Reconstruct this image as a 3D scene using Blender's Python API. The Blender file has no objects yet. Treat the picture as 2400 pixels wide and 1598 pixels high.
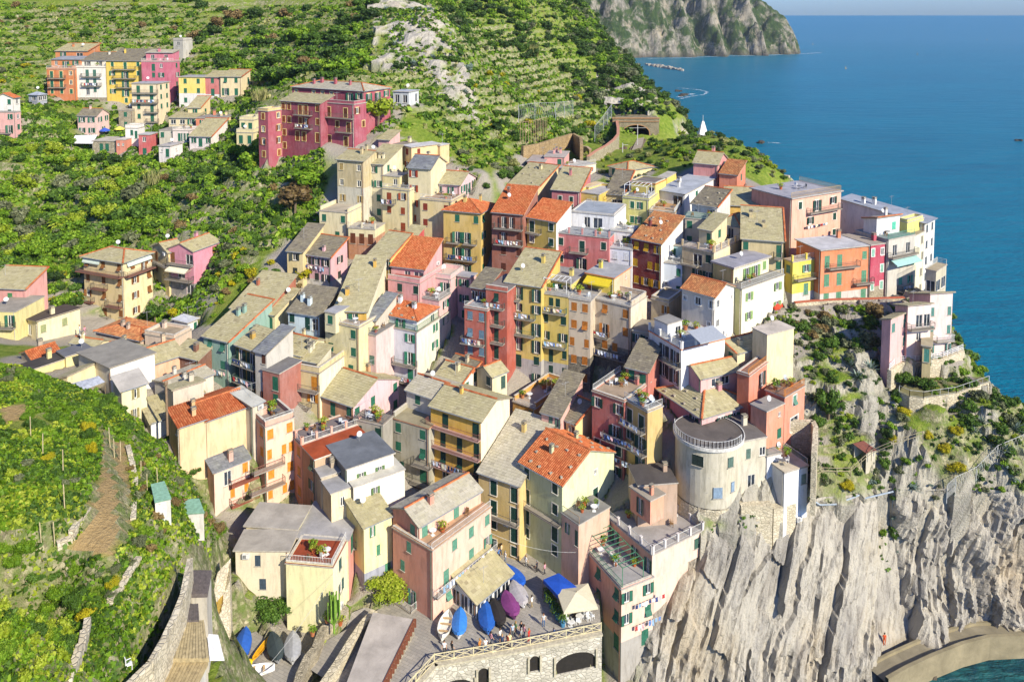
import bpy, math, random
import numpy as np
from mathutils import Vector, Matrix, noise as mnoise
random.seed(7)
rng = np.random.default_rng(7)
sc = bpy.context.scene
COL = sc.collection
# camera
F, CX, EYE, CAMH = 1870.0, 1200.0, 30.0, 90.0
PITCH = math.radians(4.2)
CY = EYE + F * math.tan(PITCH)
cam_d = bpy.data.cameras.new('camera')
cam_d.sensor_width = 36.0
cam_d.lens = F / 2400.0 * 36.0
cam_d.shift_y = -(799.0 - CY) / 2400.0                  # the photo's verticals were straightened: a shift lens
cam_d.clip_start = 1.0
cam_d.clip_end = 60000.0
cam = bpy.data.objects.new('camera', cam_d)
COL.objects.link(cam)
cam.location = (0, 0, CAMH)
cam.rotation_euler = (math.radians(90) - PITCH, 0, 0)
sc.camera = cam
# sky, sun, exposure
SUN_EL, SUN_AZ = math.radians(33), math.radians(42)
sdir = Vector((math.cos(SUN_EL) * math.sin(SUN_AZ), -math.cos(SUN_EL) * math.cos(SUN_AZ), math.sin(SUN_EL)))
w = bpy.data.worlds.new('World')
sc.world = w
w.use_nodes = True
wn = w.node_tree.nodes
wn.clear()
sky = wn.new('ShaderNodeTexSky')
sky.sky_type = 'NISHITA'
sky.sun_disc = False
sky.sun_elevation = SUN_EL
sky.sun_rotation = math.atan2(sdir.x, sdir.y)
sky.altitude = 50
sky.air_density = 1.0
sky.dust_density = 0.6
sky.ozone_density = 2.0
bg = wn.new('ShaderNodeBackground')
bg.inputs['Strength'].default_value = 0.066
wo = wn.new('ShaderNodeOutputWorld')
tint = wn.new('ShaderNodeMix'); tint.data_type = 'RGBA'; tint.blend_type = 'MULTIPLY'; tint.inputs[0].default_value = 1.0
tint.inputs[7].default_value = (0.70, 1.05, 1.90, 1)
w.node_tree.links.new(sky.outputs[0], tint.inputs[6])
w.node_tree.links.new(tint.outputs[2], bg.inputs[0])
w.node_tree.links.new(bg.outputs[0], wo.inputs[0])
sun_d = bpy.data.lights.new('sun', 'SUN')
sun_d.energy = 4.8
sun_d.angle = math.radians(0.53)
sun_d.color = (1.0, 0.92, 0.76)
sun = bpy.data.objects.new('sun', sun_d)
COL.objects.link(sun)
sun.rotation_euler = sdir.to_track_quat('Z', 'Y').to_euler()
sc.view_settings.view_transform = 'Standard'
sc.view_settings.look = 'None'
sc.view_settings.exposure = 0.70
sc.view_settings.gamma = 1.0
sc.view_settings.use_curve_mapping = False
sc.cycles.max_bounces = 6
sc.cycles.diffuse_bounces = 3
sc.cycles.glossy_bounces = 2
sc.cycles.transmission_bounces = 3
sc.cycles.transparent_max_bounces = 6
sc.cycles.use_denoising = True
sc.cycles.sample_clamp_indirect = 6.0
# from the photograph to the place
CP, SP = math.cos(PITCH), math.sin(PITCH)
def ray(u, v):
 x, y = (u - CX) / F, (CY - v) / F
 return np.array([x, y * SP + CP, y * CP - SP])
def PY(u, v, Y):
 d = ray(u, v)
 return np.array([0, 0, CAMH]) + d * (Y / d[1])
def PZ(u, v, z):
 d = ray(u, v)
 return np.array([0, 0, CAMH]) + d * ((z - CAMH) / d[2])
def px(p):
 x, y, z = p[0], p[1], p[2] - CAMH
 f = y * CP - z * SP
 return CX + F * x / f, CY - F * (y * SP + z * CP) / f
TS = 3.92
def T(t, x, y):
 r, c = int(t[0]), int(t[1])
 return 600 * c + x / TS, (0, 400, 800, 1198)[r] + y / TS
# small helpers
def lin(hexs, k=1.0):
 v = [int(hexs[i:i + 2], 16) / 255 for i in (0, 2, 4)]
 return tuple(min(0.9, k * (c / 12.92 if c <= 0.04045 else ((c + 0.055) / 1.055) ** 2.4)) for c in v)
class MB:
 def __init__(s):
  s.v, s.f, s.m, s.t = [], [], [], []
 def poly(s, pts, mat=0, up=None, tint=0.5):
  pts = [tuple(p) for p in pts]
  if up is not None:
   nx = ny = nz = 0
   for i in range(len(pts)):
    a, b = pts[i], pts[(i + 1) % len(pts)]
    nx += (a[1] - b[1]) * (a[2] + b[2]); ny += (a[2] - b[2]) * (a[0] + b[0]); nz += (a[0] - b[0]) * (a[1] + b[1])
   if nx * up[0] + ny * up[1] + nz * up[2] < 0:
    pts.reverse()
  k = len(s.v)
  s.v += pts
  s.f.append(tuple(range(k, k + len(pts))))
  s.m.append(mat); s.t.append(tint)
 def box(s, c, d, mat=0, rz=0, tint=0.5, skip_bottom=False):
  hx, hy, hz = d[0] / 2, d[1] / 2, d[2] / 2
  ca, sa = math.cos(rz), math.sin(rz)
  def q(x, y, z): return (c[0] + x * ca - y * sa, c[1] + x * sa + y * ca, c[2] + z)
  k = len(s.v)
  s.v += [q(-hx, -hy, -hz), q(hx, -hy, -hz), q(hx, hy, -hz), q(-hx, hy, -hz), q(-hx, -hy, hz), q(hx, -hy, hz), q(hx, hy, hz), q(-hx, hy, hz)]
  fs = [(0, 1, 5, 4), (1, 2, 6, 5), (2, 3, 7, 6), (3, 0, 4, 7), (4, 5, 6, 7), (3, 2, 1, 0)]
  if skip_bottom: fs.pop()
  for f in fs:
   s.f.append(tuple(k + i for i in f)); s.m.append(mat); s.t.append(tint)
 def bar(s, a, b, r=0.03, mat=0, n=4):
  a, b = Vector(a), Vector(b)
  d = b - a
  if d.length < 1e-5: return
  d.normalize()
  p = d.cross(Vector((0, 0, 1)))
  if p.length < 1e-3: p = Vector((1, 0, 0))
  p.normalize(); q = d.cross(p)
  k = len(s.v)
  for e in (a, b):
   for i in range(n):
    an = 2 * math.pi * (i + 0.5) / n
    s.v.append(tuple(e + p * (r * math.cos(an)) + q * (r * math.sin(an))))
  for i in range(n):
   j = (i + 1) % n
   s.f.append((k + i, k + j, k + n + j, k + n + i)); s.m.append(mat); s.t.append(0.5)
  s.f.append(tuple(k + n + i for i in range(n))); s.m.append(mat); s.t.append(0.5)
  s.f.append(tuple(k + n - 1 - i for i in range(n))); s.m.append(mat); s.t.append(0.5)
 def lathe(s, c, prof, n=10, mat=0):
  k = len(s.v)
  for (r, z) in prof:
   for i in range(n):
    an = 2 * math.pi * i / n
    s.v.append((c[0] + r * math.cos(an), c[1] + r * math.sin(an), c[2] + z))
  for j in range(len(prof) - 1):
   for i in range(n):
    i2 = (i + 1) % n
    s.f.append((k + j * n + i, k + j * n + i2, k + (j + 1) * n + i2, k + (j + 1) * n + i)); s.m.append(mat); s.t.append(0.5)
  s.f.append(tuple(k + (len(prof) - 1) * n + i for i in range(n))); s.m.append(mat); s.t.append(0.5)
 def mesh(s, name, mats, origin=(0, 0, 0), smooth=False, tint=False):
  me = bpy.data.meshes.new(name)
  V = np.array(s.v, dtype=np.float64) - np.array(origin)
  me.from_pydata(V.tolist(), [], s.f)
  for m in mats: me.materials.append(m)
  me.polygons.foreach_set('material_index', s.m)
  if smooth: me.polygons.foreach_set('use_smooth', [True] * len(s.f))
  if tint:
   at = me.attributes.new('tint', 'FLOAT', 'FACE')
   at.data.foreach_set('value', s.t)
  me.update()
  return me
def ob(name, me, parent=None, loc=(0, 0, 0), rz=0.0, **props):
 o = bpy.data.objects.new(name, me)
 COL.objects.link(o)
 o.location = loc
 if rz: o.rotation_euler = (0, 0, rz)
 if parent is not None: o.parent = parent
 for k, v in props.items(): o[k] = v
 return o
def thing(name, label, cat, loc=(0, 0, 0), rz=0.0, group=None):
 o = ob(name, None, None, loc, rz, label=label, category=cat)
 o.empty_display_size = 0.2
 if group: o['group'] = group
 return o
# materials
MATS = {}
def nodes_mat(name):
 m = bpy.data.materials.new(name)
 m.use_nodes = True
 nt = m.node_tree
 return m, nt, nt.nodes['Principled BSDF'], nt.nodes.new, nt.links.new
def ramp(N, L, src, stops, interp='LINEAR'):
 r = N('ShaderNodeValToRGB')
 r.color_ramp.interpolation = interp
 el = r.color_ramp.elements
 while len(el) < len(stops): el.new(0.5)
 for e, (p, c) in zip(el, stops):
  e.position = p
  e.color = (c, c, c, 1) if isinstance(c, (int, float)) else (*c[:3], 1)
 L(src, r.inputs[0])
 return r
def noise_tex(N, L, vec, scale, detail=4, rough=0.55, dist=0.0, mapping=None):
 n = N('ShaderNodeTexNoise')
 n.inputs['Scale'].default_value = scale
 n.inputs['Detail'].default_value = detail
 n.inputs['Roughness'].default_value = rough
 n.inputs['Distortion'].default_value = dist
 if mapping:
  mp = N('ShaderNodeMapping')
  mp.inputs['Scale'].default_value = mapping
  L(vec, mp.inputs[0]); vec = mp.outputs[0]
 L(vec, n.inputs['Vector'])
 return n
def mixc(N, L, fac, a, b, mode='MIX'):
 m = N('ShaderNodeMix'); m.data_type = 'RGBA'; m.blend_type = mode
 for sock, val in ((m.inputs[0], fac), (m.inputs[6], a), (m.inputs[7], b)):
  if isinstance(val, bpy.types.NodeSocket): L(val, sock)
  elif isinstance(val, (int, float)): sock.default_value = val
  else: sock.default_value = (*val[:3], 1)
 return m.outputs[2]
def bump(N, L, bs, h, strength, dist):
 b = N('ShaderNodeBump')
 b.inputs['Strength'].default_value = strength
 b.inputs['Distance'].default_value = dist
 L(h, b.inputs['Height']); L(b.outputs[0], bs.inputs['Normal'])
 return b
def stucco(hexs, old=0.35, k=0.74):
 key = ('stucco', hexs, old)
 if key in MATS: return MATS[key]
 c = lin(hexs, k)
 lum = 0.3 * c[0] + 0.6 * c[1] + 0.1 * c[2]
 c = tuple(x * 0.86 + lum * 0.14 for x in c)
 m, nt, bs, N, L = nodes_mat('stucco_' + hexs)
 g = N('ShaderNodeNewGeometry').outputs['Position']
 n1 = noise_tex(N, L, g, 0.35, 5, 0.6)
 n2 = noise_tex(N, L, g, 1.6, 5, 0.65, 0.3, (1, 1, 0.22))
 n3 = noise_tex(N, L, g, 4.0, 3, 0.6)
 pale = tuple(min(0.88, x * 0.86 + 0.10) for x in c)
 dark = tuple(x * 0.66 + 0.01 for x in c)
 f1 = ramp(N, L, n1.outputs[0], [(0.40, 0.0), (0.66, min(1, old * 1.7))])
 f2 = ramp(N, L, n2.outputs[0], [(0.47, 0.0), (0.72, min(1, old * 2.4))])
 a = mixc(N, L, f1.outputs[0], c, pale)
 b = mixc(N, L, f2.outputs[0], a, dark)
 f3 = ramp(N, L, n3.outputs[0], [(0.63, 0.0), (0.69, min(1, old * 1.1))])
 d = mixc(N, L, f3.outputs[0], b, (0.36, 0.33, 0.28))
 L(d, bs.inputs['Base Color'])
 bs.inputs['Roughness'].default_value = 0.92
 bs.inputs['Specular IOR Level'].default_value = 0.15
 n4 = noise_tex(N, L, g, 9.0, 4, 0.7)
 bump(N, L, bs, n4.outputs[0], 0.35, 0.04)
 MATS[key] = m
 return m
def plain(hexs, rough=0.6, k=0.85, spec=0.3, var=0.25, metal=0.0, scale=3.0):
 key = ('plain', hexs, rough, metal, var, scale)
 if key in MATS: return MATS[key]
 c = lin(hexs, k)
 m, nt, bs, N, L = nodes_mat('paint_' + hexs)
 g = N('ShaderNodeNewGeometry').outputs['Position']
 n1 = noise_tex(N, L, g, scale, 4, 0.6)
 f = ramp(N, L, n1.outputs[0], [(0.35, 0.0), (0.7, 1.0)])
 L(mixc(N, L, f.outputs[0], tuple(x * (1 - var) for x in c), tuple(min(0.9, x * (1 + var * 0.7)) for x in c)), bs.inputs['Base Color'])
 bs.inputs['Roughness'].default_value = rough
 bs.inputs['Specular IOR Level'].default_value = spec
 bs.inputs['Metallic'].default_value = metal
 MATS[key] = m
 return m
def tiles_mat(kind):
 key = ('tiles', kind)
 if key in MATS: return MATS[key]
 cs = {'slate': ('b3a982', 'c6bc98', '94896a', 'bdb380'), 'darkslate': ('857c6a', '9c937c', '6a6358', '968c6c'),
    'paleslate': ('bab29c', 'cdc5b0', '9c9482', 'beb694'), 'greyslate': ('7d7f82', '9a9c9e', '626468', '9a9c8e'),
    'clay': ('c46c40', 'd38354', 'ad5a34', 'b87a4a'), 'oldclay': ('b8744a', 'cf935f', '9a6240', 'a5865a')}[kind]
 a, b, d, li = (lin(x, 0.82) for x in cs)
 m, nt, bs, N, L = nodes_mat('roof_' + kind)
 g = N('ShaderNodeNewGeometry').outputs['Position']
 at = N('ShaderNodeAttribute'); at.attribute_name = 'tint'
 r = ramp(N, L, at.outputs['Fac'], [(0.0, d), (0.45, a), (1.0, b)])
 n1 = noise_tex(N, L, g, 0.5, 5, 0.65)
 f1 = ramp(N, L, n1.outputs[0], [(0.45, 0.0), (0.75, 0.75)])
 n2 = noise_tex(N, L, g, 2.6, 4, 0.6)
 f2 = ramp(N, L, n2.outputs[0], [(0.58, 0.0), (0.72, 0.5)])
 c1 = mixc(N, L, f1.outputs[0], r.outputs[0], li)
 c2 = mixc(N, L, f2.outputs[0], c1, d)
 L(c2, bs.inputs['Base Color'])
 bs.inputs['Roughness'].default_value = 0.85
 bs.inputs['Specular IOR Level'].default_value = 0.2
 n4 = noise_tex(N, L, g, 12.0, 3, 0.6)
 bump(N, L, bs, n4.outputs[0], 0.3, 0.03)
 MATS[key] = m
 return m
def stone_mat(name, a, b, dark, scale=2.2, mortar=0.35):
 key = ('stone', name)
 if key in MATS: return MATS[key]
 m, nt, bs, N, L = nodes_mat('stone_' + name)
 g = N('ShaderNodeNewGeometry').outputs['Position']
 vo = N('ShaderNodeTexVoronoi'); vo.inputs['Scale'].default_value = scale
 mp = N('ShaderNodeMapping'); mp.inputs['Scale'].default_value = (1, 1, 1.7)
 L(g, mp.inputs[0]); L(mp.outputs[0], vo.inputs['Vector'])
 v2 = N('ShaderNodeTexVoronoi'); v2.feature = 'DISTANCE_TO_EDGE'; v2.inputs['Scale'].default_value = scale
 L(mp.outputs[0], v2.inputs['Vector'])
 sx = N('ShaderNodeSeparateColor'); L(vo.outputs['Color'], sx.inputs[0])
 r = ramp(N, L, sx.outputs[0], [(0.0, lin(a)), (1.0, lin(b))])
 n1 = noise_tex(N, L, g, 0.5, 5, 0.65)
 f1 = ramp(N, L, n1.outputs[0], [(0.45, 0.0), (0.75, 0.6)])
 c1 = mixc(N, L, f1.outputs[0], r.outputs[0], lin(dark))
 e = ramp(N, L, v2.outputs['Distance'], [(0.0, mortar), (0.10, 0.0)])
 c2 = mixc(N, L, e.outputs[0], c1, lin(dark, 0.6))
 L(c2, bs.inputs['Base Color'])
 bs.inputs['Roughness'].default_value = 0.95
 bs.inputs['Specular IOR Level'].default_value = 0.1
 h = ramp(N, L, v2.outputs['Distance'], [(0.0, 0.0), (0.14, 1.0)])
 bump(N, L, bs, h.outputs[0], 0.7, 0.07)
 MATS[key] = m
 return m
def glass_mat(name='window_glass', hexs='2a3038'):
 key = ('glass', hexs)
 if key in MATS: return MATS[key]
 m, nt, bs, N, L = nodes_mat(name)
 g = N('ShaderNodeNewGeometry').outputs['Position']
 n1 = noise_tex(N, L, g, 0.6, 2)
 c = lin(hexs)
 L(mixc(N, L, ramp(N, L, n1.outputs[0], [(0.4, 0.0), (0.6, 1.0)]).outputs[0], tuple(x * 0.5 for x in c), tuple(x * 2.0 for x in c)), bs.inputs['Base Color'])
 bs.inputs['Roughness'].default_value = 0.08
 bs.inputs['Specular IOR Level'].default_value = 0.6
 MATS[key] = m
 return m
def membrane(hexs):
 key = ('membrane', hexs)
 if key in MATS: return MATS[key]
 c = lin(hexs, 0.85)
 m, nt, bs, N, L = nodes_mat('flat_roof_' + hexs)
 g = N('ShaderNodeNewGeometry').outputs['Position']
 n1 = noise_tex(N, L, g, 0.4, 6, 0.65, 0.4)
 n2 = noise_tex(N, L, g, 3.0, 4, 0.6)
 f1 = ramp(N, L, n1.outputs[0], [(0.35, 0.0), (0.7, 1.0)])
 a = mixc(N, L, f1.outputs[0], tuple(x * 0.72 for x in c), tuple(min(0.85, x * 1.12) for x in c))
 f2 = ramp(N, L, n2.outputs[0], [(0.55, 0.0), (0.75, 0.4)])
 L(mixc(N, L, f2.outputs[0], a, tuple(x * 0.6 for x in c)), bs.inputs['Base Color'])
 bs.inputs['Roughness'].default_value = 0.9
 bs.inputs['Specular IOR Level'].default_value = 0.2
 bump(N, L, bs, n2.outputs[0], 0.3, 0.03)
 MATS[key] = m
 return m
# houses: reading the corners off the photo
GREEN, DKGREEN, BROWN, OCHRE, BLUEG, RUST = '2c6b52', '1d4438', '6b3d24', 'c98420', '6d8797', '8a3a28'
def K(t, A, B, C, Y, **kw):
 k = dict(t=t, A=A, B=B, C=C, Y=Y, a=8.0, c=8.0, st=2.9, roof='flat', mat='slate', wall='f0dcae', wallR=None, L='', R='', sh=GREEN,
     tr=None, pitch=0.36, bal=(), rail=None, par=0.0, parE='LRkl', parc=None, old=0.35, plinth=None, w=None, h=None, by=None, top='9a958c',
     chim=1, ov=0.3, up=False, rcol='d8d8d0', post=None, rim=False)
 k.update(kw)
 uB, vB = T(t, *B)
 pB = PY(uB, vB, Y)
 z = pB[2]
 est = []
 if A:
  p = PZ(*T(t, *A), z); e = (p - pB)[:2]
  est.append((math.atan2(-e[1], -e[0]), np.hypot(*e)))
 if C:
  p = PZ(*T(t, *C), z); e = (p - pB)[:2]
  est.append((math.atan2(-e[0], e[1]), np.hypot(*e)))
 good = A and C and Y < 200 and abs(est[0][0] - est[1][0]) < math.radians(30) and min(est[0][1], est[1][1]) > 1.5
 if k['w'] is None or (good and not k.get('fw')):
  W = sum(a * l for a, l in est) / sum(l for a, l in est)
 else:
  W = math.radians(k['w'])
 e1 = np.array([-math.cos(W), -math.sin(W)]); e2 = np.array([-math.sin(W), math.cos(W)])
 fB = pB[1] * CP - (z - CAMH) * SP
 def fit(P, e, dflt):
  if not P: return dflt
  kk = (T(t, *P)[0] - CX) / F
  den = e[0] - kk * e[1] * CP
  if abs(den) < 0.03: return dflt
  return float(np.clip((kk * fB - pB[0]) / den, 1.2, 45))
 a, c = fit(A, e1, k['a']), fit(C, e2, k['c'])
 if k.get('fa'): a = k['a']
 if k.get('fc'): c = k['c']
 if k['by'] is not None: zb = PY(uB, T(t, 0, k['by'])[1], Y)[2]
 else: zb = z - (k['h'] if k['h'] else 6.0)
 k.update(B2=pB[:2].copy(), z=z, W=W, e1=e1, e2=e2, la=a, lc=c, zb=zb, est=[(round(math.degrees(x)), round(l, 1)) for x, l in est])
 b2 = k['B2']
 k['poly'] = [b2 + e1 * a, b2, b2 + e2 * c, b2 + e1 * a + e2 * c]
 return k
HOUSES = []
def Hs(name, label, *blocks, cat='house', group=None):
 HOUSES.append((name, label, cat, group, list(blocks)))
# windows, shutters
MESH = {}
def leaf_mesh(w_, h_, hexs):
 key = ('leaf', round(w_, 2), round(h_, 2), hexs)
 if key not in MESH:
  mb = MB()
  mb.box((0, -0.02, 0), (w_, 0.03, h_))
  for zz in (-h_ / 2 + 0.05, 0, h_ / 2 - 0.05): mb.box((0, -0.045, zz), (w_, 0.03, 0.09))
  for s in (-1, 1): mb.box((s * (w_ / 2 - 0.03), -0.043, 0), (0.06, 0.028, h_))
  n = int(h_ / 0.16)
  for i in range(n):
   zz = -h_ / 2 + (i + 0.5) * h_ / n
   mb.poly([(-w_ / 2 + .05, -0.037, zz + .05), (w_ / 2 - .05, -0.037, zz + .05), (w_ / 2 - .05, -0.06, zz - .05), (-w_ / 2 + .05, -0.06, zz - .05)], up=(0, -1, 0.3))
  MESH[key] = mb.mesh('shutter', [plain(hexs, 0.65, 0.8)])
 return MESH[key]
def frame_mesh(w_, h_, fr, tr):
 key = ('frame', round(w_, 2), round(h_, 2), fr, tr)
 if key not in MESH:
  mb = MB()
  mb.poly([(-w_ / 2, 0.10, -h_ / 2), (w_ / 2, 0.10, -h_ / 2), (w_ / 2, 0.10, h_ / 2), (-w_ / 2, 0.10, h_ / 2)], 0, up=(0, -1, 0))
  for s in (-1, 1): mb.box((s * (w_ / 2 - 0.04), 0.07, 0), (0.08, 0.06, h_), 1)
  mb.box((0, 0.07, h_ / 2 - 0.04), (w_, 0.058, 0.08), 1); mb.box((0, 0.07, -h_ / 2 + 0.05), (w_, 0.058, 0.10), 1)
  mb.box((0, 0.068, 0), (0.09, 0.06, h_), 1)
  mb.box((0, -0.05, -h_ / 2 - 0.04), (w_ + 0.2, 0.16, 0.06), 2)
  if tr:
   for s in (-1, 1): mb.box((s * (w_ / 2 + 0.07), -0.015, 0), (0.14, 0.05, h_ + 0.02), 2)
   mb.box((0, -0.016, h_ / 2 + 0.08), (w_ + 0.28, 0.05, 0.14), 2)
  MESH[key] = mb.mesh('window', [glass_mat(), plain(fr, 0.5), plain(tr or 'b9b2a2', 0.8)])
 return MESH[key]
NWIN = [0]
def add_window(root, o, n, code, w_, h_, sh, tr, fr='e9e6dc'):
 rz = math.atan2(n[0], -n[1])
 loc = Vector(o) - root.location
 NWIN[0] += 1
 if code in 'gG': fr = 'e0ddd4' if code == 'G' else sh
 wo_ = ob('door' if h_ > 1.9 else 'window', frame_mesh(w_, h_, fr, tr), root, loc, rz)
 if code in 'sd':
  lm = leaf_mesh(w_ / 2, h_, sh)
  for s in (-1, 1): ob('shutter', lm, wo_, (s * w_ / 4, 0.03, 0))
 elif code in 'oD':
  lm = leaf_mesh(w_ / 2, h_, sh)
  for s in (-1, 1):
   q = ob('shutter', lm, wo_, (s * (w_ * 0.755), -0.02 - 0.03 * random.random(), 0))
   q.rotation_euler = (0, 0, s * random.choice((0.06, 0.12, 0.3, 0.5)) * -1)
   q.location.y -= abs(math.sin(q.rotation_euler.z)) * w_ / 4
 elif code == 'h':
  lm = leaf_mesh(w_ / 2, h_, sh)
  ob('shutter', lm, wo_, (-w_ / 4, 0.03, 0))
  ob('shutter', lm, wo_, (w_ * 0.755, -0.03, 0))
 elif code == 'p':
  lm = leaf_mesh(w_ / 2, h_ * 0.5, sh)
  for s in (-1, 1):
   ob('shutter', lm, wo_, (s * w_ / 4, 0.03, h_ * 0.25))
   q = ob('shutter', lm, wo_, (s * w_ / 4, -0.16, -h_ * 0.22))
   q.rotation_euler = (-0.62, 0, 0)
 elif code == 'g':
  lm = leaf_mesh(w_ / 2 - 0.01, h_ - 0.02, sh)
  for s in (-1, 1): ob('door_leaf', lm, wo_, (s * w_ / 4, 0.06, 0))
SIZES = {'s': (0.95, 1.4), 'o': (0.95, 1.4), 'w': (0.95, 1.3), 'p': (0.95, 1.45), 'h': (0.95, 1.4), 'd': (1.05, 2.15), 'D': (1.1, 2.15), 'g': (1.1, 2.1), 'G': (1.2, 2.1),
    'S': (0.6, 0.7), 'W': (2.2, 2.1), 'P': (1.05, 2.15), 'm': (1.5, 1.3)}
def plan_openings(spec, length, ztop, st, zground):
 out = []
 rows = spec.split('/')
 if any(c not in '. /' for c in spec):
  last = [r_ for r_ in rows if any(c not in '. ' for c in r_)][-1]
  while ztop - st * (len(rows) + 1) > min(zground(0.1 * length), zground(0.9 * length)) - 0.5 and len(rows) < 7:
   rows.append(''.join(random.choice('sso.') if c in 'sowhpS' else ('s' if c in 'dDP' and random.random() < .8 else c if c in 'gG' and 0 else '.') for c in last))
 for r, row in enumerate(rows):
  zf = ztop - st * (r + 1) + 0.12
  n = len(row)
  for i, ch in enumerate(row):
   if ch in '. ': continue
   w_, h_ = SIZES[ch]
   w_ = min(w_, length / n * (0.5 if ch in 'oD' else 0.62))
   if ch in 'WGm': w_ = min(SIZES[ch][0], length / n * 0.85)
   zb = zf + 0.03 if ch in 'dDgGWP' else zf + 0.95
   if ch == 'S': zb = zf + 1.2
   h_ = min(h_, ztop - 0.18 - zb, (st - 0.35) if ch in 'dDgGWP' else st - 1.15)
   if zb < zground(((i + 0.5) / n) * length) - 0.7 or h_ < 0.3: continue
   s = (i + 0.5) / n * length
   out.append((s - w_ / 2, s + w_ / 2, zb, zb + h_, ch))
 return out
def wall_face(mb, P0, P1, z0, z1, n, ops, mat, plinth=None):
 d = P1 - P0; ln = float(np.hypot(*d)); d = d / ln
 us = sorted({0.0, ln, *[x for o in ops for x in o[:2]]})
 vs = [z0, z1, *[x for o in ops for x in o[2:4]]]
 zp = None
 if plinth: zp = z0p = plinth; vs.append(zp)
 vs = sorted({v for v in vs if z0 - 1e-6 <= v <= z1 + 1e-6})
 for j in range(len(vs) - 1):
  va, vb = vs[j], vs[j + 1]
  if vb - va < 1e-5: continue
  run = None
  for i in range(len(us)):
   hole = True
   if i < len(us) - 1:
    um, vm = (us[i] + us[i + 1]) / 2, (va + vb) / 2
    hole = any(o[0] < um < o[1] and o[2] < vm < o[3] for o in ops)
   if not hole and run is None: run = us[i]
   if hole and run is not None:
    a, b = P0 + d * run, P0 + d * us[i]
    mb.poly([(a[0], a[1], va), (b[0], b[1], va), (b[0], b[1], vb), (a[0], a[1], vb)], 1 if zp and vb <= zp + 1e-6 else mat, up=(n[0], n[1], 0))
    run = None
 for o in ops:
  a, b = P0 + d * o[0], P0 + d * o[1]
  i = -np.array(n) * 0.16
  q = [(a, o[2]), (b, o[2]), (b, o[3]), (a, o[3])]
  cx_, cz_ = (a + b) / 2, (o[2] + o[3]) / 2
  for m in range(4):
   (p, zz), (r, zr) = q[m], q[(m + 1) % 4]
   mid = ((p + r) / 2, (zz + zr) / 2)
   upv = (cx_[0] - mid[0][0], cx_[1] - mid[0][1], cz_ - mid[1])
   mb.poly([(p[0], p[1], zz), (r[0], r[1], zr), (r[0] + i[0], r[1] + i[1], zr), (p[0] + i[0], p[1] + i[1], zz)], mat, up=upv)
  mb.poly([(p[0] + i[0] * 1.02, p[1] + i[1] * 1.02, zz) for p, zz in q], 2, up=(n[0], n[1], 0))
# roofs
def inside(poly, x, y):
 c = False
 j = len(poly) - 1
 for i in range(len(poly)):
  if (poly[i][1] > y) != (poly[j][1] > y) and x < (poly[j][0] - poly[i][0]) * (y - poly[i][1]) / (poly[j][1] - poly[i][1]) + poly[i][0]: c = not c
  j = i
 return c
def lay_tiles(mb, O, U, V, W_, Lh, poly, clay):
 N_ = np.cross(U, V)
 if N_[2] < 0: N_ = -N_
 if clay:
  p, wd = 0.42, 0.30
  nc = max(1, int(W_ / wd)); wd = W_ / nc
  for r in range(int(Lh / p) + 1):
   v0, v1 = r * p, min(Lh, r * p + p * 1.1)
   if v1 - v0 < 0.05: continue
   for c in range(nc):
    u0 = c * wd
    if poly and not inside(poly, u0 + wd / 2, v0 + p / 2): continue
    t = random.random() ** 1.3
    pr = []
    for (fu, fh) in ((0.0, 0.0), (0.22, 0.075), (0.62, 0.075), (0.84, 0.0), (1.0, -0.0)):
     lo = O + U * (u0 + fu * wd) + V * v0 + N_ * (0.06 + fh)
     hi = O + U * (u0 + fu * wd) + V * v1 + N_ * (0.02 + fh)
     pr.append((lo, hi))
    for m in range(3):
     mb.poly([pr[m][0], pr[m + 1][0], pr[m + 1][1], pr[m][1]], 0, up=N_, tint=t)
 else:
  p = 0.46
  for r in range(int(Lh / p) + 1):
   v0, v1 = r * p, min(Lh, r * p + p * 1.12)
   if v1 - v0 < 0.05: continue
   u = -random.random() * 0.4
   while u < W_:
    wd = random.uniform(0.38, 0.72)
    a, b = max(0, u), min(W_, u + wd - 0.015)
    u += wd
    if b - a < 0.05: continue
    if poly and not inside(poly, (a + b) / 2, v0 + p / 2): continue
    h = random.uniform(0.045, 0.085)
    t = min(1, max(0, random.gauss(0.5, 0.16)))
    l0, l1 = O + U * a + V * v0, O + U * b + V * v0
    h0, h1 = O + U * a + V * v1, O + U * b + V * v1
    mb.poly([l0 + N_ * h, l1 + N_ * h, h1 + N_ * 0.02, h0 + N_ * 0.02], 0, up=N_, tint=t)
    mb.poly([l0, l1, l1 + N_ * h, l0 + N_ * h], 0, up=-V, tint=t * 0.6)
def ridge_caps(mb, a, b, mat=0):
 a, b = np.array(a, float), np.array(b, float)
 ln = np.linalg.norm(b - a)
 if ln < 0.4: return
 d = (b - a) / ln
 side = np.cross(d, [0, 0, 1.0]); side /= max(1e-6, np.linalg.norm(side))
 upv = np.cross(side, d)
 n = max(1, int(ln / 0.45)); st = ln / n
 for i in range(n):
  p, q = a + d * (i * st), a + d * ((i + 1) * st + 0.04)
  t = random.random()
  for (s0, h0, s1, h1) in ((-0.17, 0.0, -0.1, 0.12), (-0.1, 0.12, 0.1, 0.12), (0.1, 0.12, 0.17, 0.0)):
   mb.poly([p + side * s0 + upv * (h0 + 0.05), q + side * s0 + upv * (h0 + 0.02), q + side * s1 + upv * (h1 + 0.02), p + side * s1 + upv * (h1 + 0.05)], mat, up=upv + side * (s0 + s1), tint=t)
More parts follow.
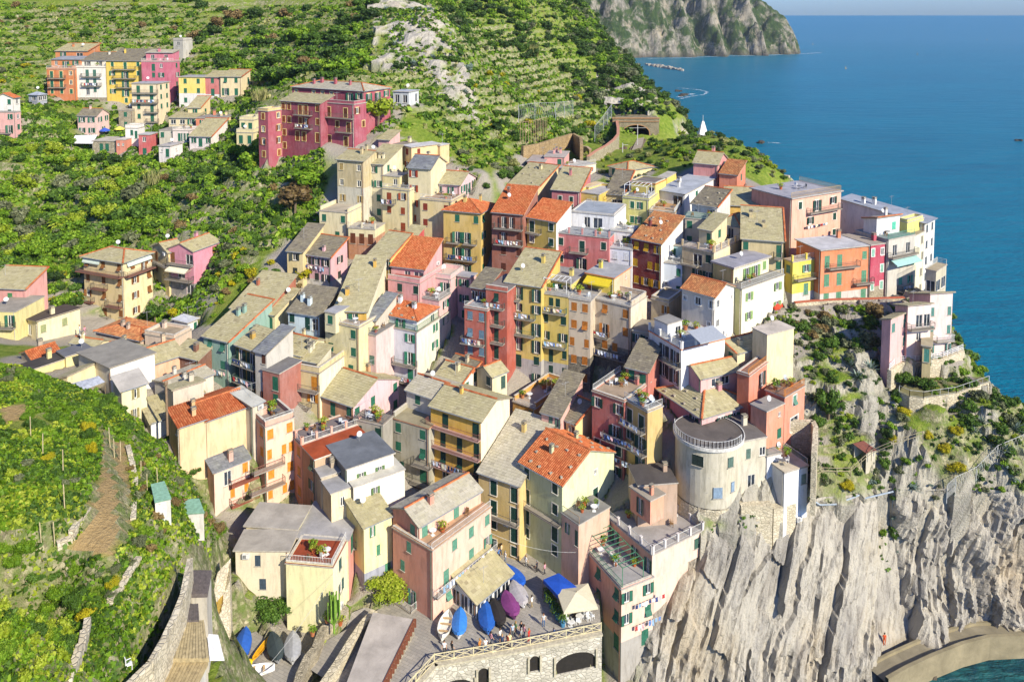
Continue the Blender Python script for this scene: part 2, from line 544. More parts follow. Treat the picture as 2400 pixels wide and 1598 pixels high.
def roof_planes(k):
 la, lc, o, p = k['la'], k['lc'], k['ov'], k['pitch']
 z = k['z']
 B2, e1, e2 = k['B2'], k['e1'], k['e2']
 def P(s, t, h): q = B2 + e1 * s + e2 * t; return np.array([q[0], q[1], z + h])
 kind = k['roof']
 pl, rd = [], []
 if kind == 'gab1':
  hr = p * lc / 2; e = -o * p
  pl = [[P(-o, -o, e), P(la + o, -o, e), P(la + o, lc / 2, hr), P(-o, lc / 2, hr)], [P(-o, lc + o, e), P(la + o, lc + o, e), P(la + o, lc / 2, hr), P(-o, lc / 2, hr)]]
  rd = [(P(-o, lc / 2, hr), P(la + o, lc / 2, hr))]
  hf = lambda s, t: p * (lc / 2 - abs(t - lc / 2))
 elif kind == 'gab2':
  hr = p * la / 2; e = -o * p
  pl = [[P(-o, -o, e), P(-o, lc + o, e), P(la / 2, lc + o, hr), P(la / 2, -o, hr)], [P(la + o, -o, e), P(la + o, lc + o, e), P(la / 2, lc + o, hr), P(la / 2, -o, hr)]]
  rd = [(P(la / 2, -o, hr), P(la / 2, lc + o, hr))]
  hf = lambda s, t: p * (la / 2 - abs(s - la / 2))
 elif kind in ('shL', 'shR', 'shl', 'shk'):
  e = -o * p
  if kind == 'shL': pl = [[P(-o, -o, e), P(la + o, -o, e), P(la + o, lc + o, p * (lc + o)), P(-o, lc + o, p * (lc + o))]]; hf = lambda s, t: p * t
  if kind == 'shR': pl = [[P(-o, -o, e), P(-o, lc + o, e), P(la + o, lc + o, p * (la + o)), P(la + o, -o, p * (la + o))]]; hf = lambda s, t: p * s
  if kind == 'shk': pl = [[P(-o, lc + o, e), P(la + o, lc + o, e), P(la + o, -o, p * (lc + o)), P(-o, -o, p * (lc + o))]]; hf = lambda s, t: p * (lc - t)
  if kind == 'shl': pl = [[P(la + o, -o, e), P(la + o, lc + o, e), P(-o, lc + o, p * (la + o)), P(-o, -o, p * (la + o))]]; hf = lambda s, t: p * (la - s)
  rd = [(pl[0][3], pl[0][2]), (pl[0][0], pl[0][3])] if k['rim'] else []
 elif kind == 'hip':
  m = min(la, lc) / 2 + o; hr = p * m - o * p; e = -o * p
  if la >= lc: r0, r1 = P(m - o, lc / 2, hr), P(la + o - m, lc / 2, hr)
  else: r0, r1 = P(la / 2, m - o, hr), P(la / 2, lc + o - m, hr)
  c0, c1, c2, c3 = P(-o, -o, e), P(la + o, -o, e), P(la + o, lc + o, e), P(-o, lc + o, e)
  if la >= lc: pl = [[c0, c1, r1, r0], [c3, c2, r1, r0], [c0, c3, r0], [c1, c2, r1]]; rd = [(r0, r1), (c0, r0), (c3, r0), (c1, r1), (c2, r1)]
  else: pl = [[c0, c3, r1, r0], [c1, c2, r1, r0], [c0, c1, r0], [c3, c2, r1]]; rd = [(r0, r1), (c0, r0), (c1, r0), (c3, r1), (c2, r1)]
  hf = lambda s, t: 0.0
 else:
  hf = lambda s, t: 0.0
 return pl, rd, hf
def railing(mb, pts, h=1.0, mat=0, gap=0.2, r=0.022, close=False):
 pts = [np.array(p, float) for p in pts]
 for a, b in zip(pts[:-1], pts[1:]):
  ln = np.linalg.norm(b - a)
  if ln < 0.05: continue
  up = np.array([0, 0, h])
  mb.bar(a + up, b + up, 0.032, mat); mb.bar(a + up * 0.12, b + up * 0.12, 0.022, mat)
  n = max(1, int(ln / gap))
  for i in range(n + 1):
   q = a + (b - a) * (i / n)
   mb.bar(q, q + up, r * (1.7 if i in (0, n) else 0.8), mat)
def chimney(root_roof, base, rz, hexs, o0):
 mb = MB()
 x, y, z = base
 h = random.uniform(0.8, 1.3)
 wd = random.uniform(0.4, 0.6)
 mb.box((x, y, z + h / 2 - 0.5), (wd, wd * 1.2, h + 1.0), 0, rz)
 mb.box((x, y, z + h + 0.04), (wd + 0.18, wd * 1.2 + 0.18, 0.09), 1, rz)
 for s in (-1, 1): mb.box((x + s * wd * 0.3 * math.cos(rz), y + s * wd * 0.3 * math.sin(rz), z + h + 0.17), (0.12, wd, 0.18), 0, rz)
 mb.box((x, y, z + h + 0.30), (wd + 0.14, wd * 1.2 + 0.14, 0.07), 1, rz)
 ob('chimney', mb.mesh('chimney', [stucco(hexs), plain('8f8878', 0.9)], o0), root_roof)
BUILT = []
def build_block(root, k, ground):
 o0 = tuple(root.location)
 B2, e1, e2, la, lc, z, st = k['B2'], k['e1'], k['e2'], k['la'], k['lc'], k['z'], k['st']
 A2, C2, D2 = B2 + e1 * la, B2 + e2 * lc, B2 + e1 * la + e2 * lc
 if k['up']: zb = z - (k['h'] or st) - 0.3
 else:
  gs = [ground(*(B2 + e1 * la * i / 4 + e2 * lc * j / 4)) for i in range(5) for j in range(5)]
  zb = min(min(gs) - 1.2, k['zb'] - 0.5)
 n1, n2 = -e2, -e1
 k['zbot'] = zb
 pl, rd, hf = roof_planes(k)
 mb = MB()
 zp = k['zb'] + k['plinth'][1] if k['plinth'] else None
 gl = lambda s: max(k['zb'] if k['up'] else -99, ground(*(A2 - e1 * s + n1 * 0.4)))
 gr = lambda s: max(k['zb'] if k['up'] else -99, ground(*(B2 + e2 * s + n2 * 0.4)))
 oL = plan_openings(k['L'], la, z, st, gl) if k['L'] else []
 oR = plan_openings(k['R'], lc, z, st, gr) if k['R'] else []
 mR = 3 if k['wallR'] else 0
 wall_face(mb, A2, B2, zb, z, n1, oL, 0, zp)
 wall_face(mb, B2, C2, zb, z, n2, oR, mR, zp)
 wall_face(mb, C2, D2, zb, z, -n1, [], mR)
 wall_face(mb, D2, A2, zb, z, -n2, [], 0)
 if pl and k['roof'] != 'hip':
  for (p, q, sp, sq, n, m_) in ((A2, B2, (la, 0), (0, 0), n1, 0), (B2, C2, (0, 0), (0, lc), n2, mR), (C2, D2, (0, lc), (la, lc), -n1, mR), (D2, A2, (la, lc), (la, 0), -n2, 0)):
   h0, h1, hm = hf(*sp), hf(*sq), hf((sp[0] + sq[0]) / 2, (sp[1] + sq[1]) / 2)
   if max(h0, h1, hm) < 0.02: continue
   mid = (p + q) / 2
   pts = [(p[0], p[1], z), (q[0], q[1], z)]
   if h1 > 0.01: pts.append((q[0], q[1], z + h1))
   if abs(hm - (h0 + h1) / 2) > 0.01: pts.append((mid[0], mid[1], z + hm))
   if h0 > 0.01: pts.append((p[0], p[1], z + h0))
   mb.poly(pts, m_, up=(n[0], n[1], 0))
 if not pl: mb.poly([(p[0], p[1], z) for p in (A2, B2, C2, D2)], 0, up=(0, 0, 1))
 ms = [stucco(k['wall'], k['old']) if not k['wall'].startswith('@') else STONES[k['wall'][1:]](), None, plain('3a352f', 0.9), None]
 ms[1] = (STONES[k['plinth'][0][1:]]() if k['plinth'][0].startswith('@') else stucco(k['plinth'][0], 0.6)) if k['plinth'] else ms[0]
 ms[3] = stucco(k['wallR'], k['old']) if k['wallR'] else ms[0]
 ob('wall', mb.mesh('wall', ms, o0), root)
 for P0, d, n, ops in ((A2, -e1, n1, oL), (B2, e2, n2, oR)):
  for (s0, s1, za, zc, ch) in ops:
   q = P0 + d * ((s0 + s1) / 2)
   add_window(root, (q[0], q[1], (za + zc) / 2), n, {'P': 'p'}.get(ch, ch), s1 - s0, zc - za, k['sh'], k['tr'])
 if pl:
  rb, tb, cb = MB(), MB(), MB()
  clay = k['mat'] in ('clay', 'oldclay')
  cen = (A2 + C2) / 2
  for pts in pl:
   n_ = np.cross(pts[1] - pts[0], pts[-1] - pts[0]); n_ /= np.linalg.norm(n_)
   if n_[2] < 0: n_ = -n_
   dn = [p - n_ * 0.14 for p in pts]
   rb.poly(pts, 0, up=n_); rb.poly(dn, 1, up=-n_)
   for i in range(len(pts)):
    j = (i + 1) % len(pts)
    mid = (pts[i] + pts[j]) / 2
    rb.poly([pts[i], pts[j], dn[j], dn[i]], 1, up=(mid - sum(pts) / len(pts)))
   U = pts[1] - pts[0]; W_ = np.linalg.norm(U); U = U / W_
   V = np.cross(n_, U)
   if np.dot(V, pts[-1] - pts[0]) < 0: V = -V
   pol = [(float(np.dot(p - pts[0], U)), float(np.dot(p - pts[0], V))) for p in pts]
   Lh = max(q[1] for q in pol)
   if k['mat'] in ('clay', 'oldclay', 'slate', 'darkslate', 'paleslate', 'greyslate'):
    rect = len(pts) == 4 and abs(pol[2][0] - W_) < 0.05 and abs(pol[3][0]) < 0.05
    lay_tiles(tb, pts[0] + n_ * 0.004, U, V, W_, Lh, None if rect else pol, clay)
  tm = tiles_mat(k['mat']) if tb.f else membrane(k['mat'])
  ro = ob('roof', rb.mesh('roof', [tm, plain('a89c86', 0.9)], o0), root)
  if tb.f:
   ob('roof_tile_courses' if clay else 'slate_courses', tb.mesh('courses', [tm], o0, tint=True), ro, kind='stuff')
   for a, b in rd:
    ridge_caps(cb, a + np.array([0, 0, 0.03]), b + np.array([0, 0, 0.03]))
   if cb.f: ob('ridge_tiles', cb.mesh('ridge_tiles', [tiles_mat('clay')], o0, tint=True), ro, kind='stuff')
  for i in range(k['chim']):
   s, t = random.uniform(0.2, 0.8), random.uniform(0.25, 0.8)
   q = B2 + e1 * la * s + e2 * lc * t
   hh = hf(la * s, lc * t) if k['roof'] != 'hip' else k['pitch'] * min(la * s, lc * t, la * (1 - s), lc * (1 - t))
   chimney(ro, (q[0], q[1], z + hh), k['W'], k['parc'] or k['wall'] if not k['wall'].startswith('@') else 'b8a88a', o0)
  if k.get('stones'):
   sb = 0
   for pts in pl[:2]:
    U = pts[1] - pts[0]; V = pts[-1] - pts[0]
    for i in range(4):
     for j in range(3):
      if random.random() < 0.2: continue
      q = pts[0] + U * ((i + 0.5 + random.uniform(-.15, .15)) / 4.3) + V * ((j + 0.4 + random.uniform(-.15, .15)) / 3.2)
      stb = MB(); stb.box((0, 0, 0), (0.42, 0.3, 0.22), 0, random.random() * 3)
      if 'rstone' not in MESH: MESH['rstone'] = stb.mesh('stone', [plain('b0a690', 0.95)])
      ob('roof_stone', MESH['rstone'], ro, Vector(q) + Vector((0, 0, 0.16)) - root.location, random.random() * 3)
 elif k['roof'] == 'flat':
  rb = MB()
  o = k['ov'] if k['ov'] < 0.3 or k.get('slab') else 0.12
  q = [B2 - e1 * o - e2 * o, A2 + e1 * o - e2 * o, D2 + e1 * o + e2 * o, C2 - e1 * o + e2 * o]
  c_ = (B2 + D2) / 2
  th = k.get('thick', 0.18)
  rb.poly([(p[0], p[1], z + th) for p in q], 0, up=(0, 0, 1)); rb.poly([(p[0], p[1], z + 0.004) for p in q], 1, up=(0, 0, -1))
  for i in range(4):
   a, b = q[i], q[(i + 1) % 4]; m_ = (a + b) / 2 - c_
   rb.poly([(a[0], a[1], z + 0.004), (b[0], b[1], z + 0.004), (b[0], b[1], z + th), (a[0], a[1], z + th)], 1, up=(m_[0], m_[1], 0))
  ro = ob('roof', rb.mesh('roof', [membrane(k['top']), plain(k.get('edge', 'b5ada0'), 0.85)], o0), root)
  zt = z + th
  edges = {'L': (A2, B2, n1), 'R': (B2, C2, n2), 'k': (C2, D2, -n1), 'l': (D2, A2, -n2)}
  if k['par'] > 0:
   pb = MB()
   for E in k['parE']:
    a, b, n = edges[E]
    d = (b - a) / np.linalg.norm(b - a)
    m_ = (a + b) / 2 - n * 0.13
    ln = np.linalg.norm(b - a) - (0.0 if E in 'LK' else 0.54)
    pb.box((m_[0], m_[1], zt + k['par'] / 2 - 0.02), (ln if E not in 'Lk' else ln, 0.24, k['par'] + 0.03), 0, math.atan2(d[1], d[0]))
    pb.box((m_[0], m_[1], zt + k['par'] + 0.025), (ln + 0.06, 0.32, 0.06), 1, math.atan2(d[1], d[0]))
   ob('parapet', pb.mesh('parapet', [stucco(k['parc'] or k['wall'], k['old']) if not (k['parc'] or k['wall']).startswith('@') else STONES['town'](), plain('cfc6b4', 0.9)], o0), root)
  if k['rail']:
   rl = MB()
   for E in k['rail']:
    a, b, n = edges[E]
    a, b = a - n * 0.12, b - n * 0.12
    zz = zt + k['par'] * (1 if E in k['parE'] else 0)
    railing(rl, [(a[0], a[1], zz), (b[0], b[1], zz)], 0.95 - min(0.5, k['par']))
    if k['post']:
     ln = np.linalg.norm(b - a); n_ = max(1, int(round(ln / 2.6)))
     for i in range(n_ + 1):
      p = a + (b - a) * i / n_
      rl.box((p[0], p[1], zz + 0.5), (0.3, 0.3, 1.1), 1, k['W'])
      rl.box((p[0], p[1], zz + 1.08), (0.38, 0.38, 0.06), 1, k['W'])
   ob('railing', rl.mesh('railing', [plain(k['rcol'], 0.5), stucco(k['post'] or 'e8e0d0', 0.2)], o0), root)
  for i in range(k['chim']):
   s, t = random.uniform(0.2, 0.8), random.uniform(0.35, 0.85)
   q = B2 + e1 * la * s + e2 * lc * t
   chimney(ro, (q[0], q[1], zt), k['W'], k['parc'] or k['wall'] if not k['wall'].startswith('@') else 'b8a88a', o0)
 if k.get('perg'):
  s0, s1, t0, t1, hh, hx_ = k['perg']; pb = MB(); zt = z + (0.18 if k['roof'] == 'flat' else 0)
  P_ = lambda s, t, h: (*(B2 + e1 * la * s + e2 * lc * t), zt + h)
  for s in (s0, s1):
   for t in (t0, t1): pb.bar(P_(s, t, 0), P_(s, t, hh), 0.06)
  for t in (t0, t1): pb.bar(P_(s0, t, hh), P_(s1, t, hh), 0.06)
  nb = max(3, int(abs(s1 - s0) * la / 0.8))
  for i in range(nb + 1):
   s = s0 + (s1 - s0) * i / nb; pb.bar(P_(s, t0, hh), P_(s, t1, hh), 0.045)
  ob('pergola', pb.mesh('pergola', [plain(hx_, 0.5)], o0), root)
 for (face, r, f0, f1, dp, hx_) in k.get('awn', ()):
  P0, d, n, ln = (A2, -e1, n1, la) if face == 'L' else (B2, e2, n2, lc)
  zf = z - st * r - 0.25
  a, b = P0 + d * (ln * f0) + n * 0.05, P0 + d * (ln * f1) + n * 0.05
  c, e = b + n * dp, a + n * dp
  ab = MB()
  for lo in (0.0, 0.05): ab.poly([(*a, zf - lo), (*b, zf - lo), (*c, zf - 0.75 - lo), (*e, zf - 0.75 - lo)], 0, up=(0, 0, 1 if lo == 0 else -1))
  ab.poly([(*e, zf - 0.75), (*c, zf - 0.75), (*c, zf - 0.98), (*e, zf - 0.98)], 0, up=(n[0], n[1], 0))
  for q, w_ in ((a, e), (b, c)): ab.bar((*q, zf - .6), (*w_, zf - 0.78), 0.03)
  ob('awning', ab.mesh('awning', [plain(hx_, 0.8, var=.1)], o0), root)
 for bl in k['bal']:
  face, r, f0, f1 = bl[:4]
  dp = bl[4] if len(bl) > 4 else 1.0
  P0, d, n, ln = (A2, -e1, n1, la) if face == 'L' else (B2, e2, n2, lc)
  zf = z - st * (r + 1) + 0.1
  a, b = P0 + d * (ln * f0), P0 + d * (ln * f1)
  m_ = (a + b) / 2 + n * (dp / 2 - 0.02)
  bb = MB()
  bb.box((m_[0], m_[1], zf - 0.08), (np.linalg.norm(b - a), dp + 0.04, 0.15), 0, math.atan2(d[1], d[0]))
  bo = ob('balcony', bb.mesh('balcony', [membrane(k.get('bcol', 'a39a8c'))], o0), root)
  rl = MB()
  i0, i1 = a + n * 0.03, b + n * 0.03
  j0, j1 = a + n * (dp - 0.06), b + n * (dp - 0.06)
  railing(rl, [(*i0, zf), (*j0, zf), (*j1, zf), (*i1, zf)], 1.0)
  ob('railing', rl.mesh('railing', [plain(k.get('brail', '6a665c'), 0.5)], o0), bo)
 if pl:
  gb = MB()
  for a, b, n in ((A2, B2, n1), (B2, C2, n2)):
   if (k['roof'] in ('gab1', 'shL', 'hip') and a is A2) or (k['roof'] in ('gab2', 'shR', 'hip') and a is B2):
    o = k['ov'] + 0.06; zz = z - k['ov'] * k['pitch'] - 0.02
    gb.bar((a[0] + n[0] * o, a[1] + n[1] * o, zz), (b[0] + n[0] * o, b[1] + n[1] * o, zz), 0.075, 0, 6)
  if gb.f: ob('gutter', gb.mesh('gutter', [plain('8f9498', 0.45)], o0), root)
 if random.random() < 0.30 and la > 3.5:
  s = random.uniform(0.15, 0.85); zz = z - random.choice((0.6, st + 0.35, 2 * st + .35))
  P0, d, n, ln = random.choice(((A2, -e1, n1, la), (B2, e2, n2, lc)))
  q = P0 + d * (ln * s) + n * 0.19
  ops = oL if n is n1 else oR
  if not any(o_[0] - .7 < ln * s < o_[1] + .7 and o_[2] - .5 < zz < o_[3] + .5 for o_ in ops):
   if 'acu' not in MESH:
    ab = MB(); ab.box((0, 0, 0), (0.85, 0.34, 0.6), 0); ab.lathe((0, 0, 0), [(0.0, 0)], 3) if 0 else None
    ab.box((-0.12, -0.175, 0), (0.46, 0.02, 0.46), 1); ab.box((0, 0.05, -0.36), (0.7, 0.3, 0.05), 1)
    MESH['acu'] = ab.mesh('air_conditioner', [plain('e8e6e0', 0.5), plain('8d8d8a', 0.6)])
   ob('air_conditioner', MESH['acu'], root, Vector((q[0], q[1], zz)) - root.location, math.atan2(n[0], -n[1]))
 if random.random() < 0.33:
  q = B2 + e1 * la * random.uniform(.2, .8) + e2 * lc * random.uniform(.3, .8)
  hh = z + 0.15 + (hf(*((q - B2) @ e1, (q - B2) @ e2)) if pl and k['roof'] != 'hip' else 0.2 if not pl else 0.8)
  if 'dish' not in MESH:
   db = MB(); db.bar((0, 0, -0.6), (0, 0, 1.1), 0.03)
   db.lathe((0, 0, 0), [(0.02, 0), (0.3, 0.05), (0.42, 0.14)], 12, 1)
   for i in range(len(db.v) - 36, len(db.v)): x, y, zz = db.v[i]; db.v[i] = (x, -zz * 0.9 - 0.05 + y * 0.35, y * 0.9 + 1.0)
   MESH['dish'] = db.mesh('satellite_dish', [plain('9a9a98', .5), plain('c9c9c6', .5)])
   ab = MB(); ab.bar((0, 0, -0.6), (0, 0, 2.2), 0.025); ab.bar((-.7, 0, 2.0), (.7, 0, 2.0), .018)
   for i in range(6): ab.bar((-.6 + .24 * i, -.3, 2.0), (-.6 + .24 * i, .3, 2.0), .012)
   MESH['aerial'] = ab.mesh('aerial', [plain('b0b0ae', .5)])
  nm = random.choice(('dish', 'aerial'))
  ob({'dish': 'satellite_dish'}.get(nm, nm), MESH[nm], root, Vector((q[0], q[1], hh)) - root.location, 0.6)
 if random.random() < 0.75 and not k['up'] and la > 4:
  dp_ = MB()
  q = B2 + n1 * 0.07 + e1 * 0.25
  dp_.bar((q[0], q[1], zb), (q[0], q[1], z - 0.05), 0.055, 0, 6)
  ob('drainpipe', dp_.mesh('drainpipe', [plain(random.choice(('8a6a55', 'c9c2b2', '6d7a6a')), 0.6)], o0), root)
STONES = {'town': lambda: stone_mat('town', '8f8672', 'b5aa92', '6d6453', 3.0),
    'cliff': lambda: stone_mat('cliff', 'b9ad92', 'd2c7ac', '8f8570', 2.0, 0.5),
    'dark': lambda: stone_mat('dark', '6b665c', '8b8475', '4c4841', 2.6),
    'terrace': lambda: stone_mat('terrace', '938a72', 'b8ad90', '6b6450', 2.4)}
# the houses, one by one
CRE, GR, WHT = 'f3dcae', GREEN, 'f6efe0'
Hs('row_house', 'tall orange house with two rows of balconies at the left end of the upper hamlet',
  K('00', (428, 640), (692, 640), None, 250, w=-4, c=9, by=950, wall='e0803c', L='ddw/ddw/sss', tr='f3d59a', bal=(('L', 0, .08, .66), ('L', 1, .08, .66)), rail='L', par=.3, top='a89a88', plinth=('@town', 0.3)),
  K('00', (470, 550), (740, 548), None, 253.5, w=-4, c=6, h=2.6, up=True, wall='e08a48', L='wDo', roof='shL', mat='9a9c9e', pitch=.12, chim=0),
  K('00', (508, 470), (805, 470), None, 262, w=-4, c=7, h=3, up=True, wall='df8640', L='oW', roof='shL', mat='slate', pitch=.3, rim=True))
Hs('row_house', 'white balconied house between the orange and the yellow house of the upper hamlet',
  K('00', (698, 625), (968, 625), None, 250, w=-4, c=10, by=918, wall='fbf0dc', L='.dd./.dd./.Gs.', sh='4f7a68', bal=(('L', 0, .2, .85), ('L', 1, .2, .85)), rail='L', par=.35, top='a89a88', plinth=('@town', 0.7)),
  K('00', (752, 535), (970, 555), (1085, 490), 253.5, w=-4, h=2.6, up=True, wall='f8ecd2', L='oo', roof='shL', mat='darkslate', pitch=.3, sh='6a6a66', rim=True))
Hs('row_house', 'bright yellow four storey house with brown slate roof in the upper hamlet',
  K('00', (972, 580), (1325, 560), None, 249, w=-4, c=9, by=985, st=2.85, wall='f5cd1e', L='sds/oDs/oD./oDs', roof='shL', mat='darkslate', pitch=.36, tr='f7e7b0', bal=(('L', 0, .2, .78), ('L', 1, .2, .78), ('L', 2, .28, .7))))
Hs('row_house', 'raspberry pink house with glazed roof storey at the right end of the upper hamlet row',
  K('00', (1298, 575), (1590, 572), (1650, 560), 246, w=-4, by=900, wall='d96a80', L='.dw./.so./oo', R='s/o', roof='flat', par=.2, rail='L', top='b09a90', c=9),
  K('00', (1340, 490), (1585, 486), (1645, 470), 249, w=-4, h=2.7, up=True, wall='e0788a', L='GG', roof='shL', mat='paleslate', pitch=.18, c=7))
Hs('unfinished_house', 'roofless grey concrete shell on the slope above the upper hamlet',
  K('00', (1592, 375), (1680, 372), (1768, 365), 272, w=-15, by=525, wall='c9c2b0', L='.m.', roof='flat', par=.5, chim=0, old=.8, top='8f887c'))
Hs('row_house', 'low pale yellow house with flat grey roof left of the rose house',
  K('00', (1640, 712), (1880, 712), None, 240, w=-4, c=7, by=885, wall='f3dc5e', L='ss/ss', chim=0, top='a8a6a2', plinth=('e8e4dc', .8), slab=True, ov=.3))
Hs('row_house', 'narrow rose house between the pale yellow and the cream one',
  K('00', (1880, 712), (2022, 710), None, 240, w=-4, c=7, by=890, wall='d97a72', L='s/g', roof='shL', mat='slate', pitch=.2, chim=0, plinth=('e8e4dc', .7)))
Hs('row_house', 'cream end house with slate roof at the right of the low upper row',
  K('00', (2024, 708), (2215, 706), (2300, 690), 239, w=-4, by=892, wall='f3dca6', L='ps/Dg', R='.g', roof='shL', mat='slate', pitch=.22, chim=0, rim=True))
Hs('apartment_house', 'tall cream house with four storeys of balconies in front of the pink one',
  K('00', (1208, 772), (1450, 772), (1556, 752), 234, w=-4, by=1165, st=2.85, wall='f3dcae', L='dd/dd/sd/sd', R='ss/ss/ss', top='b0aeb0', chim=0, bal=(('L', 0, 0, 1), ('L', 1, 0, 1), ('L', 2, .52, 1), ('L', 3, .55, 1)), slab=True))
Hs('annex_house', 'small rough stone annex left of the tall cream house',
  K('00', (1088, 1015), (1214, 1018), None, 233, w=-4, c=5, by=1170, wall='@town', L='s', chim=0, par=.3, top='b8b0a0'))
Hs('cottage', 'pale pink cottage with steep slate roof beside the blue parasols',
  K('00', (712, 1064), (882, 1064), (1000, 1010), 226, w=-6, by=1245, st=3.0, wall='f3c9b8', L='oo/oo', R='oh/h', roof='gab1', mat='darkslate', pitch=.55, rim=True, sh=GREEN))
Hs('annex_house', 'stone shed with green doors under the hamlet terrace',
  K('00', (850, 1296), (1062, 1300), None, 214, w=-4, c=7, by=1398, wall='@town', L='.gg.', chim=0, top='c2b8a6', ov=.2))
Hs('cottage', 'little white house with roof terrace above the salmon porch',
  K('00', (1150, 1180), (1268, 1182), (1330, 1160), 216, w=-4, by=1320, wall='f7eee0', L='.sg/', par=.8, top='c8c0b2', chim=0),
  K('00', (1066, 1285), (1150, 1288), None, 213, w=-4, c=5, by=1395, wall='e88a68', L='SS', chim=0, top='d8cfc4'))
Hs('cottage', 'small coral red house with one lit side wall below the cream tower house',
  K('00', (1272, 1242), (1376, 1242), (1448, 1225), 212, w=-4, by=1398, wall='d9605c', L='w/g', chim=0, top='c2c0bc', ov=.2))
Hs('garden_cabin', 'white flat roofed cabin on the meadow below the hamlet',
  K('00', (1458, 1348), (1562, 1346), (1676, 1335), 202, w=-12, by=1448, wall='f6e8e0', L='Sg', R='.S.', chim=0, top='b9b2aa', ov=.25))
Hs('cottage', 'grey weathered house with small windows left of the white terrace rooms',
  K('00', (1462, 1200), (1578, 1202), None, 213, w=-4, c=6, by=1315, wall='d8cdb4', L='s./', top='a59c8c', chim=0),
  K('00', (1585, 1205), (1745, 1205), None, 212, w=-4, c=6, by=1315, wall='f3dfd2', L='.gDg', top='c8bfae', chim=0, rail='L', par=.3))
Hs('cottage', 'cream house with wide windows and terrace under an orange awning',
  K('00', (1550, 1085), (1798, 1085), None, 221, w=-4, c=6, by=1210, wall='f0dca8', L='mmo', top='9a8f7c', chim=0, roof='shL', mat='slate', pitch=.15))
Hs('cottage', 'salmon and cream flat house with chimneys at the middle of the hamlet',
  K('00', (1800, 1088), (1932, 1090), None, 218, w=-4, c=8, by=1240, wall='e8895c', L='o', top='9a9288', chim=1, ov=.2),
  K('00', (1934, 1090), (2052, 1092), (2166, 1068), 218, w=-4, by=1240, wall='efd596', L='s', R='oh', top='9a9288', chim=2, ov=.2))
Hs('cottage', 'cream house with small slate gable behind the salmon and cream flat house',
  K('00', (1725, 995), (1842, 990), (1932, 960), 226, w=-4, by=1080, wall='f0d698', L='h', R='g', roof='shL', mat='slate', pitch=.4, rim=True, chim=0))
Hs('cottage', 'white low house with broad slate roof above the stone retaining wall',
  K('00', (1740, 1252), (1940, 1255), (2092, 1215), 208, w=-10, by=1345, wall='f5e6dc', L='hgh', R='...', roof='shL', mat='slate', pitch=.42, rim=True, chim=0))
Hs('cottage', 'cream house with roof terrace and potted plants left of the red palace',
  K('00', (2172, 1215), (2330, 1225), (2400, 1210), 203, w=-10, by=1330, wall='f1dfa0', L='gg', par=.8, top='a89f92', chim=0),
  K('00', (2200, 1100), (2330, 1108), (2420, 1080), 206, w=-10, h=3, up=True, wall='f3e2a8', L='gg', par=.7, top='a09a8e', chim=1))
Hs('row_house', 'white house with orange clay roof at the left picture edge',
  K('00', (-60, 905), (130, 900), (182, 880), 222, w=-4, by=1010, wall='f5efe0', L='.s', R='w', roof='gab2', mat='clay', pitch=.4, chim=0))
Hs('apartment_house', 'pink house with green shutters cut by the left picture edge',
  K('00', (-80, 1040), (140, 1036), (190, 1015), 217, w=-4, by=1345, wall='f2b3a8', L='.h/.D/.D', R='w/s/s', top='a39a90', chim=0, bal=(('L', 1, .3, .8),)))
Hs('garden_pavilion', 'grey metal pavilion with hipped roof beside the orange house',
  K('00', (262, 880), (352, 872), (430, 868), 240, w=-20, by=930, wall='a9adb5', L='m', R='mm', roof='hip', mat='a3a9b4', pitch=.5, chim=0))
Hs('palace', 'long crimson house with slate hip roof, wine red front and sunlit right side',
  K('01', (330, 795), (992, 838), (1232, 805), 184, by=1290, st=3.05, wall='b9525f', L='w.www.Do', R='DDo/ooo/...', roof='hip', mat='paleslate', pitch=.28, chim=4, tr='eed58c', bal=(('R', 0, .08, .7),)),
  K('01', (226, 905), (590, 948), None, 178.5, w=-28, c=4.5, by=1290, st=3.05, wall='ab4a58', L='ss.dd.s/ss.sD.s/s.gg.g', sh='8a4a2c', roof='shL', mat='slate', pitch=.3, chim=0, tr='eed58c', bal=(('L', 0, .38, .8), ('L', 1, .4, .8))),
  K('01', (592, 958), (900, 965), (1012, 925), 177, w=-28, fw=1, c=5, by=1330, st=3.2, wall='b95262', L='dd/.sd/gg', R='o./.s/', sh='6b3d24', top='cfc3a8', chim=0, tr='eed58c', par=.6, parE='LR', bal=(('L', 0, 0, 1), ('L', 1, .5, .95))), cat='house')
Hs('annex_house', 'small crimson annex with yellow rimmed roof terrace left of the palace',
  K('01', (20, 1030), (108, 1028), (236, 1000), 180, w=-28, fw=1, by=1235, wall='ba5664', L='s/w', R='.w', sh='9a5a3a', par=.5, top='cdbf98', chim=0, tr='eed58c', parc='e8c87a'))
Hs('greenhouse', 'white glazed garden room on the slope right of the palace',
  K('01', (1260, 865), (1405, 850), (1495, 838), 196, w=-20, by=948, wall='d8dcd8', L='GG', R='.G', chim=0, top='b8bcc0', ov=.25))
Hs('cottage', 'low pink house with slate roof right below the palace',
  K('01', (1125, 1272), (1225, 1285), (1322, 1245), 176, by=1345, wall='f0b4a8', L='.S', R='..', roof='shL', mat='slate', pitch=.3, chim=0))
Hs('row_house', 'peach house with white flat roof and long blank lit wall below the palace',
  K('01', (1350, 1340), (1428, 1358), (1690, 1325), 172, w=-30, by=1568, wall='f6cf8c', L='s', R='.s....', sh='8a3a28', top='cfccc6', slab=True, ov=.3, chim=0),
  K('01', (1240, 1310), (1350, 1345), (1480, 1290), 175, w=-30, h=4, by=1480, wall='e8d49a', L='..', top='8d8474', chim=1),
  K('01', (1630, 1340), (1692, 1345), (1775, 1330), 176, w=-30, h=6, by=1560, wall='f4cc8a', top='d4d2cc', chim=0, R='..'))
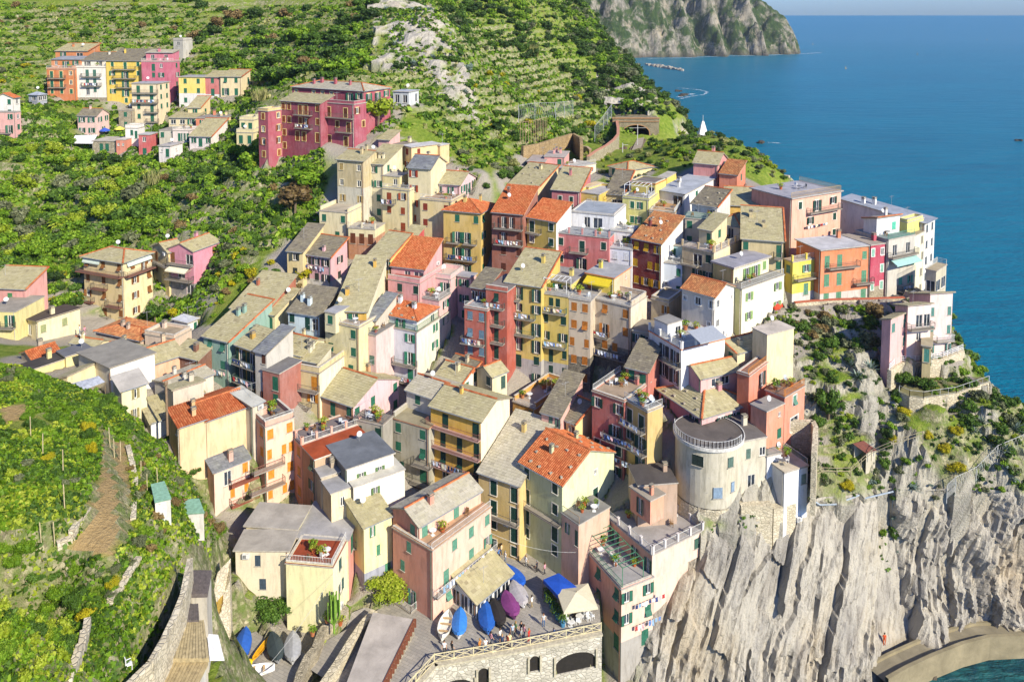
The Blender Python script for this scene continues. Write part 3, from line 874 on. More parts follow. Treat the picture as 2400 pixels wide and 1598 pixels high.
Hs('tower_house', 'old ochre house with flaking facade and slate roof at the left of the tall group',
  K('01', (745, 1462), (985, 1480), None, 163, w=-22, c=9, by=1950, st=3.3, wall='d3bd84', L='s.w/w.w/h.h/s.s', sh='b39a62', tr='e4d6ae', roof='gab1', mat='slate', pitch=.3, old=.9, chim=2, plinth=('d9cfb0', 5.0)))
Hs('row_house', 'pale cream house with green shutters between the ochre house and the terrace house',
  K('01', (990, 1478), (1170, 1510), (1345, 1410), 165, by=1960, st=3.0, wall='eee0b0', L='o/oo/ss/ss/s.', R='s.', roof='shL', mat='slate', pitch=.3, chim=2, old=.6))
Hs('tower_house', 'tall cream house with brick red shutters and grey slate gable',
  K('01', (1397, 1540), (1605, 1548), (1745, 1500), 161, w=-22, by=2140, st=3.1, wall='f0dfa9', L='o./o./o./s./s.', R='.S/..', sh='a8452c', roof='gab1', mat='greyslate', pitch=.5, rim=True, chim=1))
Hs('row_house', 'yellow cream house with roof loggia left of the tall house with red shutters',
  K('11', (1160, 150), (1412, 190), None, 160.5, w=-22, c=6, by=600, st=3.0, wall='f0dc9c', L='do/ss/.d/g', sh='9a4a2a', top='8a7f6c', chim=0, par=.3, rail='L', bal=(('L', 0, 0, .5), ('L', 2, .5, .98))),
  K('11', (1160, 30), (1320, 60), None, 163.5, w=-22, c=4, h=3.2, up=True, wall='ecd892', L='.w', top='b0aaa0', chim=0))
Hs('row_house', 'pink house with slate roof, terrace furniture and lit gable above the mustard house',
  K('11', (1605, 118), (1872, 130), (2018, 75), 163, by=260, wall='f3c6c2', L='.D.D.', R='oDo', roof='gab1', mat='slate', pitch=.42, rim=True, chim=1, bal=(('R', 0, .55, 1.0),)),
  K('11', (1508, 285), (1795, 290), None, 157, w=-20, c=7, by=820, st=3.2, wall='ecd28a', L='s.s/s.d/...', sh='8a3a28', top='9d7f66', chim=0, par=.2, rail='L', old=.8))
Hs('row_house', 'cream corner house with roof terrace and green shutters beside the terraced slope',
  K('11', (582, 372), (842, 392), (1020, 360), 158, w=-18, c=9, by=650, st=3.1, wall='f0dfa6', L='s.s/..g.', R='.g', top='b8ac96', par=.7, parE='Rkl', chim=0, plinth=('c98a5c', .9)),
  K('11', (848, 515), (1092, 545), None, 155.5, w=-14, c=5, by=660, st=3.2, wall='f1e0a4', L='ggg', sh='6b3d24', top='b0a694', chim=0, rail='L', post='e9dcb2', plinth=('c98a5c', .9)))
Hs('annex_house', 'small scarlet house with slate roof in the lane left of the mustard house',
  K('11', (1350, 600), (1462, 612), (1546, 565), 152, by=760, wall='cf4a42', L='d.', roof='shL', mat='slate', pitch=.3, chim=0, par=0))
Hs('apartment_house', 'mustard yellow house with hipped orange clay roof and small white balconies',
  K('11', (1722, 365), (2065, 388), (2192, 325), 153, by=960, st=3.25, wall='e3bd52', L='.s.s/.DD./.DD./.oD.', R='p..', roof='hip', mat='clay', pitch=.42, chim=2, sh=GREEN, bal=(('L', 1, .1, .45, .8), ('L', 1, .55, .9, .8), ('L', 2, .08, .9, .9))))
Hs('row_house', 'ochre slate roofed house joined to the left of the pink laundry house',
  K('11', (285, 728), (428, 745), None, 150, w=-16, c=8, by=960, wall='ecd28a', L='o/p', sh='3a3f38', roof='shL', mat='darkslate', pitch=.4, chim=0))
Hs('row_house', 'pink slate roofed house with a line of laundry under its top windows',
  K('11', (428, 748), (686, 795), (838, 712), 149, by=1075, st=3.0, wall='eeb3b6', L='ooo/sso', R='.o./.s.', sh='3a3f38', roof='shL', mat='darkslate', pitch=.4, rim=True, chim=1, plinth=('d8d2c6', 1.2)))
Hs('row_house', 'deep yellow house with slate roof in the shade left of the pink clay roofed house',
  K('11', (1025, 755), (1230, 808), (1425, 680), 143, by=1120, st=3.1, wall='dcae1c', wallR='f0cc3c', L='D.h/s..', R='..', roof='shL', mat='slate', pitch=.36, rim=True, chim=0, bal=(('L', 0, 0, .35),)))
Hs('row_house', 'rose pink house with bright orange clay roof and red terrace',
  K('11', (1240, 875), (1545, 905), (1708, 800), 140.5, by=1100, h=3, wall='eea9a4', L='.GW', R='.', roof='shL', mat='clay', pitch=.42, chim=0, up=True),
  K('11', (1212, 1000), (1505, 1045), None, 137, w=-24, c=8, by=1330, st=2.9, wall='eba39e', L='.s.s/.S..', top='b8695c', par=.7, parE='LR', chim=0, sh=DKGREEN))
Hs('row_house', 'light pink house with sun terraces in steps right of the rose pink one',
  K('11', (1605, 985), (1788, 1005), (1912, 925), 141, by=1200, wall='f4c2ba', L='.D', R='o', top='d5bfae', par=.7, parE='LRkl', chim=0),
  K('11', (1515, 1175), (1682, 1200), (1790, 1140), 136, h=8, by=1420, wall='f3beb6', L='..', R='o/o', top='8f8680', rail='LR', chim=0),
  K('11', (1850, 975), (1975, 985), (2025, 965), 142, h=7, by=1300, wall='f2bcb4', L='o/o', top='a9a6a6', chim=0, ov=.25))
Hs('row_house', 'brick red house in shade with dark shutters and many balconies',
  K('11', (1915, 1235), (2125, 1292), None, 129, w=-24, c=7, by=1720, st=2.95, wall='c0583f', L='ss/ps/ss/s', top='9a9a9c', rail='L', par=.15, chim=0, bal=(('L', 1, -.1, .9),), sh=BLUEG),
  K('11', (2112, 1082), (2306, 1118), None, 129.5, w=-24, c=8, by=1790, st=2.95, wall='c25b42', L='.p./.d./.d./.d./.s', top='8a7f76', par=.6, parE='L', parc='c96a52', chim=0, bal=(('L', 0, .05, .9), ('L', 1, .05, .9), ('L', 2, .05, .9)), sh=DKGREEN),
  K('11', (1975, 1060), (2112, 1085), None, 133, w=-24, c=6, h=4, up=True, wall='a85a48', L='GG', roof='shL', mat='darkslate', pitch=.25, chim=0))
Hs('row_house', 'brown red house with orange clay roof and metal balconies beside the mustard house',
  K('12', (-185, 372), (102, 402), None, 150, w=-20, c=9, by=800, st=3.1, wall='a9644a', L='.DD./.D.s/.s.s/.s.o', sh='5d3324', roof='shL', mat='clay', pitch=.38, chim=1, bal=(('L', 0, .1, 1), ('L', 1, .1, 1))))
Hs('row_house', 'olive yellow house with orange clay roof next to the white roof terrace',
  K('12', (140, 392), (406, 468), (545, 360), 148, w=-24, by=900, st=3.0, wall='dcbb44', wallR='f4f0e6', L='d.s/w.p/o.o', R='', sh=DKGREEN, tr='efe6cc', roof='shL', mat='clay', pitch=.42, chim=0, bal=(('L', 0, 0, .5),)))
Hs('row_house', 'salmon red house with white stepped roof terrace and potted plants',
  K('12', (402, 555), (892, 625), None, 145, w=-22, c=6, by=895, st=3.3, wall='d6726c', L='s.d.s/s.D.o', sh=DKGREEN, tr='e9c9b8', top='8d9094', rail='L', post='e0948a', chim=0, bal=(('L', 0, .28, .62),)),
  K('12', (545, 395), (938, 420), (1048, 395), 150, w=-22, h=4, up=True, wall='f4f1ec', L='.GW.', top='9fa6ac', chim=0, par=.12))
Hs('row_house', 'narrow white house with terrace door between the salmon and the dark red house',
  K('12', (892, 705), (1102, 735), None, 144, w=-22, c=6, by=1010, st=3.0, wall='e9eaf0', L='ss/SS/', sh='d8d8d8', top='c4c4c6', rail='L', chim=0),
  K('12', (905, 545), (1102, 575), None, 147, w=-22, c=5, h=3.2, up=True, wall='f2efe8', L='.W', top='cac6bc', rail='L', chim=0))
Hs('row_house', 'dark maroon house with golden shutters and orange clay roof',
  K('12', (1102, 612), (1372, 668), (1570, 575), 141, by=1100, st=3.15, wall='8f3830', wallR='f3efe6', L='pph/s.ss/soo', R='..', sh='c99a1c', roof='shL', mat='oldclay', pitch=.38, chim=1, stones=True))
Hs('row_house', 'pale blue white house with aqua terrace right of the maroon house',
  K('12', (1378, 850), (1562, 868), None, 140.5, w=-22, c=7, by=1120, st=3.2, wall='e4ecf0', L='..s/..s', sh=GREEN, top='b5b0a4', chim=0, rail='L'),
  K('12', (1462, 680), (1570, 700), None, 144, w=-22, c=5, h=3, up=True, wall='b8dfe0', L='s.', top='a89f90', chim=0))
Hs('row_house', 'beige house with pillared roof terrace and little roof cabin',
  K('12', (1562, 705), (1855, 760), (2118, 650), 137, by=1030, st=3.0, wall='ddc08c', wallR='f0dcae', L='.Ws/.oo', R='.....', sh=DKGREEN, top='ac9c8c', rail='LR', post='e8c98e', chim=0, bal=(('L', 0, .05, .55),)),
  K('12', (1718, 530), (1838, 550), (1975, 500), 140, h=3.2, up=True, wall='e8cf98', L='.g', R='s', roof='shL', mat='slate', pitch=.3, chim=0))
Hs('row_house', 'white house with glass fenced terrace and mossy slate roof behind the beige terrace house',
  K('12', (1652, 300), (1882, 335), (2005, 285), 150, by=560, st=3.0, wall='dcd6cc', L='S.G', R='..', roof='shL', mat='darkslate', pitch=.34, rim=True, chim=0, stones=True, sh=GREEN),
  K('12', (1590, 430), (1850, 460), None, 146.5, w=-20, c=5, by=580, wall='c9bca6', L='s..', top='9aa69a', rail='L', rcol='4f7d68', chim=0))
Hs('row_house', 'hip roofed slate house with orange ridge line behind the roof cabin',
  K('12', (1865, 455), (2102, 515), (2255, 415), 145, by=640, wall='efe4cf', L='.GG.', R='.', roof='hip', mat='slate', pitch=.5, chim=0))
Hs('row_house', 'yellow house with slate roof below the stone terrace of the lookout',
  K('12', (1985, 310), (2262, 325), None, 157, w=-10, c=7, by=480, wall='eab93a', L='....', roof='shL', mat='slate', pitch=.3, rim=True, chim=0))
Hs('row_house', 'khaki yellow house with broad mossy slate roof above the yellow corner house',
  K('12', (2112, 590), (2494, 648), None, 138, w=-16, c=9, by=960, st=3.1, wall='dfc88a', L='s...d/....s', sh=GREEN, roof='shL', mat='slate', pitch=.4, rim=True, chim=2, bal=(('L', 0, .78, .98),)))
Hs('villa', 'pale yellow villa with flat grey roof and long balcony above the white clay roofed house',
  K('12', (1850, 838), (2036, 900), (2360, 790), 130.5, w=-52, by=1080, wall='cdc46c', wallR='f6ecc0', L='...', R='.DDs', top='a3a0a4', slab=True, ov=.35, thick=.3, chim=0, sh='7fa060', c=15),
  K('12', (1905, 1075), (2112, 1095), (2500, 1010), 128, w=-52, by=1500, st=3.3, wall='d3d084', wallR='faf2d0', L='..', R='o.o/o.o/', sh='8aa868', top='8f897e', rail='R', chim=0))
Hs('row_house', 'beige house with mossy slate roof at the left end of the back row',
  K('12', (-30, 128), (236, 160), (425, 98), 169, by=340, st=3.0, wall='e5cf92', L='s.h', R='', roof='shL', mat='slate', pitch=.36, rim=True, chim=1, stones=True))
Hs('row_house', 'wine rose house with two tall green shutters and slate roof in the back row',
  K('12', (366, 155), (622, 190), None, 163, w=-20, c=9, by=360, st=3.6, wall='c97072', L='.d.d.', tr='e6dccb', sh=DKGREEN, roof='shL', mat='slate', pitch=.34, rim=True, chim=1))
Hs('row_house', 'golden yellow flat house with lit side room right of the wine rose house',
  K('12', (624, 198), (802, 222), (935, 150), 162, w=-22, by=360, st=3.6, wall='e6c23e', L='.d.', tr='e6dccb', sh=DKGREEN, top='b8b4ae', par=.5, parE='kl', chim=0),
  K('12', (640, 140), (705, 158), (838, 105), 166, w=-22, h=2, up=True, wall='f2cc6a', top='d8c49a', chim=0))
Hs('row_house', 'beige house with brown glazed veranda under a slate roof',
  K('12', (862, 205), (1020, 222), None, 164, w=-22, c=9, by=360, st=3.4, wall='dfcb8e', L='.WW', roof='shL', mat='darkslate', pitch=.36, rim=True, chim=0))
Hs('row_house', 'lemon green house with white pergola terrace on top',
  K('12', (1016, 250), (1258, 275), (1338, 215), 157, by=500, st=3.0, wall='e3dc74', L='.sh./.so.', R='.', top='86807a', chim=0, par=.25, rail='LR', tr='f0e8c0', perg=(.1, .95, .05, .6, 2.5, 'eeeeea')),
  K('12', (1096, 95), (1318, 130), (1415, 70), 161.5, w=-22, h=3.2, up=True, wall='efd95c', L='..G', top='7d746c', chim=0, par=.15, edge='d8743a'))
Hs('row_house', 'white house with large light grey sheet roof on the back ridge',
  K('12', (1338, 190), (1586, 212), (1872, 130), 160, by=370, wall='eceae4', L='.W', R='.s.W', top='b3b6ba', slab=True, ov=.35, roof='shL', mat='b0b4b8', pitch=.06, chim=2),
  K('12', (1262, 385), (1496, 400), (1572, 330), 154, w=-22, by=540, st=3.0, wall='@town', wallR='efece6', L='.s.s', tr='d8dce0', top='b9946a', par=.2, rail='LR', chim=0, sh=GREEN))
Hs('row_house', 'narrow yellow house behind the white house with grey sheet roof',
  K('12', (1340, 30), (1420, 70), (1512, 20), 172, w=-30, by=130, wall='ecd75a', top='bcb6a8', L='.', R='.', chim=0))
Hs('row_house', 'cream slate roofed house with satellite dish next to the railway wall',
  K('02', (890, 1500), (1062, 1565), (1290, 1505), 182, w=-30, by=1680, wall='ecd9a0', L='s.', R='g...', roof='hip', mat='slate', pitch=.36, chim=0))
Hs('station_building', 'pink flat roofed house beside the railway retaining wall',
  K('02', (142, 1500), (300, 1490), None, 186, w=-12, c=8, by=1640, wall='e59a90', L='s..', top='b3a69c', chim=0, ov=.2),
  K('02', (298, 1470), (482, 1448), None, 188, w=-12, c=8, by=1650, wall='f0a89c', L='.s', top='b8aca0', chim=3, ov=.2))
Hs('station_building', 'long cream station wing with a row of square windows and grey pergola',
  K('02', None, (490, 1560), (772, 1470), 184, w=-48, a=6, by=1650, wall='f3e6c4', R='wwww', top='b5b0a6', rail='R', chim=0, c=26))
Hs('tower_house', 'pink house with slate gable roof standing before the clifftop gardens',
  K('02', (1668, 1490), (1890, 1512), (1975, 1440), 172, w=-28, by=1760, wall='e8968c', L='...', R='ss', roof='gab1', mat='slate', pitch=.42, rim=True, chim=1))
Hs('annex_house', 'orange pink annex with sloped roof right of the pink gable house',
  K('12', (1906, 32), (2068, 40), (2146, 25), 168, w=-30, by=195, wall='e8845a', L='..', R='s', roof='shL', mat='oldclay', pitch=.25, chim=0))
Hs('apartment_house', 'peach house with roof garden and wooden pergola rail at the sea edge',
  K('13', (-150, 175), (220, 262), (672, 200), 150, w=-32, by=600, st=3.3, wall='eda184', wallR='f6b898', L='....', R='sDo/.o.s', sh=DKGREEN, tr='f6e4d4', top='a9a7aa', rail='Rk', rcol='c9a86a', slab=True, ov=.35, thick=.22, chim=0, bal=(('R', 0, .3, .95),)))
Hs('corner_house', 'lemon yellow house with pillared terrace left of the orange one',
  K('13', (150, 835), (228, 845), (480, 830), 137.6, w=-66, fw=1, by=1180, st=3.2, wall='eed718', wallR='f7e41e', L='s/.', R='.o./.g.', sh='5d8a74', top='b09a84', rail='R', post='f0d818', plinth=('d9d4c8', .9), bal=(('R', 0, .05, .9),), chim=0, c=9))
Hs('row_house', 'orange house with flat white roof and green shutters facing the sea path',
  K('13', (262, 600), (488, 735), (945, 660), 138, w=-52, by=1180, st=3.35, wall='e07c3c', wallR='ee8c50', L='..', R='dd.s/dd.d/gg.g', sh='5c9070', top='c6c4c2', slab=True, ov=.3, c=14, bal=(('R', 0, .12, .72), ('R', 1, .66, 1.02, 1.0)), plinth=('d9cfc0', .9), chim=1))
Hs('row_house', 'narrow magenta red house with white framed windows',
  K('13', None, (946, 690), (1075, 670), 140.6, w=-68, a=7, by=1170, st=3.1, wall='c9415a', R='s.w/..s/s.s', sh='8ab8a0', tr='f0e8e0', top='a89c8c', chim=1, plinth=('@town', 2.0)))
Hs('row_house', 'grey sea front house with mint shutters and striped awnings',
  K('13', None, (1108, 640), (1350, 590), 141.6, a=7, w=-62, awn=(('R', 1, .05, 1.0, 1.6, '9fc4bc'),), by=1170, st=3.3, wall='b9b2a6', wallR='cfc8b8', L='..', R='GG/.so/.sh/..g', sh='5cb098', top='8f9a94', rail='R', rcol='4f9a84', chim=0, c=9, bal=(('R', 0, .0, 1.0), ('R', 2, .4, .85))),
  K('13', (880, 415), (1000, 470), (1210, 420), 144, w=-55, h=3.3, up=True, wall='dcd8d0', wallR='f2f0ea', R='.s', L='..', sh='5cc0a0', roof='shl', mat='paleslate', pitch=.25, rim=True, chim=1))
Hs('row_house', 'cream sea front house with yellow roof room at the headland',
  K('13', None, (1350, 600), (1440, 550), 145.2, w=-48, a=9, by=1080, st=3.1, wall='f3e8c0', R='.s/s.s/.s', sh='8f8a78', top='9a9078', chim=0, c=7),
  K('13', (1190, 470), (1280, 480), (1430, 470), 146, w=-55, h=3.2, up=True, wall='eee06a', R='..', L='.', top='d8d2b8', par=.4, chim=0))
Hs('tower_house', 'white house with metal roof at the seaward tip of the row',
  K('13', None, (1440, 480), (1535, 425), 148, w=-46, a=16, by=1060, st=3.1, wall='f0ece0', R='ss/ss/ss', sh='5a6268', roof='shR', mat='9aa0aa', pitch=.12, chim=2, ov=.4, c=8))
Hs('garden_pavilion', 'square pavilion with concrete pillars and terrace over the sea',
  K('13', (1450, 905), (1545, 930), (1640, 855), 138, w=-42, by=1080, st=4.0, wall='cfc4a4', L='W', R='WW', top='b5a688', rail='kl', chim=0))
Hs('villa', 'pale pink cliff house with slate roofs and white balustrades',
  K('13', (1300, 1110), (1488, 1225), (1695, 1200), 127, w=-38, by=1568, st=3.1, wall='eab0a8', wallR='f8dcd0', L='..', R='s..s/s..s', sh='5a8a80', roof='shl', mat='slate', pitch=.35, chim=0, bal=(('R', 1, .2, 1.0),), brail='e6e6e2'),
  K('13', (1170, 1215), (1285, 1285), (1500, 1255), 124, w=-38, by=1568, st=3.1, wall='eab0a8', wallR='f8dcd0', L='.s', R='.WG/.w.', sh='5a8a80', roof='shl', mat='slate', pitch=.3, chim=0, bal=(('R', 0, .0, 1.0),)),
  K('13', (1048, 1345), (1128, 1385), (1285, 1290), 122, w=-38, by=1568, st=3.0, wall='eaaba8', wallR='f2bcb4', L='.', R='s.s/..s', sh='5a8a80', roof='shl', mat='slate', pitch=.35, chim=0),
  K('13', (1455, 1605), (1500, 1620), (1740, 1560), 121.5, w=-28, by=1720, st=2.7, wall='e3cc88', R='g.s.G', L='g', top='b5a88a', sh='5a9a88', chim=0, ov=.25))
Hs('row_house', 'tall ochre yellow house with slate roof and white chairs on its balconies',
  K('12', (-60, 1010), (268, 1065), None, 131, w=-24, c=9, by=1860, st=2.95, wall='dfc14a', L='.D.D/.o.o/.D.D/.D.D/.d.s', sh=DKGREEN, roof='shL', mat='slate', pitch=.36, rim=True, chim=1, plinth=('b9b4ae', 2.0), bal=(('L', 0, .0, .45), ('L', 1, .0, .85), ('L', 2, .0, .85)), brail='5d7a68'))
Hs('row_house', 'ochre yellow house with flat grey roof and white pergola full of laundry',
  K('12', (268, 1115), (516, 1165), None, 130.5, w=-24, c=9, by=1890, st=2.95, wall='e0c24c', L='.ss./s.s/o.o/.d.s', sh=DKGREEN, top='9d9a94', chim=0, rail='L', perg=(.1, .95, .05, .3, 2.4, 'e9e9e4'), plinth=('b9b4ae', 2.0), bal=(('L', 0, .1, .95), ('L', 2, .1, .95)), brail='5d7a68'),
  K('12', (292, 992), (546, 1035), (682, 925), 133.5, w=-24, h=3, up=True, wall='e9cf58', L='.oG', R='.', top='9a9692', slab=True, ov=.35, chim=1))
Hs('row_house', 'lemon yellow rooftop house with awning and flat grey roof behind the laundry terrace',
  K('12', (682, 960), (938, 990), (1086, 930), 133, w=-24, by=1150, wall='efd32e', wallR='f2c49a', L='.m.', R='.S', top='a9a8a6', slab=True, ov=.25, chim=1, edge='d8824a', awn=(('L', 0, .05, .95, 1.8, 'd8c02a'),)))
Hs('apartment_house', 'grey beige house with orange shutters, left wing with small railed terrace',
  K('12', (522, 1160), (722, 1205), None, 129, w=-24, c=9, by=1950, st=3.0, wall='d8c3a2', L='ss/sp/s.s/ss', sh='b5702a', top='a8a298', rail='L', chim=0, plinth=('@dark', 4.2), old=.5))
Hs('apartment_house', 'grey beige house with orange shutters and laundry on its walled roof terrace',
  K('12', (718, 1185), (1092, 1258), (1240, 1190), 127.5, w=-24, by=1900, st=3.05, wall='d8c3a2', wallR='ead8b8', L='.p.s/.D.s/.ss./', R='..', sh='b5702a', top='b0a79a', par=.75, parE='Rk', rail='L', chim=1, plinth=('@dark', 4.6), old=.5, bal=(('L', 1, .12, .5), ('L', 2, .05, .95))))
Hs('row_house', 'shaded grey house with dark glass doors behind the yellow spiral stair',
  K('12', (1280, 1180), (1440, 1215), (1562, 1130), 131, w=-24, by=1500, st=3.1, wall='c9b48c', L='.h', R='..', top='9a9080', par=.4, chim=0, sh='9a6a2a'),
  K('12', (1108, 1480), (1300, 1500), None, 125, w=-24, c=5, by=1800, wall='b8a68a', L='oD', top='8f877a', chim=0, sh=DKGREEN))
Hs('row_house', 'small cream white house with mottled clay roof under the pale yellow villa',
  K('12', (1562, 1090), (1862, 1158), (2048, 1090), 124.5, w=-26, by=1500, st=3.2, wall='e8dcc6', wallR='fbf4e6', L='S.m.w/..S', R='w.S/w..', sh='9fb0c0', tr='f6f0e4', roof='gab1', mat='oldclay', pitch=.42, chim=0))
Hs('villa', 'white modern house with grey awning, roof terrace and orange stripe',
  K('22', (1258, -60), (1556, 78), (1956, 10), 117, w=-36, by=330, st=3.0, wall='e4e2de', wallR='fbf9f4', L='.DD/.DD/', R='....', sh='3f3f3f', top='b9b5ae', rail='LR', post='f4f2ec', chim=0, edge='e0803c', c=12, awn=(('R', -1, .12, .7, 3.0, '9fa4aa'),), bal=(('L', 0, .0, 1.0),)),
  K('22', (1310, -210), (1430, -150), (1560, -195), 121, w=-36, h=3, up=True, wall='f1efea', L='.', R='.G', top='9a968e', chim=0, c=5))
Hs('cottage', 'small dark slate cottage with green windows behind the roof terrace with blue cloth',
  K('22', (1048, 215), (1250, 275), None, 117, w=-30, c=6, by=380, wall='d27862', L='sg', roof='shL', mat='darkslate', pitch=.35, chim=0))
Hs('row_house', 'cream house with high blank rear wall and slate lean-to on the cliff',
  K('22', (1955, 70), (2070, 105), (2330, 60), 119.5, w=-38, by=280, wall='e8d6a0', wallR='f6e2ae', L='s', R='...', roof='shR', mat='slate', pitch=.3, rim=True, chim=1),
  K('22', (2330, -60), (2345, -55), (2590, -110), 117.5, w=-62, fw=1, by=210, wall='f2dca6', wallR='f8e2a6', R='...', top='cbbfae', chim=0, a=3, fa=1))
Hs('cottage', 'pink attic house with arched shutter window and orange ridged slate gable',
  K('22', (1572, 235), (1735, 335), (2092, 265), 115, w=-44, by=400, wall='d8959a', wallR='f0b8b0', L='.', R='.mm.', roof='gab2', mat='slate', pitch=.45, rim=True, chim=0, sh='5d8a74'))
Hs('apartment_house', 'pink house with broad hipped slate roof weighted by stones behind the round tower',
  K('22', (1352, 440), (1745, 690), (2205, 560), 110.5, by=900, st=3.2, wall='cf8a90', wallR='efb4ae', L='o.o/d.o/d.o/s.o', R='.DD./', sh=DKGREEN, roof='hip', mat='slate', pitch=.42, chim=1, stones=True, ov=.4, tr='f0e0d8', bal=(('R', 0, .3, 1.0, 1.0), ('L', 1, -.05, .5), ('L', 2, .3, .98))))
Hs('villa', 'salmon cliff house with terraces, stairs and orange railings',
  K('22', (2070, 305), (2178, 325), (2480, 250), 113, w=-42, by=640, st=3.1, wall='d9744e', wallR='e98a66', L='.', R='.D../', top='9d7a66', par=.15, rail='R', rcol='d88a3a', chim=0, sh='3f4a44'),
  K('22', (2330, 440), (2505, 520), (2690, 395), 112, w=-30, by=700, st=3.0, wall='e07e5a', wallR='ef9470', L='..', R='p/W', top='a08070', rail='LR', rcol='d88a3a', chim=0, sh='5d8a74', tr='f6e4d8'),
  K('22', (2195, 590), (2340, 650), (2500, 585), 109, w=-36, by=780, wall='ef9a72', R='.S', L='.', top='9a948c', chim=0))
Hs('row_house', 'faded red house with yellow upper corner, laundry and roof terrace with garden chairs',
  K('22', (738, 440), (1032, 560), None, 112, w=-38, c=8, by=1180, st=3.15, wall='cc6a5a', L='o.o/.D/s.s/.o', sh=DKGREEN, top='b09a80', rail='l', par=.15, chim=1, tr='e8d8c4', bal=(('L', 1, .4, 1.3),)),
  K('22', (1030, 545), (1246, 655), (1385, 610), 109, w=-38, by=1200, st=3.2, wall='d9b052', wallR='dcb966', L='dd/hD/.o/..', R='..', sh=DKGREEN, top='8e8d8e', rail='LR', par=.1, chim=0, tr='e8d8c4', bal=(('L', 0, .0, .95, 1.2), ('L', 1, .1, 1.0, 1.1))))
Hs('row_house', 'golden orange house with walled roof terrace in the middle of the village',
  K('22', (8, 545), (212, 625), (532, 385), 121, by=900, st=3.0, wall='e2a01e', wallR='eeb428', L='..p/G.s', R='....', sh=GREEN, top='b5a390', par=.75, parE='Rkl', rail='L', chim=2))
Hs('cottage', 'low house with dark slate lean-to roof, pink left half and yellow right half',
  K('22', (272, 628), (440, 690), None, 115.5, w=-30, c=8, by=870, wall='e9b0a0', L='.sh', sh='5d7a6a', roof='shL', mat='darkslate', pitch=.4, chim=0),
  K('22', (440, 690), (582, 752), (732, 665), 115.5, w=-30, c=8, by=880, wall='efe08a', wallR='e6d68a', L='wG', R='..', roof='shL', mat='darkslate', pitch=.4, chim=0, rim=True))
Hs('apartment_house', 'pale green house with bright clay roof dotted with stones above the square',
  K('22', (75, 1165), (462, 1312), (938, 1085), 104, by=2200, st=2.95, wall='cdd39a', wallR='e0e6ae', L='s.s/d.s/d.d/s.s', R='..S./..g./', sh=DKGREEN, tr='ece6d2', roof='gab1', mat='clay', pitch=.45, chim=2, stones=True, bal=(('L', 1, -.3, 1.0, 0.9),)))
Hs('row_house', 'yellow house with large pale slate roof left of the pale green one',
  K('21', (2045, 1140), (2420, 1318), None, 107, w=-30, c=11, by=1850, st=2.95, wall='e8c46a', L='.d.d/.d.d/.s.d', sh=DKGREEN, tr='efe4cc', roof='shL', mat='paleslate', pitch=.38, chim=1, bal=(('L', 1, 0.0, 1.0, 0.9),)))
Hs('cottage', 'dark slate roofed cottage with white gable behind the golden yellow front',
  K('21', (1755, 215), (1975, 290), (2055, 235), 126, w=-34, by=420, wall='d9c8a0', wallR='f3ead6', L='..', R='s', roof='shL', mat='darkslate', pitch=.36, rim=True, chim=1),
  K('21', (1650, 300), (1890, 385), (1985, 300), 123, w=-34, by=470, wall='e6d49a', wallR='f3ead6', L='..', R='s', roof='shL', mat='slate', pitch=.4, rim=True, chim=1))
Hs('cottage', 'small pale yellow slate gabled cottage beside the ivy wall',
  K('21', (2030, 232), (2170, 320), (2305, 255), 123.5, w=-40, by=440, wall='eed9a0', wallR='f4e6b4', L='.s', R='.g', sh='3f5a50', roof='gab2', mat='slate', pitch=.5, chim=0))
Hs('apartment_house', 'golden yellow fronted house with cream side and three long balconies',
  K('21', (1605, 600), (2065, 725), (2330, 535), 112, by=1320, st=3.0, wall='f2ba10', wallR='f8e6c0', L='.d..d/.d.d.d/.P.P.P/.G..D', sh=DKGREEN, roof='gab1', mat='slate', pitch=.36, rim=False, chim=1, ov=.35, bal=(('L', 0, -.05, 1.0, .9), ('L', 1, -.05, 1.0, .9), ('L', 2, -.05, 1.0, .9)), bcol='b8968c', brail='8d5a50'))
Hs('apartment_house', 'grey olive house with terrace and pale slate gable left of the golden yellow front',
  K('21', (1252, 715), (1588, 805), None, 115, w=-28, c=7, by=1330, st=2.95, wall='b3ab90', L='s.s/s.p/h.d', sh=GREEN, top='9f9578', par=.7, parE='l', chim=1, rim=True, old=.7, edge='c08a68', bal=(('L', 1, .6, 1.1), ('L', 2, .55, 1.1))),
  K('21', (1382, 450), (1660, 530), (1890, 395), 118, w=-28, h=4.2, up=True, wall='dfd6c0', L='.s..', R='', sh=GREEN, roof='gab1', mat='paleslate', pitch=.36, rim=False, chim=0))
Hs('cottage', 'low pink and ochre house with mossy slate gable and courtyard with table',
  K('21', (595, 480), (892, 590), (1310, 330), 117.5, by=720, wall='dba06a', wallR='f0c2c2', L='.g.s', R='g.s..s', sh=GREEN, roof='gab1', mat='slate', pitch=.4, chim=1, rim=False))
Hs('row_house', 'dark stone house with roof courtyard beside the narrow black alley',
  K('21', (900, 715), (1165, 775), (1255, 690), 114.5, w=-24, by=1120, st=3.0, wall='b9ae98', wallR='a89f8c', L='g.s', R='..', sh=DKGREEN, top='a39684', rail='LR', rcol='6a6a6a', chim=0))
Hs('apartment_house', 'beige house with golden orange shutters and plant filled corner terrace',
  K('21', (218, 75), (425, 130), (690, -20), 124, by=400, h=4, st=2.9, wall='e0cb8c', wallR='f3e3ac', L='.o.', R='DD', sh='8a4a34', roof='gab1', mat='slate', pitch=.4, chim=1, up=True),
  K('21', (205, 250), (582, 300), (888, 120), 120.5, w=-26, by=640, st=2.9, wall='e2cd8e', wallR='f8ecc0', L='DD.d/DDo/s.s', R='....', sh='c9872a', top='8f857a', par=.8, parE='LRk', chim=0, bal=(('L', 0, -.02, 1.0), ('L', 1, .1, .8))))
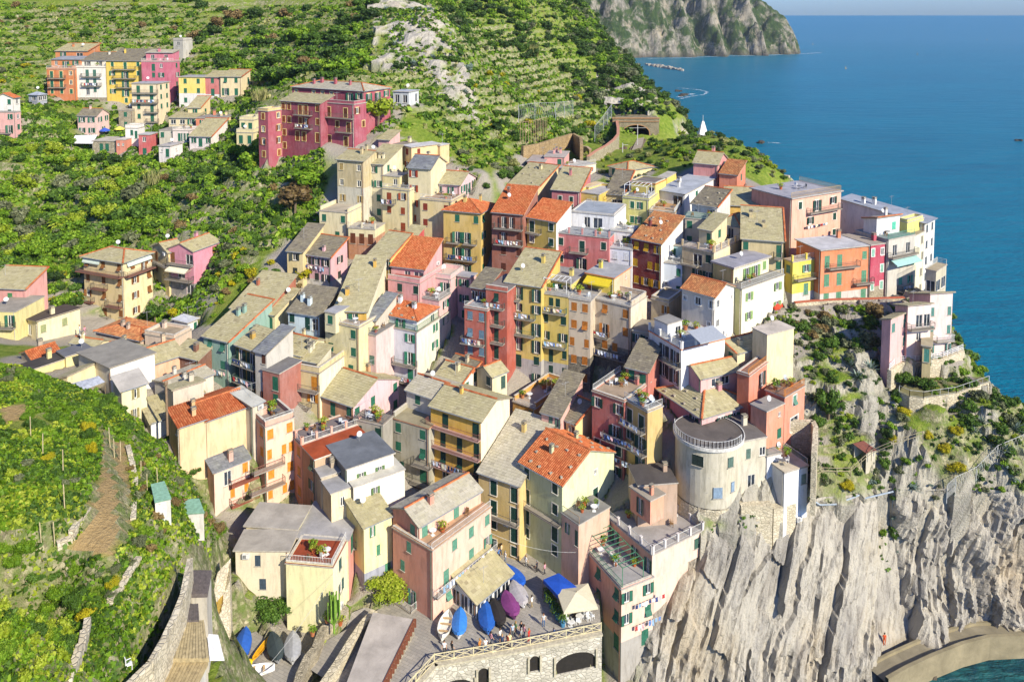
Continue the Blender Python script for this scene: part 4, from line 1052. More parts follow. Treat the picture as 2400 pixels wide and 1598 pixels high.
Hs('row_house', 'pale blue grey house with hipped clay roof and green corner terrace',
  K('11', (1085, 1345), (1482, 1372), (1690, 1310), 130, w=-26, c=6.5, fc=1, h=3, up=True, st=2.9, wall='dfe2e6', wallR='f3ead0', L='o.o.', R='.G', sh='2f8060', roof='hip', mat='clay', pitch=.42, chim=2, stones=True),
  K('11', (1100, 1455), (1480, 1490), (1788, 1400), 129.5, w=-26, by=1940, st=2.95, wall='dfe2e6', wallR='f5ecd0', L='o.o/s.D/s.d/.d.', R='.h./.o./', sh='2f8060', top='a39a88', rail='LR', rcol='5d8a68', chim=0, bal=(('L', 1, .45, 1.0), ('L', 2, .42, 1.0, 0.9)),))
Hs('apartment_house', 'pale yellow house with broad slate roof, yellow loggia and patched facade',
  K('11', (720, 1295), (1015, 1290), (1198, 1100), 128.5, w=-26, by=1420, st=3.0, wall='e8b41e', wallR='f3e6b8', L='.oo.', R='.s', sh=GREEN, roof='shL', mat='slate', pitch=.40, chim=2, up=True, h=3),
  K('11', (635, 1395), (945, 1450), None, 125.5, w=-26, c=8, by=2020, st=2.95, wall='efdf9c', L='s.s/s.s/.s', sh=GREEN, top='a08a78', rail='L', par=.2, chim=0, old=.8),
  K('11', (632, 1310), (730, 1318), None, 126.5, w=-26, c=4, up=True, h=3, wall='e9dda8', L='s', top='a8a7a6', chim=0))
Hs('row_house', 'narrow pink house with wicker balcony left of the pale blue grey house',
  K('11', (945, 1510), (1102, 1520), None, 127, w=-26, c=6, by=2020, st=2.95, wall='efc6bc', L='h./.s/h.', sh='5d7a6a', top='8f8a84', chim=0, rail='L', rcol='6a6f8a'),
  K('11', (1010, 1320), (1102, 1370), None, 129, w=-26, c=6, up=True, h=4, wall='d9c9b0', L='G.', roof='shL', mat='greyslate', pitch=.4, chim=0))
Hs('cottage', 'low terracotta and cream house with broad slate roof below the banana garden',
  K('11', (-230, 1215), (80, 1300), None, 133, w=-20, c=9, by=1470, wall='b9643c', L='s.s.d', sh=DKGREEN, roof='shL', mat='slate', pitch=.4, chim=1),
  K('11', (82, 1300), (170, 1322), None, 133, w=-20, c=7, by=1470, wall='eeda9c', L='g', roof='shL', mat='slate', pitch=.3, chim=0))
Hs('cottage', 'low pale blue house with dark slate roof and glazed porch',
  K('11', (295, 1290), (580, 1330), (760, 1215), 130, w=-20, by=1470, wall='d3e6ea', wallR='8a8478', L='s.dG', R='..', sh=DKGREEN, roof='shL', mat='darkslate', pitch=.4, chim=2))
Hs('row_house', 'sea green house in shade with hanging laundry',
  K('20', (1870, -60), (2100, 0), None, 125, w=-26, c=10, by=330, st=3.0, wall='8fb5a2', L='pp/.s/', sh='3f7a64', roof='shL', mat='slate', pitch=.34, rim=True, chim=2))
Hs('row_house', 'dark ochre house with laundry covered balconies right of the sea green house',
  K('20', (2165, -10), (2365, 90), (2560, -20), 121.5, w=-30, by=480, st=2.95, wall='c9a02a', wallR='efe0b0', L='DD/DD/.d', R='S..', sh=DKGREEN, roof='shL', mat='slate', pitch=.36, chim=1, bal=(('L', 0, 0, 1.0), ('L', 1, 0, 1.0)), brail='6a7a70'))
Hs('cottage', 'grey house in deep shade in the alley left of the beige plant terrace',
  K('21', (-10, 70), (95, 105), None, 119, w=-26, c=6, by=480, wall='cfc8b8', L='.s/.s', sh='5d3a2c', roof='shL', mat='greyslate', pitch=.3, chim=0),
  K('21', (60, 260), (215, 300), None, 117.5, w=-26, c=5, by=500, wall='b8705c', L='.d', top='7d7a78', chim=0))
Hs('apartment_house', 'large cream and pink house with brown shutters, hipped slate roof and long brown balcony',
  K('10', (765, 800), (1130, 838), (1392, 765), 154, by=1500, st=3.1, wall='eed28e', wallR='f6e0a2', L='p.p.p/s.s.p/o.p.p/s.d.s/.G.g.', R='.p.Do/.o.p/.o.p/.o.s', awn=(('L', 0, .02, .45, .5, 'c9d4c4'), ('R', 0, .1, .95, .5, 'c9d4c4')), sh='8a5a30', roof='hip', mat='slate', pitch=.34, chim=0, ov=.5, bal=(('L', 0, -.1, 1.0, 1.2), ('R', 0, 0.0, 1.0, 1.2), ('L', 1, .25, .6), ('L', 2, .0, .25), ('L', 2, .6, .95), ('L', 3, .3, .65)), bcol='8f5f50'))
Hs('villa', 'pink and cream villa with slate gables, striped awning and brown shutters',
  K('10', (1400, 700), (1545, 750), (1690, 720), 160, w=-24, by=1150, st=3.1, wall='f0d58e', L='d.', R='', sh='8a5a30', roof='gab2', mat='slate', pitch=.4, chim=0, c=11, bal=(('L', 0, 0, 1.1),)),
  K('10', (1548, 755), (1775, 740), (2025, 690), 158, w=-22, by=1120, st=3.1, wall='e894a4', wallR='ee96a8', L='d.W/.W./.SW', R='.s/.o/w.', sh='8a5a30', roof='gab2', mat='slate', pitch=.4, chim=1, ov=.25, awn=(('L', 1, .1, .9, 1.8, 'e8e0c0'),), bal=(('L', 0, .05, 1.0), ('L', 1, .0, 1.0, 1.5)), plinth=('9a948c', 1.8)))
Hs('cottage', 'salmon house with slate shed roof at the left picture edge',
  K('10', (-150, 1085), (232, 1085), (432, 1040), 148, w=-6, by=1400, st=3.4, wall='eda398', wallR='f0a99c', L='..s./..s', R='..', sh='4f8a58', roof='shL', mat='slate', pitch=.34, rim=True, chim=0))
Hs('cottage', 'low cream house with dark brown roof and glazed bay beside the street',
  K('10', (200, 1420), (345, 1410), (735, 1275), 142, w=-34, by=1568, wall='f3e2b0', wallR='f3e2b0', L='G', R='s.s./s.s.', sh='9aa070', roof='shl', mat='5d524a', pitch=.12, chim=1, ov=.4))
Hs('cottage', 'yellow house with green shutters and balcony cut by the left picture edge',
  K('10', (-140, 1330), (140, 1300), None, 141, w=-4, c=8, by=1560, wall='f3e28c', L='..D', sh=GREEN, top='a59c8c', chim=0, bal=(('L', 0, .5, 1.0),)))
Hs('garden_kiosk', 'white kiosk with flat white roof and glass front on the street terrace',
  K('10', (1595, 1365), (1725, 1400), (1815, 1360), 146, w=-18, by=1510, wall='f1eee6', L='W', R='.s', top='d4d6da', slab=True, ov=.35, chim=0))
Hs('cottage', 'low house with small clay gable roof behind the black tarred roof',
  K('20', (195, 80), (300, 165), (545, 75), 126, w=-42, by=200, wall='b9aa90', roof='gab2', mat='clay', pitch=.4, chim=2))
Hs('cottage', 'long low yellow house with black tarred flat roof',
  K('20', (130, 185), (215, 290), (600, 140), 120, w=-36, by=380, wall='ecd680', wallR='f3e08c', R='G..s...', top='4f4a46', chim=1, ov=.2),
  K('20', (530, 105), (605, 145), (845, 75), 124.5, w=-36, by=230, wall='ecd680', wallR='f3e296', R='...', top='77777a', chim=0, ov=.2))
Hs('farmhouse', 'broad cream and white house with slate and grey gable and lean-to',
  K('20', (485, 330), (620, 382), (890, 240), 115, w=-36, by=450, wall='f0dca0', wallR='f3e0a6', L='.', R='..', roof='shl', mat='slate', pitch=.36, chim=0, c=13),
  K('20', (720, 165), (1015, 290), (1420, 245), 116, w=-40, by=560, st=3.0, wall='f3e8c8', wallR='fbf7ea', L='..', R='......', roof='shl', mat='a09a8c', pitch=.08, chim=0),
  K('20', (1040, 380), (1115, 450), (1345, 375), 111, w=-36, by=600, wall='f2e2b4', wallR='f5e4b0', L='.', R='.h.', sh='9a8f60', roof='shR', mat='b8b2a8', pitch=.3, chim=0))
Hs('cottage', 'peach gabled house with slate roof and skylight in the roof cluster',
  K('20', (1195, 130), (1375, 215), (1685, 130), 122, w=-46, by=300, wall='e9c49a', wallR='f3b98c', R='..', roof='gab2', mat='slate', pitch=.34, chim=1))
Hs('cottage', 'slate roofed house with orange ridge behind the cream and white farmhouse',
  K('20', (945, 60), (1180, 115), (1330, 20), 127, w=-30, by=230, wall='efd88c', L='..', roof='gab1', mat='slate', pitch=.3, chim=2))
Hs('cottage', 'large slate roof with shaded half left of the sea green house',
  K('20', (1590, 80), (1820, 165), (1960, 60), 124, w=-34, by=300, wall='8a5c44', L='..', roof='shL', mat='slate', pitch=.34, chim=1))
Hs('cottage', 'low slate roof house with orange ridge under the dark ochre house',
  K('11', (-180, 1500), (150, 1640), (330, 1490), 123.5, w=-30, by=1760, wall='b0b4a4', L='....', R='S', roof='gab1', mat='slate', pitch=.26, chim=1),
  K('10', (2080, 1480), (2200, 1520), (2352, 1450), 131, w=-24, by=1600, wall='8fb5a2', roof='gab1', mat='slate', pitch=.3, chim=1))
Hs('cottage', 'mossy slate roof house with chimneys below the pale blue porch',
  K('11', (200, 1640), (560, 1760), (690, 1600), 122.5, w=-28, by=1850, wall='d8d0b0', L='...', roof='shL', mat='slate', pitch=.3, chim=3))
Hs('cottage', 'low slate house with glass roof strip and antennas in the roof cluster',
  K('20', (1420, 350), (1600, 440), (1960, 290), 116, w=-38, by=560, wall='d8cfc0', wallR='efdcc4', R='....', roof='gab2', mat='paleslate', pitch=.2, chim=2),
  K('20', (1525, 420), (1590, 480), (1870, 400), 112, w=-38, by=560, wall='d8c8ae', R='..', roof='shl', mat='slate', pitch=.2, chim=1))
Hs('cottage', 'white walled house with olive slate roof and tall metal flue',
  K('20', (1285, 620), (1385, 745), (1745, 635), 110.5, w=-40, by=870, st=3.0, wall='cfc4ae', wallR='faf8f2', L='.', R='....', roof='shR', mat='slate', pitch=.22, chim=0),
  K('20', (1590, 500), (1660, 540), (1870, 470), 113.5, w=-40, by=640, wall='d8ceb8', R='..', roof='shR', mat='slate', pitch=.25, chim=0))
Hs('row_house', 'peach house with bright clay gable roof and blank lit side wall',
  K('20', (1705, 560), (1895, 725), (2290, 590), 109, w=-42, by=1010, wall='e6c088', wallR='f3cf98', L='..', R='......', roof='gab2', mat='clay', pitch=.3, chim=0),
  K('20', (1550, 705), (1645, 785), (1890, 715), 106.5, w=-42, by=1010, wall='d9b070', wallR='f3cf98', L='.S', R='...', roof='shR', mat='clay', pitch=.2, chim=2))
Hs('cottage', 'pale corrugated roof lean-to right of the clay gable house',
  K('20', (2115, 470), (2320, 590), (2420, 530), 112, w=-42, by=700, wall='d9cbb0', roof='shR', mat='c2c0b2', pitch=.1, chim=0, R='..'))
Hs('apartment_house', 'peach house with orange shutters, roof terrace and metal balconies',
  K('21', (-60, 690), (85, 795), (350, 715), 110, w=-50, by=1560, st=2.95, wall='efb094', wallR='fbcfae', L='.s', R='s.s/s.ss/s.s/s.ss', sh='d98a2c', top='8d8078', par=.7, parE='LRk', rail='R', chim=1, bal=(('R', 1, -.5, .55), ('R', 2, -.6, .55)), brail='9a6a5a'),
  K('20', (1905, 1150), (1965, 1195), (2290, 1075), 107, w=-46, by=1568, st=2.95, wall='efb49c', wallR='fbd0b4', L='.', R='.G.s/..s.s/', sh='d98a2c', roof='shR', mat='greyslate', pitch=.3, chim=1, bal=(('R', 0, .4, 1.2), ('R', 1, .4, 1.2)), brail='9a6a5a', bcol='9a5a48', c=14))
Hs('apartment_house', 'peach house with wide paved roof terrace and pillared railing',
  K('21', (305, 830), (420, 965), (960, 765), 110.5, w=-40, by=1568, st=3.0, wall='eb9c78', wallR='f0a884', L='.s/.s/.s', R='...../', sh='c98a3c', top='847a78', rail='RkL', post='f3b496', par=.1, chim=0, c=16))
Hs('apartment_house', 'beige brown house with rust red roof terrace behind the white house',
  K('21', (418, 1000), (540, 1090), (1060, 920), 107, w=-36, by=1640, st=3.0, wall='c98d64', wallR='d8b088', L='.p/.o/.p', R='....', sh='5d6a50', top='a8502e', chim=0, edge='d0c8ba', ov=.15, c=15))
Hs('row_house', 'white house with dark grey roof and olive shutters on a pale yellow base',
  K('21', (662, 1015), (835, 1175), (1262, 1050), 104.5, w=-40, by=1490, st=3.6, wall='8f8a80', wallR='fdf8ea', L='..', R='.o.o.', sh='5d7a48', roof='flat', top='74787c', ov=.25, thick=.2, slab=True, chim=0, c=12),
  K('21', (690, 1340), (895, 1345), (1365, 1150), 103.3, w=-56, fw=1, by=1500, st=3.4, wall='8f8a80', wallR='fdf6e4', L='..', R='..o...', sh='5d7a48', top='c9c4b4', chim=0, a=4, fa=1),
  K('21', (600, 1290), (690, 1400), (895, 1335), 102.3, w=-40, by=1560, st=3.3, wall='d8b888', wallR='f6e2b0', L='.', R='.w.', top='a8a6a4', chim=0, ov=.2),
  K('21', (530, 1120), (600, 1250), (770, 1190), 105, w=-40, by=1400, st=3.0, wall='b9a488', wallR='cdbb9c', top='b0aca6', R='.', L='.', chim=2, ov=.2))
Hs('row_house', 'light yellow house with slate lean-to and grey painted bands beside the pink house',
  K('31', None, (990, 142), (1248, 38), 99.5, w=-52, a=6.5, by=640, st=2.9, wall='f3e28e', wallR='f8eca4', L='..', R='.o.../..s../..g', sh='4f8a68', roof='shR', mat='slate', pitch=.25, chim=0, plinth=('a8aab8', 1.0)))
Hs('apartment_house', 'pink gabled house with white railed balconies and cafe porch on the square',
  K('31', (1258, -25), (1500, 130), (2065, -185), 98, w=-40, by=600, st=3.0, wall='e8987c', wallR='f8c2a4', L='.s', R='s..s..', sh='5d9078', roof='gab2', mat='paleslate', pitch=.40, rim=True, chim=1, plinth=None, a=7, h=3),
  K('31', (1256, 210), (1622, 368), (2160, 25), 96, w=-40, by=985, st=3.05, wall='e89a7e', wallR='f9c4a6', L='..s.../.s..../..D../....G', R='..s.s.s/.d..s.o/.p....', sh='5d9078', top='c9a27e', rail='R', post=None, chim=0, par=.1, parE='L', bal=(('R', 1, .0, 1.05, .8), ('L', 2, .1, .6, 1.1)), brail='d8d4cc', rcol='e3e0d8'))
Hs('cafe_porch', 'glazed cafe porch with slate lean-to roof against the pink gabled house',
  K('31', (1800, 700), (2025, 815), (2330, 590), 96.3, w=-42, by=985, st=2.6, wall='f3eee2', wallR='f3eee2', L='WWW', R='WWWW', roof='shR', mat='slate', pitch=.42, chim=0, ov=.5, rim=False, h=4))
Hs('villa', 'cream house with flat grey roofs and rust red roof terrace above the harbour ramp',
  K('31', (-90, 170), (372, 165), (488, 60), 100, w=-8, by=900, wall='f3e0b0', wallR='f6eca8', L='....', R='..', top='b3aca0', slab=True, ov=.3, chim=0, c=10),
  K('31', (-190, 360), (300, 362), (375, 190), 96, w=-4, by=1000, st=3.1, wall='f0dfba', L='..s.../..s..', sh='3f4f5c', top='b0a89a', slab=True, ov=.25, chim=0, c=8),
  K('31', (385, 275), (845, 262), (975, 50), 99, w=-14, by=960, wall='f8eeae', wallR='f0a08a', L='.....', R='dd/..', sh=GREEN, top='adaaa8', slab=True, ov=.25, chim=0, bal=(('R', 0, .3, .9),)),
  K('31', (275, 510), (705, 520), (835, 345), 94, w=-6, by=1010, st=3.1, wall='f9efae', wallR='fbf2c4', L='....', R='.s.', sh='3f5f5a', top='9c4a2e', rail='LR', rcol='e3e0d8', par=.15, chim=0, c=9))
Hs('apartment_house', 'peach house on the cliff edge with laundry and railed roof terraces',
  K('32', (870, 30), (1288, 405), (1755, 155), 98.5, by=600, h=3.1, st=3.1, wall='eeb090', wallR='fcd2b8', L='.D..D.D', R='...s', sh='3f5f50', top='a9a29c', rail='LRk', post='e6dcd4', chim=0, up=True),
  K('32', (605, 285), (1006, 725), (1300, 615), 96, w=-48, by=1315, st=2.95, wall='eba284', wallR='fad0b4', L='p.p.p/s.p.p/.g..g', R='o.o/o.p/.g', sh='2f6b54', top='a8a4a0', par=.12, parE='LR', rail='L', rcol='4f8a68', chim=0, c=9.5, perg=(.05, .95, .1, .75, 2.3, '4f8a68'), plinth=('b0a89a', 1.6), bal=()),
  K('32', None, (1305, 425), (1620, 300), 99.5, w=-62, by=1000, st=3.0, wall='eba284', wallR='fad2b8', R='....', top='b0a89e', chim=0, a=5, fa=1),
  K('22', (1090, 1330), (1272, 1465), (1395, 1395), 101.5, w=-46, h=3.0, up=True, wall='ef9a76', wallR='f5a882', L='.D.', R='..', sh='3f4f44', top='a59a88', ov=.2, chim=1))
Hs('annex_house', 'flat terrace house with wooden railing between the pale green and the peach house',
  K('22', (455, 1545), (612, 1690), None, 101.5, w=-50, c=6, by=2200, st=3.2, wall='f0c0a0', wallR='e8b898', L='.o.d/', sh='3f5f50', top='8d8a84', rail='L', rcol='a8845a', chim=0))
Hs('annex_house', 'flat dark roof between the faded red house and the peach house terrace',
  K('22', (1072, 1240), (1160, 1330), (1520, 1330), 104, w=-46, by=1500, wall='c9a88a', top='5a5450', chim=1, a=9, c=10, L='', R='..'))
Hs('cottage', 'low house with shallow brown clay hip roof below the street terrace',
  K('20', (880, -70), (1290, -10), (1560, -110), 133, w=-22, by=60, roof='hip', mat='oldclay', pitch=.16, wall='d8b89a', L='....', chim=2))
Hs('cottage', 'small slate gabled house between the street terrace and the tarred roof',
  K('20', (650, 5), (885, 40), (1000, -25), 129.5, w=-26, by=130, roof='gab1', mat='slate', pitch=.3, wall='f0dca0', L='.s.', chim=1))
Hs('cottage', 'low flat roofed store with pale parapet beside the street',
  K('20', (1330, -60), (1600, -20), (1760, -100), 131, w=-24, by=70, wall='e8cdb0', L='..', top='a8987e', par=.5, chim=1))
# the ground: heights from spots seen in the photo
def vnoise(p, seed=0):
 i = np.floor(p).astype(np.int64); f = p - i
 f = f * f * (3 - 2 * f)
 def h(dx, dy, dz):
  n = (i[:, 0] + dx) * 374761393 + (i[:, 1] + dy) * 668265263 + (i[:, 2] + dz) * 2147483647 + seed * 974711
  n = (n ^ (n >> 13)) * 1274126177
  n = n ^ (n >> 16)
  return (n & 0xffff) / 65535.0
 r = 0
 for dx in (0, 1):
  for dy in (0, 1):
   for dz in (0, 1):
    r = r + h(dx, dy, dz) * (f[:, 0] if dx else 1 - f[:, 0]) * (f[:, 1] if dy else 1 - f[:, 1]) * (f[:, 2] if dz else 1 - f[:, 2])
 return r
def fbm(p, oct=4, seed=0):
 r, a, s = 0, 0.5, 0
 for o in range(oct):
  r = r + a * vnoise(p, seed + o); s += a
  p = p * 2.03 + 11.7; a *= 0.5
 return r / s
def sstep(a, b, x):
 t = np.clip((x - a) / (b - a), 0, 1)
 return t * t * (3 - 2 * t)
CPTS = []
for u, v, Y in [(60, 150, 275), (300, 90, 288), (500, 60, 295), (700, 80, 280), (780, 150, 240), (700, 172, 218), (600, 225, 218), (850, 60, 262), (760, 20, 305), (100, 40, 315), (400, 20, 320), (0, 2, 335), (600, 2, 330), (900, 0, 300),
    (920, 60, 255), (960, 130, 236), (1000, 200, 220), (1060, 240, 210), (1090, 270, 203), (1020, 20, 265), (1070, 110, 243), (1100, 160, 230), (1130, 120, 262),
    (1150, 150, 275), (1200, 200, 262), (1250, 250, 250), (1120, 290, 212), (1150, 330, 195), (1050, 360, 182), (1130, 400, 172), (1250, 330, 205),
    (1200, 50, 320), (1100, 20, 330), (1300, 30, 350), (1400, 40, 420), (1350, 100, 350), (1450, 130, 380), (1500, 170, 370), (1530, 200, 345), (1300, 150, 310), (1400, 200, 310), (1450, 250, 285),
    (1560, 235, 320), (1600, 255, 298), (1620, 290, 282), (1490, 318, 262), (1470, 362, 236), (1400, 372, 214), (1560, 350, 235), (1650, 330, 232), (1750, 340, 225), (1800, 385, 205), (1850, 415, 190), (1700, 420, 178), (1800, 440, 172),
    (100, 480, 192), (300, 500, 182), (450, 540, 168), (550, 540, 165), (600, 480, 173), (680, 520, 165), (100, 600, 166), (60, 700, 158), (250, 420, 198), (450, 430, 189), (640, 420, 180), (0, 550, 182), (150, 670, 158), (640, 640, 150), (560, 690, 148), (520, 640, 153), (740, 560, 160), (720, 480, 170), (60, 300, 218), (120, 350, 210)]:
 CPTS.append(PY(u, v, Y))
for u, v, z in [(2390, 1490, 2), (2250, 1500, 2), (2150, 1540, 2), (2390, 1448, 3.5), (2290, 1450, 3.5), (2200, 1470, 3.5), (2130, 1500, 3.5), (2080, 1520, 4), (2090, 1180, 18), (2000, 1195, 19), (2200, 1170, 19), (2390, 1190, 19), (1900, 1215, 19),
    (1650, 1250, 20), (1750, 1240, 20), (1640, 1600, 4), (1800, 1598, 3), (1950, 1590, 2.5), (1560, 1590, 5), (1540, 1500, 10), (1580, 1380, 14),
    (1890, 1157, 20.5), (2000, 1100, 23), (2157, 1030, 27), (2300, 1080, 24), (2390, 1000, 28), (2050, 950, 30), (1960, 900, 33), (1900, 800, 36), (2200, 935, 32), (2320, 930, 32), (2390, 930, 31), (2300, 1000, 28), (1850, 712, 39.3), (2000, 715, 39.2), (2080, 722, 39), (1960, 760, 36.5), (2060, 850, 34.8), (2150, 855, 33.6), (2210, 845, 33.8),
    (1980, 1000, 27.5), (1900, 1000, 27), (1880, 900, 32), (2100, 1120, 22), (2250, 1030, 27),
    (240, 1100, 44.5), (230, 1300, 44), (60, 1000, 46), (0, 900, 47), (60, 1200, 48), (0, 1400, 49), (100, 1500, 47), (0, 1598, 50), (180, 1590, 43.5), (300, 1500, 40.5), (375, 1400, 39.5), (330, 1250, 42), (400, 1050, 38), (360, 1160, 39.5), (395, 1120, 38.8), (430, 1200, 38), (445, 1250, 38.5), (455, 1190, 36), (440, 1320, 38.8), (300, 1000, 41.5), (200, 950, 42), (100, 900, 43), (415, 1300, 39.3), (270, 930, 38), (40, 850, 42),
    (2080, 948, 28), (2120, 965, 27.5), (2200, 978, 27.3), (2310, 955, 28), (455, 1560, 27), (540, 1500, 20), (530, 1400, 21), (520, 1320, 22), (500, 1250, 27), (470, 1180, 32), (600, 1540, 14.6), (750, 1480, 13.2), (700, 1580, 12.2), (850, 1350, 14.5), (900, 1560, 12.4), (1000, 1500, 12.4), (1200, 1490, 12.4), (1350, 1420, 12.4), (1250, 1330, 13), (1150, 1350, 12.6), (950, 1420, 13)]:
 CPTS.append(PZ(u, v, z))
for p in [(-300, 330, 118), (-330, 200, 85), (-130, 60, 62), (-300, 620, 240), (0, 640, 250), (-150, 440, 150), (0, 420, 132), (60, 475, 55), (75, 475, -12), (40, 520, 130), (78, 420, -12), (80, 350, -12), (82, 300, -12), (76, 268, -12), (86, 250, -12), (92, 225, -12), (90, 200, -12), (86, 175, -12), (97, 150, -12), (98, 138, -12), (98, 124, -12),
    (110, 118, -6), (110, 112, 5), (105, 121, 20), (96, 119, 24), (120, 104, -6), (130, 200, -15), (130, 300, -15), (130, 450, -15), (100, 540, -12), (90, 600, 20), (68, 240, 45), (62, 268, 40), (34, 273, 60), (42, 274, 60), (50, 272, 58),
    (0, 84, 3), (-22, 78, 9), (20, 86, 2), (35, 92, 0), (60, 98, -4), (80, 100, -4), (-40, 62, 30), (-50, 40, 52), (-20, 50, 20), (0, 60, -2), (60, 70, -6), (110, 80, -6), (-15, 88, 5), (5, 91.0, 4), (15, 93, 4), (-90, 40, 60)]:
 CPTS.append(np.array(p, float))
NSPOT = len(CPTS)
for (_, _, _, _, bl) in HOUSES:
 for k in bl:
  if not k['up'] and k['by'] is not None:
   dn_ = 3.0 if (-52 < k['B2'][0] < 42 and 106 < k['B2'][1] < 170) else 0.0
   CPTS.append(np.array([k['B2'][0], k['B2'][1], k['zb'] - dn_]))
CPTS = np.array(CPTS)
def rbf_fit(P, lam):
 X = P[:, :2]; n = len(X)
 R = np.linalg.norm(X[:, None] - X[None], axis=2)
 M = np.zeros((n + 3, n + 3))
 M[:n, :n] = -R + np.diag(lam)
 M[:n, n] = 1; M[:n, n + 1:] = X; M[n, :n] = 1; M[n + 1:, :n] = X.T
 return np.linalg.solve(M, np.concatenate([P[:, 2], np.zeros(3)]))
RW = rbf_fit(CPTS, np.where(np.arange(len(CPTS)) < NSPOT, 0.6, 2.5))
def base_height(x, y):
 q = np.stack([np.ravel(x), np.ravel(y)], 1)
 out = np.empty(len(q))
 for s in range(0, len(q), 20000):
  qq = q[s:s + 20000]
  R = np.sqrt(((qq[:, None] - CPTS[None, :, :2]) ** 2).sum(2))
  out[s:s + 20000] = -R @ RW[:len(CPTS)] + RW[len(CPTS)] + qq @ RW[len(CPTS) + 1:]
 return out.reshape(np.shape(x))
def lines(segs):
 r = []
 for a, b, d in segs: r += list(np.arange(a, b, d))
 r.append(segs[-1][1])
 return np.array(r)
GX = lines([(-340, -150, 5), (-150, -100, 2), (-100, 14, 0.9), (14, 84, 0.4), (84, 140, 1.5)])
GY = lines([(36, 90, 0.9), (90, 128, 0.4), (128, 200, 0.9), (200, 330, 1.3), (330, 480, 2.2), (480, 660, 8)])
XX, YY = np.meshgrid(GX, GY)
ZZ = base_height(XX, YY)
P3 = np.stack([XX.ravel(), YY.ravel(), np.zeros(XX.size)], 1)
ZZ = ZZ - np.clip(YY - 425, 0, None) * 1.3 * sstep(18, 42, XX)
def cast(pts):
 out = []
 for u, v in pts:
  d = ray(u, v)
  lo = None
  ys = np.arange(40, 480, 0.8)
  q = np.array([0, 0, CAMH]) + d * (ys / d[1])[:, None]
  g = base_height(q[:, 0], q[:, 1])
  hit = np.nonzero(q[:, 2] < g)[0]
  i = hit[0] if len(hit) else len(ys) - 1
  out.append((q[i, 0], q[i, 1]))
 return out
def mask(poly, X, Y):
 c = np.zeros(X.shape, bool); j = len(poly) - 1
 for i in range(len(poly)):
  (xi, yi), (xj, yj) = poly[i], poly[j]
  cond = ((yi > Y) != (yj > Y)) & (X < (xj - xi) * (Y - yi) / (yj - yi + 1e-12) + xi)
  c ^= cond; j = i
 return c
nz1 = fbm(P3 * 0.05, 4, 3).reshape(XX.shape)
nz2 = fbm(P3 * 0.35, 4, 9).reshape(XX.shape)
gy, gx = np.gradient(ZZ, GY, GX)
SL = np.sqrt(gx ** 2 + gy ** 2)
hill = sstep(185, 205, YY) * (1 - sstep(300, 330, YY) * 0.5) * (1 - sstep(20, 45, XX)) * (0.35 + 0.65 * sstep(0.45, 0.6, nz1 + 0.25 * (XX > -32)))
mid = sstep(150, 158, YY) * (1 - sstep(-52, -40, XX))
garden = (1 - sstep(-24, -20, XX)) * (1 - sstep(100, 112, YY))
cl_ter = sstep(14, 22, XX) * sstep(112, 116, YY) * (1 - sstep(128, 134, YY)) * 0.5
TER = np.clip(np.maximum(np.maximum(hill, mid), np.maximum(garden * 0.6, cl_ter)), 0, 1)
SPUR = mask(cast([(860, 0), (880, 90), (830, 150), (900, 165), (1000, 175), (1070, 270), (1120, 290), (1140, 265), (1090, 170), (1060, 60), (1010, 0), (985, -30), (870, -30)]), XX, YY)
TER = TER * (1 - SPUR)
step = 2.3 + 0.0 * XX
q = ZZ / step + (nz1 - 0.5) * 1.6
fq = q - np.floor(q)
zt_ = (np.floor(q) + sstep(0.66, 0.98, fq) + fq * 0.12) * step - (nz1 - 0.5) * 1.6 * step
ZZ = ZZ * (1 - TER) + zt_ * TER
ZZ = ZZ + (nz2 - 0.5) * (0.4 + 0.9 * (TER < 0.1) * (YY > 195)) * ((YY > 119) | (XX < 12))
SQ = cast([(975, 1600), (1018, 1553), (1200, 1522), (1409, 1479)])
ROOFMIN = {}
for (_, _, _, _, bl) in HOUSES:
 for k in bl:
  p = np.array(k['poly'])
  x0, x1 = np.searchsorted(GX, p[:, 0].min()), np.searchsorted(GX, p[:, 0].max())
  y0, y1 = np.searchsorted(GY, p[:, 1].min()), np.searchsorted(GY, p[:, 1].max())
  sub = (slice(y0, y1 + 1), slice(x0, x1 + 1))
  m_ = mask([tuple(t) for t in k['poly']], XX[sub], YY[sub])
  ZZ[sub] = np.where(m_, np.minimum(ZZ[sub], max(k['zb'] - 0.2, k['z'] - 9.0) if not k['up'] else k['zb'] - 0.6), ZZ[sub])
def ground(x, y):
 i = int(np.clip(np.searchsorted(GX, x) - 1, 0, len(GX) - 2)); j = int(np.clip(np.searchsorted(GY, y) - 1, 0, len(GY) - 2))
 a = min(1, max(0, (x - GX[i]) / (GX[i + 1] - GX[i]))); b = min(1, max(0, (y - GY[j]) / (GY[j + 1] - GY[j])))
 return float(ZZ[j, i] * (1 - a) * (1 - b) + ZZ[j, i + 1] * a * (1 - b) + ZZ[j + 1, i] * (1 - a) * b + ZZ[j + 1, i + 1] * a * b)
